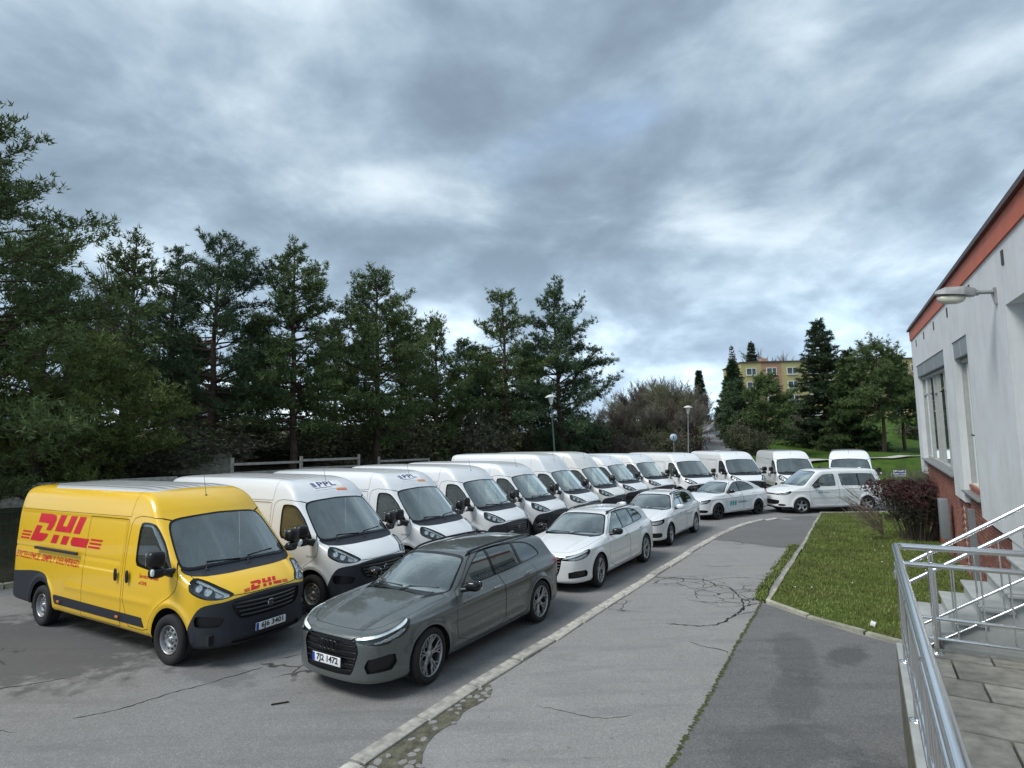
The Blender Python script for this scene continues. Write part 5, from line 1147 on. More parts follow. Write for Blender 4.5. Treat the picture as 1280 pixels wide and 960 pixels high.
m.box(*wallbox(xs[-1], .6, 5.36, 6.25)); m.box(*wallbox(xs[3], .6, 5.32, 5.36)); m.box(*wallbox(xs[5], xs[3], 5.32, 5.36))
m.box(*wallbox(-.30, .60, 1.95, 5.32)); m.box(*wallbox(-7.28, -6.04, 2.04, 5.32)); m.box(*wallbox(-11.95, -8.92, 2.0, 5.32)); m.box(*wallbox(-21.5, -19.0, -1, 5.36))
# plinth wall below the near white part steps down to the landing
m.box(*wallbox(-11.95, -10.9, -1, 2.0, -.3, -.02)); m.box(*wallbox(-19.0, -11.95, -1, 5.36, -1.3, -.85)); m.box(*wallbox(-12.0, -11.95, 2.0, 5.36, -1.0, -.3))
m.box(*wallbox(.30, .60, 1.95, 6.25, -14, -.30)); m.box(*wallbox(-21.5, .6, 6.15, 6.25, -14, -.3))
m.build('wall', MAT['render'], bld)
m = MB(); m.box(*wallbox(-21.5, .62, 6.22, 6.54, -.3, .03)); m.box(*wallbox(.5, .63, 6.22, 6.54, -14, -.3)); m.build('fascia', MAT['fascia'], bld)
m = MB(); m.box(*wallbox(-21.5, .70, 6.54, 6.60, -14, .09)); m.box(*wallbox(-21.5, .66, 6.60, 6.67, -14, .05)); m.build('roof_edge', MAT['roofedge'], bld)
for s in (-.95, -2.92, -4.94, -7.10, -9.6, -12.05, -14.2):
    m = MB(); m.box((s, .004, 6.0), (.10, .02, .20)); m.build('vent', MAT['room'], bld)
# roller boxes, windows with their frames
def win(s0, s1, h0, h1, mull, trans, depth=.16):
    r = MB().box(((s0+s1)/2, -.10, h1-.175), (s1-s0-.02, .16, .33))
    for k in range(1, max(2, int((s1-s0)/2.4)+1)): r.box((s0+(s1-s0)*k/max(2, int((s1-s0)/2.4)+1), -.018, h1-.175), (.02, .012, .33), 1)
    r.build('roller_box', [MAT['roller'], MAT['frame']], bld)
    w = empty('window', ((s0+s1)/2, -depth, h0), parent=bld); W = s1-s0; H = h1-.36-h0
    m = MB()
    for x in [-W/2+.04, W/2-.04]: m.box((x, 0, H/2), (.08, .07, H))
    m.box((0, 0, .04), (W, .07, .08)); m.box((0, 0, H-.04), (W, .07, .08)); 
    for x in mull: m.box((-W/2+x*W, .0, H/2), (.07, .075, H-.1))
    m.build('frame', MAT['frame'], w)
    edges = [0]+list(mull)+[1]
    for i in range(len(edges)-1):
        for (z0, z1) in ((0, trans), (trans, 1)):
            p = MB().box((-W/2+(edges[i]+edges[i+1])/2*W, -.01, (z0+z1)/2*H), ((edges[i+1]-edges[i])*W-.07, .012, (z1-z0)*H-.03)).build('pane', MAT['glass'], w)
        if i % 2 == 0: MB().box((-W/2+(edges[i]+edges[i+1])/2*W, .0, trans*H), ((edges[i+1]-edges[i])*W-.07, .06, .05)).build('glazing_bar', MAT['frame'], w)
    MB().box((0, .10, -.02), (W, .22, .035)).build('sill', MAT['galv'], w)
    MB().box((0, -.9, H/2), (W+.4, .05, H+.6)).build('room_back', MAT['room'], w)
    c = MB()
    for i, (a, b_) in enumerate(zip(edges[:-1], edges[1:])):
        if i % 3 != 1:
            for k in range(7): c.box((-W/2+(a+(b_-a)*(k+.5)/7)*W, -.12-.02*(k % 2), H*.52), ((b_-a)*W/7, .01, H*.9))
    c.build('curtain', MAT['curtain'], w)
win(-6.04, -.30, 2.46, 5.32, (.22, .44, .56, .78), .78); win(-8.92, -7.28, 2.30, 5.32, (.5,), .42)
# brick base
m = MB(); m.box(*wallbox(-10.9, .45, -1.0, 2.44, -.33, -.115)); m.build('brick_backing', MAT['mortar'], bld)
bme = MB().bevel_box((0, 0, 0), (.232, .05, .056), .004, smooth=False).mesh('brick'); bme.materials.append(MAT['brick'])
rb = random.Random(4); cnt = 0; far = MB()
for row in range(31):
    h = .15+row*.0745
    for c in range(46):
        s = -10.86+c*.249+(row % 2)*.124
        if s > .40: continue
        if h > 1.98 and not (-6.04 < s < -.35 or -8.9 < s < -7.3): continue
        if h > 2.40: continue
        if -6.45 < s < -6.05 and .3 < h < 1.9: continue
        y = -.105+rb.uniform(-.004, .006)
        if s < -6.1 and h > .55 and cnt < 300:
            o = link('brick', bme, None, bld); o.location = (s, y, h); cnt += 1
        else: far.box((s, y, h), (.232, .05, .056))
o = far.build('bricks', MAT['brick'], bld); o['kind'] = 'stuff'
# pale downpipe cover and cellar panel against the bricks
m = MB(); m.box((-7.6, -.03, .95), (.14, .10, 2.0)); m.build('pipe_cover', MAT['roller'], bld)
pn = MB(); pn.bevel_box((0, 0, .45), (.32, .18, .95), .006); 
pn = pn.build('wall_box', MAT['roller']); pn.matrix_world = BM @ Matrix.Translation((-4.75, .10, .85)); tag(pn, 'grey box fixed to the brick base just right of the dark bush', 'wall box')
# wall lamp
lm = empty('wall_lamp', mat=BM @ Matrix.Translation((-11.5, 0, 5.6))); tag(lm, 'grey street lamp head on a short arm fixed to the white wall', 'lamp')
MAT['lampgrey'] = simple('weathered_lamp_grey', (.30, .31, .31), .6, .2, var=.25, scale=5); MAT['diff'] = simple('lamp_diffuser', (.50, .50, .42), .3, var=.1)
m = MB(); m.box((0, .015, -.03), (.07, .03, .24)); m.tube([(0, .03, .03), (.0, .12, .04), (0, .24, .05)], .030, 10); m.tube([(0, .025, -.12), (.0, .05, .02)], .014, 8); m.tube([(0, .20, .045), (0, .27, .05)], .045, 10); m.build('arm', MAT['galv'], lm)
m = MB(); RL = rotm('X', .10)
m.add([RL @ Vector(p)+Vector((0, .26, .05)) for p in [(-.055, -.02, -.05), (.055, -.02, -.05), (.055, -.02, .06), (-.055, -.02, .06), (-.13, .12, -.035), (.13, .12, -.035), (.11, .12, .085), (-.11, .12, .085), (-.12, .34, -.02), (.12, .34, -.02), (.09, .34, .085), (-.09, .34, .085), (-.075, .46, -.01), (.075, .46, -.01), (.05, .45, .035), (-.05, .45, .035)]], [(0, 3, 2, 1), (0, 1, 5, 4), (1, 2, 6, 5), (2, 3, 7, 6), (3, 0, 4, 7), (4, 5, 9, 8), (5, 6, 10, 9), (6, 7, 11, 10), (7, 4, 8, 11), (8, 9, 13, 12), (9, 10, 14, 13), (10, 11, 15, 14), (11, 8, 12, 15), (12, 13, 14, 15)]); m.build('lamp_head', MAT['lampgrey'], lm)
m = MB(); V, F = superbox((0, .52, -.015), (.20, .34, .13), 2.8, (20, 10), rotm('X', .10), (0, .35)); m.add(V, F, 0, True); m.build('diffuser', MAT['diff'], lm)
# ------------------------------------------------------------------ landing, railing and stair
U2 = Vector((.527, .850, 0)).normalized(); V2 = Vector((.850, -.527, 0)).normalized()
def LP_(u, v, z): return U2*u+V2*v+Vector((0, 0, z))
LM = Matrix.Identity(4)
for i in range(3): LM[i][0] = U2[i]; LM[i][1] = V2[i]; LM[i][2] = (0, 0, 1)[i]
# local frame: x = along the rail (away from camera), y = to the right
ld = empty('landing', mat=LM); tag(ld, 'raised landing paved with grey slabs inside the steel railing', 'landing')
MAT['slab'] = simple('paving_slab', (.215, .21, .185), .85, var=.34, scale=9, bmp=.6, bscale=90, per=.12)
MAT['pale'] = simple('pale_concrete', (.34, .355, .345), .85, var=.14, scale=4, bmp=.3, bscale=80)
m = MB(); m.box((2.4, .90, .47), (9.5, 1.52, .94)); m.build('base', MAT['soil'], ld)
m = MB(); m.bevel_box((4.5, .20, .49), (5.36, .11, 1.02), .01); m.bevel_box((-.2, .20, .49), (4.0, .11, 1.02), .01); m.build('edge', MAT['pale'], ld)
rs = random.Random(9); x = 7.17; row = 0
for hgt in [.30, .50, .42, .66, .62, .62, .6, .6, .6, .6]:
    y = .26; off = [.0, .32, .16, .48, .16, .50, .2, .4, .1, .3][row]; first = True
    while y < 1.66:
        w = (.62-off) if first and off > .02 else .62
        w = min(w, 1.67-y); first = False
        if w > .04:
            o = MB().bevel_box((0, 0, 0), (hgt-.032, w-.018, .06), .006, smooth=False).build('paving_slab', MAT['slab'], ld); o.location = (x-hgt/2, y+w/2, .970+rs.uniform(-.003, .003)); o.rotation_euler = (rs.uniform(-.004, .004), rs.uniform(-.004, .004), 0)
        y += w
    x -= hgt; row += 1
MAT['steel'] = simple('polished_steel', (.74, .75, .75), .19, 1.0, var=.05, scale=3)
rl = empty('railing', mat=LM); tag(rl, 'polished steel railing round the landing, its long arm running towards the camera', 'railing')
zr = lambda z: 1.0+z
ZT = [1.0, .83, .33, .14]
def bend(pts, r=.08):
    out = [Vector(pts[0])]
    for i in range(1, len(pts)-1):
        p, a, b = Vector(pts[i]), Vector(pts[i-1]), Vector(pts[i+1]); d1 = (a-p).normalized(); d2 = (b-p).normalized(); s, e = p+d1*r, p+d2*r
        for k in range(7): t = k/6; out.append(s*(1-t)**2+p*2*t*(1-t)+e*t*t)
    out.append(Vector(pts[-1])); return out
UC, VC = 7.00, .20      # railing corner in the landing frame
for z, rad in zip(ZT, (.031, .025, .016, .016)):
    m = MB(); m.tube(bend([(1.05, VC, zr(z)), (UC, VC, zr(z)), (UC, 1.62, zr(z))], .07 if z > .9 else .05), rad, 14); m.build('rail', MAT['steel'], rl)
def post(x, y, z0, z1, par, r=.021, flange=True):
    m = MB(); m.tube([(x, y, z0), (x, y, z1-.14)], r, 12); m.tube([(x, y, z1-.15), (x, y, z1)], r*.5, 8)
    if flange: m.lathe([(0, .058), (.008, .056), (.014, .030), (.016, .022)], 18, axis='z', c=(x, y, z0))
    m.build('post', MAT['steel'], par)
post(UC, VC+.27, zr(0), zr(1), rl)
for u in (6.6, 5.3, 4.0, 2.7, 1.4): post(u, VC+.0, zr(.0)+.0, zr(1), rl)
post(UC, 1.50, zr(0), zr(1), rl)
for v in np.arange(VC+.45, 1.45, .21): MB().tube([(UC, v, zr(.14)), (UC, v, zr(.83))], .0075, 6).build('baluster', MAT['steel'], rl)
for u in np.arange(1.6, 6.9, .21): MB().tube([(u, VC, zr(.14)), (u, VC, zr(.83))], .0075, 6).build('baluster', MAT['steel'], rl)
# stair on a podium beyond the cross rail, going up to the right towards the building
st = empty('stair', mat=LM); tag(st, 'pale concrete stair beside the white building, going up to the right beyond the railing', 'stair')
m = MB(); m.box((8.02, 1.02, .49), (1.36, 1.24, .98)); m.build('podium', MAT['pale'], st)
for k in range(5):
    v0 = .44+k*.222; z1 = 1.05+.155*k
    MB().bevel_box((8.00, (v0+1.66)/2+.004*k, (.96+z1)/2), (1.30-.004*k, 1.66-v0, z1-.96), .008).build('step', MAT['pale'], st)
    MB().bevel_box((8.00, v0+.12, z1+.017), (1.35, .27, .034), .007).build('tread', MAT['pale'], st)
h = empty('handrail', mat=LM); tag(h, 'sloping steel handrail climbing to the right beside the pale stair', 'handrail')
HU = 7.33; z_ = lambda v, t: 1.84+.650*(v-.42)-t
for t, rad in ((0, .022), (.185, .020), (.65, .014), (.88, .014)): MB().tube([(HU, .30 if t < .2 else .40, z_(.30 if t < .2 else .40, t)), (HU, 1.62, z_(1.62, t))], rad, 12).build('rail', MAT['steel'], h)
c = [(HU, .30, z_(.30, .185))]+[(HU, .28-.085*math.sin(a), z_(.28, .0925)+.0925*math.cos(a)) for a in [math.pi*(1-k/8) for k in range(9)]]+[(HU, .30, z_(.30, 0))]
MB().tube(c, .021, 12).build('rail_return', MAT['steel'], h)
for v in (.52, 1.55): MB().tube([(HU, v, .98), (HU, v, z_(v, .17))], .020, 12).build('post', MAT['steel'], h); MB().tube([(HU, v, z_(v, .19)), (HU, v, z_(v, .0))], .010, 8).build('post_pin', MAT['steel'], h)
for v in np.arange(.66, 1.55, .20): MB().tube([(HU, v, z_(v, .88)), (HU, v, z_(v, .185))], .0075, 6).build('baluster', MAT['steel'], h)
# ------------------------------------------------------------------ vegetation
def leafmat(name, c, var=.5, rough=.7, trans=.0):
    m, nt, b = NT(name); p = pos(nt); n = noise_(nt, p, 1.1, 5, .7); n2 = noise_(nt, p, 9, 2, .5)
    f = mth(nt, 'ADD', mth(nt, 'MULTIPLY', n, .6), mth(nt, 'MULTIPLY', n2, .4))
    cc = ramp(nt, f, [(.30, tuple(q*(1-var) for q in c)), (.52, tuple(c)), (.72, tuple(min(1, q*(1+var)) for q in c))]); lk(nt, cc, b.inputs['Base Color']); b.inputs['Roughness'].default_value = rough; b.inputs['Specular IOR Level'].default_value = .25
    return m
MAT['needle'] = leafmat('pine_needles', (.088, .130, .044)); MAT['needle_blue'] = leafmat('bluish_pine_needles', (.068, .112, .054)); MAT['needle_warm'] = leafmat('yellowish_pine_needles', (.12, .16, .045)); MAT['spruce'] = leafmat('spruce_needles', (.040, .068, .030)); MAT['spruce_g'] = leafmat('greenish_spruce_needles', (.052, .088, .028))
MAT['bark'] = simple('pine_bark', (.075, .050, .035), .95, var=.45, scale=5, bmp=.8, bscale=25, bdist=.02); MAT['bark_grey'] = simple('grey_bark', (.060, .052, .045), .95, var=.35, scale=6, bmp=.6, bscale=30, bdist=.01)
MAT['twig'] = simple('brown_twigs', (.145, .13, .11), .95, var=.35, scale=.6); MAT['twig_red'] = simple('reddish_twigs', (.145, .11, .085), .95, var=.4, scale=.8); MAT['twig_olive'] = simple('olive_twigs', (.145, .145, .085), .95, var=.35, scale=.7)
MAT['shrub'] = leafmat('olive_shrub_leaves', (.16, .175, .08), .6); MAT['shrub_dark'] = leafmat('dark_bush_leaves', (.085, .105, .045), .6); MAT['wine'] = leafmat('wine_red_leaves', (.060, .020, .024), .6)
def tubes_np(segs, sides=4):
    """segs: array (n,8): p0, p1, r0, r1 -> V, F"""
    segs = np.asarray(segs, float); p0, p1, r0, r1 = segs[:, :3], segs[:, 3:6], segs[:, 6], segs[:, 7]; d = p1-p0; l = np.linalg.norm(d, axis=1, keepdims=True)+1e-9; d = d/l
    ref = np.where(np.abs(d[:, 2:3]) > .9, np.array([[1., 0, 0]]), np.array([[0, 0, 1.]])); a = np.cross(d, ref); a /= np.linalg.norm(a, axis=1, keepdims=True); b = np.cross(d, a); n = len(segs)
    ring = []
    for P, r_ in ((p0, r0), (p1, r1)):
        for k in range(sides): t = 2*np.pi*k/sides; ring.append(P+(a*math.cos(t)+b*math.sin(t))*r_[:, None])
    V = np.stack(ring, 1).reshape(-1, 3); base = (np.arange(n)*2*sides)[:, None]
    F = np.vstack([np.hstack([base+k, base+(k+1) % sides, base+sides+(k+1) % sides, base+sides+k]) for k in range(sides)]); return V, F
def tufts_np(P, D, r, nb, L, W, rng, spread=.8):
    """needle tufts at P pointing along D"""
    n = len(P); P = np.repeat(P, nb, 0); D = np.repeat(D, nb, 0); m = n*nb; v = rng.normal(0, 1, (m, 3)); v /= np.linalg.norm(v, axis=1, keepdims=True)
    d = D*1.0+v*spread; d /= np.linalg.norm(d, axis=1, keepdims=True); ll = (L*rng.uniform(.6, 1.25, m))[:, None]; s = np.cross(d, rng.normal(0, 1, (m, 3))); s /= np.linalg.norm(s, axis=1, keepdims=True)+1e-9; w = (W*rng.uniform(.6, 1.3, m))[:, None]
    o = P+rng.normal(0, r, (m, 3)); return np.stack([o-s*w, o+s*w, o+d*ll], 1).reshape(-1, 3)
def conifer(kind, H, rad, h0, seed, needles, lean=(0, 0), dens=1.0, leafs=.30, name='pine_tree', gaps=.12, skew=0.0, px=1.0):
    rng = np.random.default_rng(seed); segs = []; TP = []; TD = []; rad *= 1.0
    nT = 14; bend = rng.normal(0, .010*H, (nT+1, 2)); bend = np.cumsum(bend, 0)*.35; bend -= bend[0]
    def trunk(h): i = min(h/H*nT, nT-.001); k = int(i); f = i-k; q = bend[k]*(1-f)+bend[k+1]*f; return np.array([q[0]+lean[0]*h, q[1]+lean[1]*h, h])
    R0 = .013*H+.03
    for k in range(nT): a, b = trunk(k*H/nT), trunk((k+1)*H/nT); segs.append([*a, *b, R0*(1-k/nT)**.8+.012, R0*(1-(k+1)/nT)**.8+.010])
    trunk_n = len(segs); h = h0; az = rng.uniform(0, 6.28); tw = []
    while h < H*.985:
        t = (h-h0)/(H-h0); nl = rng.integers(4, 7) if kind == 'pine' else rng.integers(6, 9)
        if kind == 'pine': prof = max(.14, (1-t)**.62*(.42+.58*min(1, t/.28))*1.22)*(1+.22*math.sin(5.1*az+seed+9*t))
        else: prof = (1-t)**.85*.95+.05
        for q in range(nl):
            az += 2*math.pi/nl+rng.normal(0, .25)
            if rng.random() < gaps+.10*(math.sin(3.3*az+7*t+seed) > .45): continue
            L = rad*prof*(rng.uniform(.45, 1.12) if kind == 'pine' else rng.uniform(.6, 1.12))*(1+skew*math.cos(az)); el = (R(-6+44*t)+rng.normal(0, .20)) if kind == 'pine' else R(-8+30*t)+rng.normal(0, .08)
            p = trunk(h+rng.uniform(-.15, .15)); n = max(4, int(L/.30)); d = np.array([math.cos(az)*math.cos(el), math.sin(az)*math.cos(el), math.sin(el)]); pts = [p]
            for k in range(n):
                f = k/n; up = (.02+.26*f if kind == 'pine' else (-.10+.25*f))*.5; d = d+np.array([rng.normal(0, .11), rng.normal(0, .11), up*.35+rng.normal(0, .09)]); d /= np.linalg.norm(d); pts.append(pts[-1]+d*L/n)
            r0 = (.006*H*(1-t)+.012)
            for k in range(n): segs.append([*pts[k], *pts[k+1], r0*(1-k/n)+.006, r0*(1-(k+1)/n)+.005])
            # side shoots
            st0 = .30 if kind == 'pine' else .12; ns = int(L/(.17 if kind == 'pine' else .16)*dens)+2
            for j in range(ns):
                f = st0+(1-st0)*(j+rng.random())/ns; i = min(f*n, n-.001); k = int(i); q0 = pts[k]+(pts[k+1]-pts[k])*(i-k); dd = pts[k+1]-pts[k]; dd = dd/np.linalg.norm(dd)
                side = np.cross(dd, [0, 0, 1]); side /= np.linalg.norm(side)+1e-9; sg = 1 if rng.random() < .5 else -1; sl = (.16+(.50 if kind == 'pine' else .28)*L*(1-f*.85)*rng.uniform(.15, 1.0))
                s_ = dd*.75+side*sg*rng.uniform(.5, 1.0)+np.array([0, 0, rng.uniform(-.05, .45) if kind == 'pine' else rng.uniform(-.45, .1)]); s_ /= np.linalg.norm(s_); q1 = q0+s_*sl; tw.append([*q0, *q1, .008, .004])
                nt_ = max(1, int(sl/.15)+1)
                for e in range(nt_):
                    g = (e+.6)/nt_; jj = rng.normal(0, .09, 3) if kind == 'pine' else rng.normal(0, .03, 3); TP.append(q0+(q1-q0)*g+jj*(.6+g)); TD.append(s_+jj*4+np.array([0, 0, .45 if kind == 'pine' else -.1]))
            TP.append(pts[-1]); TD.append(d+np.array([0, 0, .4])); 
        h += (H/30*rng.uniform(.65, 1.35)) if kind == 'pine' else H/34*rng.uniform(.8, 1.2)
    for k in range(4): TP.append(trunk(H*(.97+.01*k))); TD.append(np.array([0, 0, 1.0]))
    TP = np.array(TP); TD = np.array(TD); TD /= np.linalg.norm(TD, axis=1, keepdims=True)
    nv = tufts_np(TP, TD, .04, 8 if kind == 'pine' else 8, leafs*.66, leafs*.075*px, rng, 1.0 if kind == 'pine' else .6)
    V, F = tubes_np(segs[:trunk_n], 9); V2_, F2_ = tubes_np(segs[trunk_n:]+tw, 3); V_ = np.vstack([V, V2_])
    tr = mesh_np('trunk', V, F); lb = mesh_np('limbs', V2_, F2_); cr = mesh_np('crown', nv, np.arange(len(nv)).reshape(-1, 3), None, False)
    return tr, lb, cr, needles
def plant_tree(meshes, x, y, z, label, group, name='pine_tree', rot=0, s=1.0, bark='bark', cat='pine tree', hint=None):
    tr, lb, cr, mat = meshes; e = empty(name, (x, y, z), rot); e.scale = (s, s, s); e.rotation_euler = (R(2)*0, 0, rot); tag(e, label, cat, group)
    link('trunk', tr, MAT[bark], e); link('limbs', lb, MAT[bark], e); link('crown', cr, MAT[mat], e); return e
TZ0 = lambda x, y: float(terrain(x, y))-.05
GP = 'pines behind the row of vans'
def PT(px, D, ytop, w, h0f, seed, mat, label, lean=(0, 0), dens=1.0, kind='pine', group=GP, name='pine_tree', cat='pine tree', leafs=.34, skew=0, gaps=.12, rot=0, pxs=1.0, bark='bark'):
    x = (px-640)/700*D; z = TZ0(x, D); H = 3.09-z+(554-.0184*(px-640)-ytop)*D/700; rad = w/2*D/700
    plant_tree(conifer(kind, H, rad, H*h0f, seed, mat, lean, dens, leafs, gaps=gaps, skew=skew, px=pxs), x, D, z, label, group, name, rot, 1.0, bark, cat)
import time as _tt; _q = _tt.time(); EXTRA = []
for _k, (_px, _D, _yt, _w, _m, _lab) in enumerate([(322, 34, 395, 130, 'needle_blue', 'lower dark pine filling the gap right of the double-topped pine'), (418, 36, 410, 120, 'needle', 'lower pine between the reddish-trunked pine and the full rounded pine'), (512, 40, 425, 110, 'needle_blue', 'lower pine just right of the full rounded pine, further back'), (610, 45, 440, 100, 'needle', 'low pine filling the gap left of the tall open pine'), (662, 46, 430, 110, 'needle_blue', 'low pine between the tall open pine and the tallest pine'), (235, 36, 420, 130, 'needle', 'low pine far back behind the narrow pine')]):
    EXTRA.append((_px, _D, _yt, _w, .05, 200+_k, _m, _lab))
PT(-55, 14.5, 120, 400, .10, 1, 'needle', 'tallest pine at the left edge of the photo, cut by the frame', dens=1.15, leafs=.27, gaps=.05)
PT(45, 17.5, 300, 250, .06, 11, 'needle_warm', 'broad low pine with bright green boughs behind the yellow van', dens=1.2, leafs=.27, gaps=.04)
PT(150, 23, 287, 120, .30, 2, 'needle', 'slim pine leaning to the right between the leftmost tall pine and the next', lean=(.02, 0), dens=.8, gaps=.2)
PT(266, 26, 292, 205, .20, 3, 'needle_blue', 'dark pine with a double top, behind the yellow van and its neighbour', leafs=.32)
PT(203, 27, 300, 100, .30, 13, 'needle_blue', 'narrow pine just left of the dark double-topped pine', leafs=.32, dens=.8)
PT(366, 27, 300, 185, .18, 4, 'needle', 'pine with a reddish trunk showing, behind the first lettered vans', leafs=.32)
PT(470, 30, 332, 190, .15, 5, 'needle', 'full rounded pine behind the plain white vans', leafs=.32)
PT(545, 35, 400, 105, .15, 6, 'needle', 'lower thin pine right of the full rounded pine', leafs=.34)
PT(585, 38, 425, 95, .12, 7, 'needle_blue', 'lowest pine in the middle of the row, bluish and thin', leafs=.34)
PT(634, 38, 356, 140, .25, 8, 'needle', 'tall open pine left of the tall green lamp post', leafs=.36, dens=.85, gaps=.18)
PT(700, 40, 350, 175, .16, 9, 'needle_blue', 'tallest pine right behind the green lamp post, boughs reaching right', leafs=.36, skew=.03)
PT(120, 21, 430, 220, .05, 12, 'needle_warm', 'low bushy pine filling the gap behind the yellow van roof', dens=1.1, leafs=.28, gaps=.05)
# conifers in front of the flats
GR = 'conifers on the grass slope to the right'
PT(1032, 50, 396, 112, .04, 21, 'spruce', 'tall dark spruce in front of the yellow flats', kind='spruce', group=GR, name='spruce_tree', cat='spruce tree', leafs=.40, dens=1.3, gaps=.02)
PT(1062, 47, 436, 90, .04, 22, 'spruce_g', 'shorter green spruce leaning on the tall dark spruce', kind='spruce', group=GR, name='spruce_tree', cat='spruce tree', leafs=.38, dens=1.2, gaps=.02)
PT(1100, 44, 430, 120, .34, 23, 'needle', 'round-headed pine with a bare forked trunk near the white building', group=GR, leafs=.36)
PT(1126, 46, 452, 80, .35, 24, 'needle', 'smaller pine with bare trunk between the round-headed pine and the white building', group=GR, leafs=.36, lean=(-.02, 0))
PT(952, 44, 470, 84, .28, 25, 'needle', 'green pine with a pale leaning trunk on the grass slope', group=GR, leafs=.36, lean=(.06, 0), bark='bark_grey', dens=1.15)
PT(922, 46, 476, 56, .10, 26, 'needle_blue', 'small bluish pine beside the hill path', group=GR, leafs=.36, dens=1.2)
PT(909, 54, 486, 36, .10, 27, 'spruce_g', 'small green conifer left of the bluish pine, over the hill path', group=GR, leafs=.38, dens=1.2)
PT(916, 75, 450, 46, .05, 28, 'spruce', 'very dark rounded spruce left of the flats', kind='spruce', group=GR, name='spruce_tree', cat='spruce tree', leafs=.6, dens=1.0, gaps=.0)
PT(942, 135, 426, 34, .05, 29, 'spruce', 'pointed spruce rising behind the flat roof', kind='spruce', group=GR, name='spruce_tree', cat='spruce tree', leafs=.9, dens=.45)
PT(919, 130, 430, 30, .20, 30, 'twig', 'bare pale larch rising behind the left end of the flats', kind='spruce', group=GR, name='larch_tree', cat='larch tree', leafs=.5, dens=.35, bark='bark_grey')
PT(874, 90, 463, 22, .05, 31, 'spruce', 'small pointed spruce above the bare wood', kind='spruce', group=GR, name='spruce_tree', cat='spruce tree', leafs=.7, dens=.5)
PT(780, 80, 505, 30, .05, 32, 'spruce', 'small distant spruce right of the tallest pine', kind='spruce', group=GR, name='spruce_tree', cat='spruce tree', leafs=.7, dens=.5)
for q in EXTRA: PT(*q, leafs=.36, dens=.9)
print('tris', sum(len(o.data.polygons) for o in bpy.data.objects if o.type == 'MESH' and o.name.startswith('crown')))
print('conifers', _tt.time()-_q)
# bare trees
def bare(H, spread, seed, levels=5, r0=.10, up=.5, first=.22, tw=.010, nch=(3, 5)):
    rng = np.random.default_rng(seed); segs = []
    def grow(p, d, L, r_, lv):
        n = 3; q = p
        for k in range(n):
            d = d+rng.normal(0, .09, 3)+np.array([0, 0, .03]); d /= np.linalg.norm(d); q2 = q+d*L/n; segs.append([*q, *q2, r_*(1-.25*k/n), r_*(1-.25*(k+1)/n)]); q = q2
            if lv > 0 and (k > 0 or lv < levels):
                for _ in range(rng.integers(1, 3)):
                    s = rng.normal(0, 1, 3); s -= d*(s@d); s /= np.linalg.norm(s)+1e-9; a = rng.uniform(.35, .8)*spread; dd = d*math.cos(a)+s*math.sin(a); dd[2] += up*.25; dd /= np.linalg.norm(dd)
                    grow(q, dd, L*rng.uniform(.5, .78), max(tw, r_*.55), lv-1)
        if lv > 0: grow(q, d, L*.75, max(tw, r_*.7), lv-1)
    grow(np.zeros(3), np.array([0, 0, 1.0]), H*.30, r0, levels)
    S = np.array(segs); zz = max(S[:, 2].max(), S[:, 5].max()); S[:, :6] *= H/zz; t = S[:, 6] > r0*.45
    return tubes_np(S[t], 6), tubes_np(S[~t], 3)
def bare_tree(px, D, ytop, seed, mat, label, group, lib=None, name='bare_tree', cat='bare tree', spread=1.0, levels=4, wide=1.0):
    x = (px-640)/700*D; z = TZ0(x, D); H = 3.09-z+(554-.0184*(px-640)-ytop)*D/700
    e = empty(name, (x, D, z), seed*1.7); e.scale = (H/8*wide, H/8*wide, H/8); tag(e, label, cat, group); a, b = lib
    link('trunk', a, None, e); link('crown', b, None, e)
    for o in e.children:
        o.material_slots[0].link = 'OBJECT'; o.material_slots[0].material = MAT[mat]
    return e
LIB = []
for sd_ in range(5):
    (V, F), (V2_, F2_) = bare(8, [1.0, .8, 1.15, .7, .95][sd_], 40+sd_, 5 if sd_ != 3 else 5, .11, .5, tw=.016); a = mesh_np('bare_trunk', V, F); b = mesh_np('bare_crown', V2_, F2_); a.materials.append(MAT['bark_grey']); b.materials.append(MAT['twig']); LIB.append((a, b))
print('bare tris', [len(b.polygons)*2 for a, b in LIB])
GB = 'bare trees of the brown wood'
r5 = random.Random(5); ORD = 'first second third fourth fifth sixth seventh eighth ninth tenth eleventh twelfth thirteenth fourteenth fifteenth sixteenth seventeenth eighteenth nineteenth twentieth'.split(); ORD += ['twenty-'+q for q in ORD[:9]]+['thirtieth']
tops = [(752, 505), (768, 500), (785, 482), (800, 470), (812, 466), (826, 468), (840, 465), (853, 470), (862, 476), (866, 486), (760, 520), (778, 512), (795, 500), (815, 497), (835, 492), (850, 486), (856, 498), (745, 515), (806, 515), (848, 505)]
for k, (px, yt) in enumerate(tops):
    D = r5.uniform(50, 62) if k < 10 else r5.uniform(43, 50)
    mt = ['twig', 'twig', 'twig_olive', 'twig'][k % 4] if k < 10 else ['twig_olive', 'twig', 'twig_red'][k % 3]; bare_tree(px, D, yt, k, mt, '%s tree, %s from the left in the %s of the bare brown wood' % ({'twig': 'brownish leafless', 'twig_olive': 'olive leafless', 'twig_red': 'reddish leafless'}[mt], ORD[sorted(q for q, _ in (tops[:10] if k < 10 else tops[10:])).index(px)], 'back row' if k < 10 else 'front row'), GB, LIB[k % 5], wide=1.15)
for px, yt, D, k in ((985, 492, 60, 1), (1003, 505, 58, 2), (975, 512, 55, 4)): bare_tree(px, D, yt, k+30, 'twig', '%s leafless tree before the flats, left of the tall spruce' % {975: 'leftmost', 985: 'middle', 1003: 'rightmost'}[px], 'bare trees before the flats', LIB[k % 5], wide=.8)
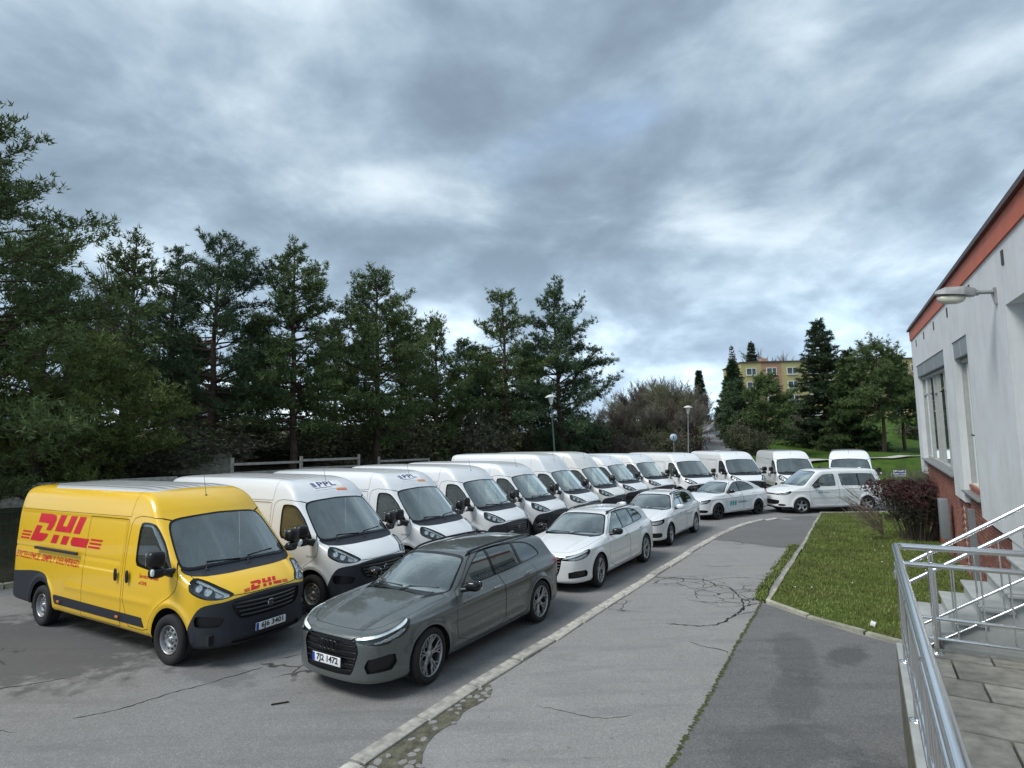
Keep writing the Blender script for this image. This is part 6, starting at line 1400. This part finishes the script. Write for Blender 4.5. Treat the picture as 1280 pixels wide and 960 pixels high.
for px, yt, D, k in ((1110, 432, 100, 3), (1128, 428, 100, 0), (965, 432, 140, 1), (985, 436, 140, 4)): bare_tree(px, D, yt, k+50, 'twig', 'tall leafless treetop behind the flats, %s from the left' % ORD[[965, 985, 1110, 1128].index(px)], 'bare treetops behind the flats', LIB[k % 5], wide=.9)
for px, yt, D, k in ((118, 330, 26, 1), (165, 400, 29, 3), (225, 470, 30, 2)): bare_tree(px, D, yt, k+70, 'twig', ['', 'leafless tree showing between the leftmost tall pines', 'leafless tree behind the double-topped pine', 'leafless tree seen in the gap right of the leftmost pines'][k], 'leafless trees among the pines', LIB[k % 5], wide=.7)
# shrubs
def shrub_mesh(w, h, seed, n=5200, leaf=.05, stems=40):
    rng = np.random.default_rng(seed); segs = []; P = []; D = []
    for k in range(stems):
        a = rng.uniform(0, 6.28); t = rng.uniform(.1, 1); d = np.array([math.cos(a)*t*w*.5, math.sin(a)*t*w*.5, h*rng.uniform(.7, 1.0)*(1-.35*t*t)]); base = np.array([math.cos(a)*t*w*.12, math.sin(a)*t*w*.12, 0]); prev = base
        for q in range(1, 6):
            f = q/5; p = base+(d-base)*np.array([f**1.3, f**1.3, f**.85])+rng.normal(0, .03*w, 3)*f; segs.append([*prev, *p, .012*(1-f*.7), .012*(1-(f+.2)*.7)]); 
            if q > 1:
                for _ in range(int(n/stems/5/3)):
                    s = p+rng.normal(0, .10*w, 3)*np.array([1, 1, .8]); segs.append([*p, *s, .005, .003]); P.append(s); D.append((s-p)+np.array([0, 0, .1]))
            prev = p
    P = np.array(P); D = np.array(D); D /= np.linalg.norm(D, axis=1, keepdims=True)+1e-9; P[:, 2] = np.maximum(P[:, 2], .05)
    return tubes_np(segs, 3), tufts_np(P, D, .03, 3, leaf*1.6, leaf*.5, rng, 1.0)
SL_ = []
for k in range(4):
    (V, F), nv = shrub_mesh(2.4, 2.0, 90+k, 5200, .065); a = mesh_np('shrub_stems', V, F); b = mesh_np('shrub_leaves', nv, np.arange(len(nv)).reshape(-1, 3), None, False); a.materials.append(MAT['twig']); b.materials.append(MAT['shrub']); SL_.append((a, b))
def shrub(px, D, yt, w, k, mat, label, group, z=None):
    x = (px-640)/700*D; z = TZ0(x, D) if z is None else z; H = max(.6, 3.09-z+(554-.0184*(px-640)-yt)*D/700); e = empty('shrub', (x, D, z), k*2.1); s = w*D/700/2.4; e.scale = (s, s, H/2.0); tag(e, label, 'shrub', group)
    link('stems', SL_[k % 4][0], None, e); o = link('leaves', SL_[k % 4][1], None, e); o.material_slots[0].link = 'OBJECT'; o.material_slots[0].material = MAT[mat]
r6 = random.Random(6)
for k in range(30):
    px = -40+k*27.5+r6.uniform(-8, 8); D = float(np.interp(px, [-40, 200, 500, 780], [17, 22, 33, 42]))+r6.uniform(0, 5); yt = float(np.interp(px, [-40, 200, 500, 780], [590, 562, 545, 540]))-r6.uniform(0, 32)
    shrub(px, D, yt, float(np.interp(px, [-40, 780], [150, 70])), k, ['shrub', 'shrub_dark', 'shrub', 'twig_olive'][k % 4], '%s undergrowth shrub beneath the pines, %s from the left' % (['olive brown', 'dark green', 'pale olive', 'leafless olive'][k % 4], ORD[k]), 'undergrowth shrubs beneath the pines')
SHL = sorted([775, 795, 812, 826, 846, 860, 800, 832, 755])
for k, (px, yt, D, mt) in enumerate([(775, 545, 41, 'twig_red'), (795, 548, 40, 'twig_red'), (812, 540, 42, 'shrub'), (826, 538, 43, 'shrub'), (846, 540, 42, 'twig_olive'), (860, 530, 43, 'wine'), (800, 530, 45, 'shrub'), (832, 525, 46, 'twig_olive'), (755, 535, 42, 'shrub')]):
    shrub(px, D, yt, 42, k, mt, 'low %s shrub at the foot of the bare wood, %s from the left' % ({'twig_red': 'reddish', 'shrub': 'olive green', 'twig_olive': 'pale olive', 'wine': 'wine-red'}[mt], ORD[SHL.index(px)]), 'shrubs at the foot of the wood')
for k, (px, yt, D) in enumerate([(925, 525, 44), (940, 535, 43), (1075, 530, 50), (1010, 520, 52), (985, 528, 56), (1055, 520, 48), (1135, 528, 56), (960, 530, 58)]):
    shrub(px, D, yt, 48, k, 'shrub_dark', 'dark shrub on the right-hand grass slope, %s from the left' % ORD[sorted([925, 940, 1075, 1010, 985, 1055, 1135, 960]).index(px)], 'shrubs among the right-hand conifers')
# the dark bush on the lawn
bx, by = 11.85, 16.9
rng = np.random.default_rng(77); segs = []; P = []; Dn = []
for k in range(150):
    a = rng.uniform(0, 6.28); t = rng.uniform(0, 1)**.6; top = np.array([math.cos(a)*t*1.32, math.sin(a)*t*1.2, 1.92*rng.uniform(.82, 1.06)-.30*t*t]); base = np.array([math.cos(a)*t*.42, math.sin(a)*t*.42, 0]); prev = base
    for q in range(1, 7):
        f = q/6; p = base+(top-base)*np.array([f**1.15, f**1.15, f**.9])+rng.normal(0, .035, 3)*f; segs.append([*prev, *p, .011*(1.1-f*.8), .011*(1.1-(f+.16)*.8)])
        for _ in range(3 if q > 1 else 0):
            d = rng.normal(0, .13, 3); d[2] = abs(d[2])*1.2; segs.append([*p, *(p+d), .005, .003]); P.append(p+d); Dn.append(d)
        prev = p
P = np.array(P); Dn = np.array(Dn); Dn /= np.linalg.norm(Dn, axis=1, keepdims=True)
V, F = tubes_np(segs, 3); bush = empty('bush', (bx, by, .09)); tag(bush, 'dark wine-red rounded bush on the lawn beside the brick base', 'bush')
link('stems', mesh_np('bush_stems', V, F), MAT['twig'], bush)
up = P[:, 2] > 1.1+.15*np.sin(P[:, 0]*5); 
nv = tufts_np(P[~up], Dn[~up], .03, 5, .075, .022, rng, 1.0); link('leaves', mesh_np('bush_leaves', nv, np.arange(len(nv)).reshape(-1, 3), None, False), leafmat('dark_twiggy_leaves', (.045, .045, .030), .6), bush)
nv = tufts_np(P[up & (P[:, 2] < 1.72)], Dn[up & (P[:, 2] < 1.72)], .03, 6, .075, .024, rng, 1.0); link('top_leaves', mesh_np('bush_leaves', nv, np.arange(len(nv)).reshape(-1, 3), None, False), MAT['wine'], bush)
segs = []
for k in range(60):     # the paler straggling branches on its left
    a = rng.uniform(2.3, 3.9); L = rng.uniform(.7, 1.35); b = np.array([-.45, .0, rng.uniform(.1, .7)]); d = np.array([math.cos(a)*.9, math.sin(a)*.5, rng.uniform(.35, .9)]); p = b
    for q in range(5): p2 = p+d*L/5+rng.normal(0, .03, 3); segs.append([*p, *p2, .008, .005]); p = p2
V, F = tubes_np(segs, 3); sb = empty('bush', (bx-.50, by+.05, .09)); tag(sb, 'leafless straggling bush at the left side of the wine-red bush', 'bush'); link('stems', mesh_np('bush_stems', V, F), simple('pale_twigs', (.22, .18, .15), .9), sb)
print('veg', _tt.time()-_q)
# ------------------------------------------------------------------ flats, lamps, signs, fence
MAT['yellow_wall'] = simple('yellow_facade', (.42, .36, .17), .9, var=.08, scale=.6); MAT['salmon'] = simple('salmon_facade', (.42, .23, .15), .9, var=.08, scale=.6); MAT['winwhite'] = simple('white_window_frame', (.7, .7, .68), .6)
MAT['pane'] = simple('window_glass', (.05, .065, .075), .12, var=.5, scale=.3); MAT['tar'] = simple('roof_felt', (.09, .06, .05), .9)
D = 112; FX, FY, FZ = 46.2, D, float(terrain(46, 112))
fb = empty('apartment_building', (FX, FY, FZ-.1)); tag(fb, 'yellow and salmon apartment block with white-framed windows behind the trees', 'building'); fb.rotation_euler = (0, 0, R(-3))
bh = 3.09-FZ+(549-452)*D/700; nst = 5; sh = 2.78; cols = 9; cw = 4.0
for c in range(cols):
    mt = 'salmon' if c in (1, 5) else 'yellow_wall'
    for s in range(1): MB().box((c*cw+cw/2, 5.5+(.03 if mt == 'salmon' else 0), bh/2), (cw-.002, 11, bh)).build('wall', MAT[mt], fb)
    for k in range(nst):
        z = bh-1.75-k*sh
        if z < .6: continue
        w = empty('window', (c*cw+cw/2, -.02, z), parent=fb)
        m = MB(); W, H = 1.9, 1.35
        for x in (-W/2, .12, W/2): m.box((x, 0, 0), (.11, .12, H))
        m.box((0, 0, H/2), (W+.1, .12, .11)); m.box((0, 0, -H/2), (W+.1, .12, .11)); m.box((0, -.06, -H/2-.08), (W+.3, .2, .06)); m.build('frame', MAT['winwhite'], w)
        MB().box((-W/4+.03, .03, 0), (W/2, .04, H)).build('pane', MAT['pane'], w); MB().box((W/4+.05, .035, 0), (W/2, .04, H)).build('pane', MAT['pane'], w)
MB().box((cols*cw/2, 5.5, bh+.15), (cols*cw+.3, 11.3, .3)).build('roof', MAT['tar'], fb)
MB().box((6, 4, bh+.8), (1.2, 1.2, 1.2)).build('chimney', MAT['salmon'], fb); MB().tube([(17, 5, bh), (17, 5, bh+5)], .06, 5).build('aerial', MAT['galv'], fb)
MB().box((cols*cw/2, 5.5, -.6), (cols*cw, 10.9, 1.3)).build('plinth', MAT['tar'], fb)
# lamps
MAT['green_pole'] = simple('green_pole', (.055, .11, .085), .6, .2); MAT['lampwhite'] = simple('lamp_white', (.62, .63, .60), .4)
def street_lamp(x, y, H, label, pole, s=1.0, tilt=None):
    z = float(terrain(x, y))-.05 if y > 30 else 0; q = GUP.to_track_quat('Z', 'Y') if tilt is None else tilt
    e = empty('street_lamp', (x, y, z)); e.rotation_euler = Vector(tilt or GUP).to_track_quat('Z', 'Y').to_euler(); tag(e, label, 'street lamp')
    MB().lathe([(0, .075), (1.0, .07), (1.05, .05), (H-.55, .038), (H-.50, .05)], 12, axis='z').build('pole', pole, e)
    MB().lathe([(H-.52, .05), (H-.45, .07), (H-.12, .17*s), (H-.08, .18*s)], 16, axis='z').build('lamp_bowl', MAT['lampwhite'], e)
    MB().lathe([(H-.09, .34*s), (H-.07, .345*s), (H+.02, .22*s), (H+.07, .08*s), (H+.08, .0001)], 20, axis='z').build('lamp_cap', MAT['lampwhite'], e)
street_lamp((694.5-640)/700*32.0, 32.0+.3, 5.95, 'tall lamp post with green pole standing behind the vans, before the tallest pine', MAT['green_pole'], tilt=(-.045, .0, 1))
street_lamp((856-640)/700*40.5, 40.5, 3.09+44*40.5/700-float(terrain(12.5, 40.5)), 'smaller street lamp with pale pole in front of the bare wood', MAT['galv'], .95, tilt=(.045, 0, 1))
e = empty('road_sign', ((839.5-640)/700*38.6, 38.6, float(terrain(11.0, 38.6)))); tag(e, 'small round blue-white sign on a pole before the bare wood', 'sign')
zs = 3.09-e.location.z+5*38.6/700
MB().tube([(0, 0, 0), (0, 0, zs+.2)], .03, 8).build('pole', MAT['galv'], e); MB().lathe([(-.03, .0001), (-.03, .25), (-.01, .25), (-.01, .0001)], 24, c=(0, 0, zs)).build('plate', MAT['blue'] if 0 else simple('pale_sign_face', (.45, .55, .68), .4), e)
MB().box((0, -.036, zs-.01), (.06, .008, .20)).build('symbol', MAT['ink'], e)
# pole and small notice on the grass
x0, y0 = (1106-640)/700*33.6, 33.6; e = empty('marker_pole', (x0, y0, TZ0(x0, y0))); tag(e, 'thin pale pole on the grass behind the people carrier', 'pole'); MB().tube([(0, 0, 0), (0, 0, 1.05)], .035, 8).build('pole', MAT['concrete'], e)
x0, y0 = (1116-640)/700*32.8, 32.8; e = empty('notice_sign', (x0, y0, 0)); tag(e, 'small blue and white notice on a short post above the wine-red bush', 'sign'); MB().tube([(0, 0, 0), (0, 0, 1.05)], .025, 8).build('post', MAT['galv'], e)
MB().bevel_box((0, -.03, 1.02), (.70, .03, .34), .005).build('plate', MAT['paper'], e); MB().box((0, -.048, 1.08), (.62, .006, .07)).build('print_band', MAT['blue'], e); MB().box((0, -.048, .95), (.5, .006, .03)).build('print_band', MAT['navy'], e)
# mesh fence along the left, with its banner
MAT['fence_green'] = simple('green_fence_wire', (.030, .075, .045), .6, var=.2); MAT['banner'] = simple('white_banner', (.66, .68, .72), .6, var=.08)
fx = [(-17.5, 6.6), (-12.9, 12.3), (-9.6, 17.1), (-6.2, 21.8)]
fence = empty('fence', (fx[0][0], fx[0][1], 0)); tag(fence, 'green wire mesh fence behind the vans at the left edge', 'fence'); o0 = Vector((fx[0][0], fx[0][1], 0))
wires = MB()
for a, b in zip(fx[:-1], fx[1:]):
    a = Vector((*a, 0)); b = Vector((*b, 0)); L = (b-a).length; d = (b-a)/L; n = int(L/2.5)+1
    for k in range(n): p = a+d*(L*k/n)-o0; MB().box(p+Vector((0, 0, .95)), (.06, .06, 1.9), 0, rotm('Z', math.atan2(d.y, d.x))).build('post', MAT['fence_green'], fence)
    p0 = a-o0; 
    for k in range(int(L/.10)): p = p0+d*(k*.10); wires.tube([p+Vector((0, 0, .08)), p+Vector((0, 0, 1.75))], .004, 3, cap=False)
    for z in (.12, .55, 1.0, 1.45, 1.72): wires.tube([p0+Vector((0, 0, z)), p0+d*L+Vector((0, 0, z))], .010, 3, cap=False); wires.tube([p0+Vector((0, 0, z+.05)), p0+d*L+Vector((0, 0, z+.05))], .006, 3, cap=False)
w = wires.build('wire_mesh', MAT['fence_green'], fence); w['kind'] = 'stuff'
a = Vector((*fx[0], 0)); b = Vector((*fx[1], 0)); d = (b-a).normalized(); ang = math.atan2(d.y, d.x)
kerb_run([(-20, 3.2), (-17.2, 6.6), (-12.6, 12.3), (-9.3, 17.1), (-5.9, 21.8)], 1.0, .16, -.05, .13, MAT['old_concrete'], le, 'edging_stone', side=1)
bn = empty('banner', (0, 0, 0)); bn.location = a+d*4.9+Vector((d.y, -d.x, 0))*.05+Vector((0, 0, .95)); bn.rotation_euler = (0, 0, ang); tag(bn, 'long white banner with blue writing tied to the wire fence', 'banner')
MB().box((0, 0, 0), (5.6, .012, .36)).build('cloth', MAT['banner'], bn)
V, T = text_polys('esp', .40, bold=.004); V -= (V.max(0)+V.min(0))/2; 
for k, (s, xx) in enumerate((('cesp', 1.0),)):
    V, T = text_polys(s, .34, bold=.004); V -= (V.max(0)+V.min(0))/2; o = link('lettering', mesh_np('lettering', np.stack([V[:, 0]+xx, np.full(len(V), -.010), V[:, 1]+.02], 1), T, None, False), MAT['navy'], bn)
# low walls and rails on the bank beyond the fence
MAT['oldwood'] = simple('weathered_grey_wood', (.34, .32, .29), .9, var=.3, scale=4)
def low_wall(p, q, h, t, m, label, name='low_wall', cat='wall', zadd=0):
    p = Vector(p); q = Vector(q); L = (q-p).length; n = max(1, int(L/1.9)); e = empty(name, (p.x, p.y, 0)); ang = math.atan2((q-p).y, (q-p).x); e.rotation_euler = (0, 0, ang); tag(e, label, cat)
    for k in range(n):
        c = p+(q-p)*((k+.5)/n); z = float(terrain(c.x, c.y))
        o = MB().bevel_box((0, 0, 0), (L/n-.02, t, h+.3), .015, smooth=False).build('wall_block', m, e); o.location = (L*(k+.5)/n, 0, z+h/2-.15+zadd)
def plank_fence(p, q, zs, hgt, label):
    p = Vector(p); q = Vector(q); L = (q-p).length; n = max(1, int(L/2.2)); e = empty('rail_fence', (p.x, p.y, 0)); ang = math.atan2((q-p).y, (q-p).x); e.rotation_euler = (0, 0, ang); tag(e, label, 'rail fence', 'grey rail fences on the bank')
    for k in range(n+1):
        c = p+(q-p)*(k/n); z = float(terrain(c.x, c.y)); o = MB().box((0, 0, hgt/2), (.10, .10, hgt)).build('post', MAT['oldwood'], e); o.location = (L*k/n, 0, z)
    for k in range(n):
        c = p+(q-p)*((k+.5)/n); z = float(terrain(c.x, c.y))
        for h in zs: o = MB().box((0, -.07, h), (L/n-.02, .05, .10)).build('rail', MAT['oldwood'], e); o.location = (L*(k+.5)/n, 0, z)
low_wall((-21, 9.5), (-11.6, 19.5), .55, .25, MAT['concrete'], 'low pale concrete wall on the bank behind the wire fence')
low_wall((-26, 13.0), (-12.5, 25.0), .8, .3, MAT['old_concrete'], 'higher mossy concrete wall further up the left bank')
plank_fence((-11.2, 22.5), (-7.4, 27.0), (.30, .66), .78, 'grey two-rail fence behind the lettered vans, near the double-topped pine')
plank_fence((-6.8, 28.5), (-2.5, 33.5), (.30, .64), .76, 'grey two-rail fence further right, beneath the full rounded pine')
# ------------------------------------------------------------------ the vans
import time as _t; _T0 = _t.time()
def place(o, x, y, hdg, label, cat, group=None):
    o.location = (x, y, 0); o.rotation_euler = (0, 0, R(hdg)); tag(o, label, cat, group)
yv, SY = make_van(MAT['yellow_paint'], name='delivery_van', grid=GRID_Y)
place(yv, -4.59, 9.36, -29.5, 'yellow delivery van with red lettering on its side, black bumpers and a white roof', 'van', 'panel vans parked in a row')
def logo(parent, S, o, su, sv, axis, w, xs=1.0):
    """slanted three-letter mark with speed lines, in its own colours; o = lower left, su/sv = unit steps in 3D"""
    k = .42                                         # slant
    def sl(p): return [(x+y*k, y) for x, y in p]
    H = 1.0
    D1 = [(.0, .64), (.0, 1.0), (1.0, 1.0), (1.20, .92), (1.25, .75), (1.20, .50), (1.05, .44), (.78, .44), (.86, .66), (.78, .66)]
    D1 = [(.10, .68), (.02, 1.0), (.90, 1.0), (1.10, .95), (1.20, .82), (1.20, .60), (1.12, .42), (.80, .42), (.84, .66)]
    D2 = [(.0, .0), (.08, .56), (.46, .56), (.42, .30), (1.05, .30), (1.02, .14), (.88, .03), (.72, 0)]
    H1 = [(1.38, .42), (1.36, 1.0), (1.74, 1.0), (1.74, .62), (2.02, .62), (2.02, 1.0), (2.40, 1.0), (2.40, .42)]
    H2 = [(1.40, 0), (1.42, .30), (1.78, .30), (1.78, 0)]; H3 = [(2.04, 0), (2.04, .30), (2.42, .30), (2.42, 0)]
    L1 = [(2.56, .42), (2.56, 1.0), (2.94, 1.0), (2.94, .42)]; L2 = [(2.62, .30), (2.60, .14), (2.70, .02), (2.84, 0), (3.60, 0), (3.60, .30)]
    P = [sl(q) for q in (D1, D2, H1, H2, H3, L1, L2)]
    for yy in (.02, .14, .26):
        P.append([(-.72+yy*k, yy), (-.72+yy*k, yy+.065), (-.10+(yy+.065)*k, yy+.065), (-.10+yy*k, yy)])
        P.append([(3.72+yy*k, yy), (3.72+yy*k, yy+.065), (4.36+(yy+.065)*k, yy+.065), (4.36+yy*k, yy)])
    V, T = polys_tris(P); V = V*w*np.array([xs, 1])
    fn = lambda a, b: tuple(np.array(o)+np.array(su)*a+np.array(sv)*b)
    return decal('lettering', V, T, fn, axis, S.Ff, MAT['red'], parent)
logo(yv, SY, (-4.72, -1.3, 1.47), (1, 0, 0), (0, 0, 1), (0, -1, 0), .50, 1.18)
def txt(parent, S, s, size, o, su, sv, axis, m, shear=0, bold=0, space=1.0, center=False, xs=1.0, name='lettering', fn=None):
    V, T = text_polys(s, size, shear, bold, space); V[:, 0] *= xs
    if center: V[:, 0] -= (V[:, 0].max()+V[:, 0].min())/2
    f = lambda a, b: tuple(np.array(o)+np.array(su)*a+np.array(sv)*b)
    return decal(name, V, T, fn or f, axis, S.Ff, m, parent)
txt(yv, SY, 'EXCELLENCE. SIMPLY DELIVERED.', .165, (-5.22, -1.3, 1.14), (1, 0, 0), (0, 0, 1), (0, -1, 0), MAT['red'], .25, .002, 1.0, xs=1.02)
txt(yv, SY, 'Service Partner', .085, (-.84, -1.3, 1.16), (1, 0, 0), (0, 0, 1), (0, -1, 0), MAT['red'], .2, .001)
txt(yv, SY, 'of DHL', .075, (-.84, -1.3, 1.06), (1, 0, 0), (0, 0, 1), (0, -1, 0), MAT['red'], .2, .001)
# mark on the bonnet (seen from the front, left to right = -y to +y)
logo(yv, SY, (.86, -.28, 1.5), (0, 1, 0), (-.80, 0, 0), (0, 0, 1), .15)
plate(yv, .972, .465, '6J6 3401')

# white vans
wv, SW = make_van(MAT['white_paint'], name='panel_van', grid=GRID_W)
wh, SH = make_van(MAT['white_paint'], high=True, name='panel_van', grid=GRID_W)
G = 'panel vans parked in a row'
SPOTS = {2: (-3.35, 11.78, -31.2), 3: (-2.02, 14.24, -31.5), 4: (-.64, 16.85, -33.8), 5: (.76, 19.23, -33.9), 6: (2.25, 21.66, -34.6), 7: (3.70, 23.96, -37), 8: (5.22, 26.4, -41.5), 9: (7.16, 28.9, -51.6), 10: (9.43, 29.4, -70.6), 11: (12.50, 30.75, -86.2), 12: (15.02, 30.2, -102.5), 13: (16.88, 28.4, -119.5)}
LAB = {2: 'white van with blue lettering above its windscreen, parked beside the yellow van',
 3: 'white van with blue lettering above its windscreen, right behind the grey estate bonnet',
 4: 'plain white van without lettering, nearest of those to the yellow van',
 5: 'plain white van behind the rear end of the grey estate car',
 6: 'tall high-roofed white van whose nose is behind the white estate with black mirrors',
 7: 'tall cream-white high-roofed van, the only off-white one of the row',
 8: 'low-roofed white van squeezed next to the cream-white high-roofed van',
 9: 'white van with a paper sheet behind the windscreen, behind the white estate with white mirrors',
 10: 'white van directly behind the bonnet of the white saloon with teal bars',
 11: 'white van directly behind the rear half of the white saloon with teal bars',
 12: 'white van facing the camera behind the bonnet of the white people carrier',
 13: 'white van facing the camera behind the roof of the people carrier, last of the row'}
NS = wheels_src = None
vans = {}
hi_mesh = {}
for k in (2, 3, 4, 5, 6, 7, 8, 9, 10, 11, 12, 13):
    src = wh if k in (6, 7) else wv
    o = src if k in (2, 6) else copy_tree(src)
    vans[k] = o
    x, y, h = SPOTS[k]; place(o, x, y, h, LAB[k], 'van', G)
for o in [vans[7]]:
    for c in [o]+list(o.children_recursive):
        if c.type == 'MESH' and c.data.materials and c.data.materials[0] == MAT['white_paint']:
            c.data = c.data.copy(); c.data.materials[0] = MAT['cream_paint']
def roof_fn(x0, y0):
    return lambda a, b: (x0-b*1.0, y0+a, 3.4)
for k in (2, 3):
    o = vans[k]; S = SW
    V, T = polys_tris([[(-.36, -.02), (.44, -.02), (.44, .30), (-.36, .30)]]); bd = decal('notice_board', V, T, roof_fn(-.25, -.06), (.35, 0, 1), S.Ff, MAT['paper'], o, .003)
    V, T = text_polys('PPL', .26, .1, .006, 1.05); V[:, 0] *= 1.15; V[:, 0] -= .20; V[:, 1] += .09; decal('lettering', V, T, roof_fn(-.25, -.06), (.35, 0, 1), S.Ff, MAT['navy'], o, .006)
    stripes = [[(-.335, .085+i*.045), (-.235, .085+i*.045), (-.235, .115+i*.045), (-.335, .115+i*.045)] for i in range(4)]; V, T = polys_tris(stripes); decal('emblem', V, T, roof_fn(-.25, -.06), (.35, 0, 1), S.Ff, MAT['navy'], o, .006)
    V, T = polys_tris([[(-.32, .035), (.10, .035), (.10, .05), (-.32, .05)]]); decal('lettering', V, T, roof_fn(-.25, -.06), (.35, 0, 1), S.Ff, MAT['navy'], o, .006)
    V, T = polys_tris([[(.18, -.075), (.46, -.075), (.48, -.01), (.20, -.01)]]); decal('orange_label', V, T, roof_fn(-.25, -.06), (.35, 0, 1), S.Ff, MAT['orange'], o, .006)
    txt(o, S, 'DUCATO', .05, (-.15, -1.3, 1.02), (1, 0, 0), (0, 0, 1), (0, -1, 0), MAT['ink'])
def on_dash(o, y, z, s, rx=.3):
    p = MB().bevel_box((0, 0, 0), (s*.7, s, .012), .003).build('paper_sheet', MAT['paper'], o); p.location = (-.06, y, z); p.rotation_euler = (rx, -.5, .3)
on_dash(vans[9], -.42, 1.50, .34, .1); on_dash(vans[2], -.05, 1.36, .17); on_dash(yv, -.20, 1.37, .15); on_dash(vans[12], .5, 1.36, .16)
print('vans', _t.time()-_T0)
def small_print(size):
    """a line of lettering too small to read in the photograph: short slanted strokes of uneven height"""
    r = random.Random(12); P = []; x = 0
    for k in range(15):
        w = size*r.uniform(.05, .12); h = size*r.choice((.42, .42, .62)); P.append([(x, 0), (x+h*.15, h), (x+h*.15+w, h), (x+w, 0)]); x += w+size*r.uniform(.10, .17)
    return polys_tris(P)
a6, SA = make_car(A6)
GE = 'cars parked along the kerb'
place(a6, -1.91, 8.2, -122.4, 'dark grey estate car with black mirrors, nearest to the camera', 'car', GE)
bars(a6, SA, [.35, .42, .49, .56, .63, .68], [.40, .43, .45, .455, .44, .42], MAT['gloss_black'], rad=.010, off=-.015)
plate(a6, fronts(SA, 0, .44)+.022, .44, '7J2 1472', .0)
def rings(root, x, z, R_, m, tilt=0):
    e = empty('emblem', (x, 0, z), parent=root)
    for k in range(4):
        mb = MB(); c = (k-1.5)*R_*1.42
        mb.tube([(0, c+R_*math.cos(a), R_*math.sin(a)) for a in [2*math.pi*j/20 for j in range(21)]], R_*.15, 6, cap=False); mb.build('emblem_ring', m, e)
rings(a6, fronts(SA, 0, .61)+.012, .615, .055, MAT['gloss_black'])
c7, SC7 = make_car(C7)
place(c7, 1.07, 12.99, -122.5, 'white estate car with black mirrors, right behind the grey estate', 'car', GE)
bars(c7, SC7, [.38, .44, .50, .56, .62, .68], [.33, .35, .37, .39, .41, .40], MAT['gloss_black'], rad=.010, off=-.015)
rings(c7, fronts(SC7, 0, .61)+.012, .615, .05, MAT['chrome'])
oc, SO = make_car(OC)
place(oc, 3.98, 17.76, -123.2, 'white estate car with white mirrors, third car from the camera', 'car', GE)
bars(oc, SO, [.62, .66, .70], [.31, .32, .33], MAT['gloss_black'], off=-.012)
V, T = polys_tris([[(-.01+i*.055, 0), (.015+i*.055, .07), (.05+i*.055, .07), (.025+i*.055, 0)] for i in range(3)]); 
SL = lambda x0, z0: (lambda a, b: (x0-a, 1.3, z0+b))
decal('emblem', V, T, SL(-.74, .80), (0, 1, 0), SO.Ff, MAT['teal'], oc)
V, T = small_print(.085); decal('lettering', V, T, SL(-.95, .80), (0, 1, 0), SO.Ff, MAT['navy'], oc)
ra, SR = make_car(RA)
place(ra, 7.6, 23.19, -147.2, 'white saloon car with dark wheels and three teal bars on its door', 'car', GE)
V, T = polys_tris([[(i*.15, 0), (i*.15+.03, .17), (i*.15+.13, .17), (i*.15+.10, 0)] for i in range(3)]); decal('emblem', V, T, SL(-.74, .50), (0, 1, 0), SR.Ff, MAT['teal'], ra)
V, T = small_print(.17); decal('lettering', V, T, SL(-1.28, .56), (0, 1, 0), SR.Ff, MAT['navy'], ra)
ca, SCa = make_car(CA)
place(ca, 11.9, 24.68, 186.4, 'white people carrier standing across the road beyond the lawn', 'car')
V, T = polys_tris([[(i*.07, 0), (i*.07+.015, .06), (i*.07+.06, .06), (i*.07+.045, 0)] for i in range(3)]); decal('emblem', V, T, SL(-.78, .83), (0, 1, 0), SCa.Ff, MAT['teal'], ca)
V, T = small_print(.08); decal('lettering', V, T, SL(-1.02, .83), (0, 1, 0), SCa.Ff, MAT['navy'], ca)
for z in (.40, .46, .52): pass
bars(ca, SCa, [.42, .47, .52], [.50, .53, .55], MAT['black'], off=-.02)
plate(ca, fronts(SCa, 0, .46)+.01, .46, '7J2 1480') if 0 else None
for o in list(bpy.data.objects):
    if o.type == 'FONT': bpy.data.objects.remove(o)
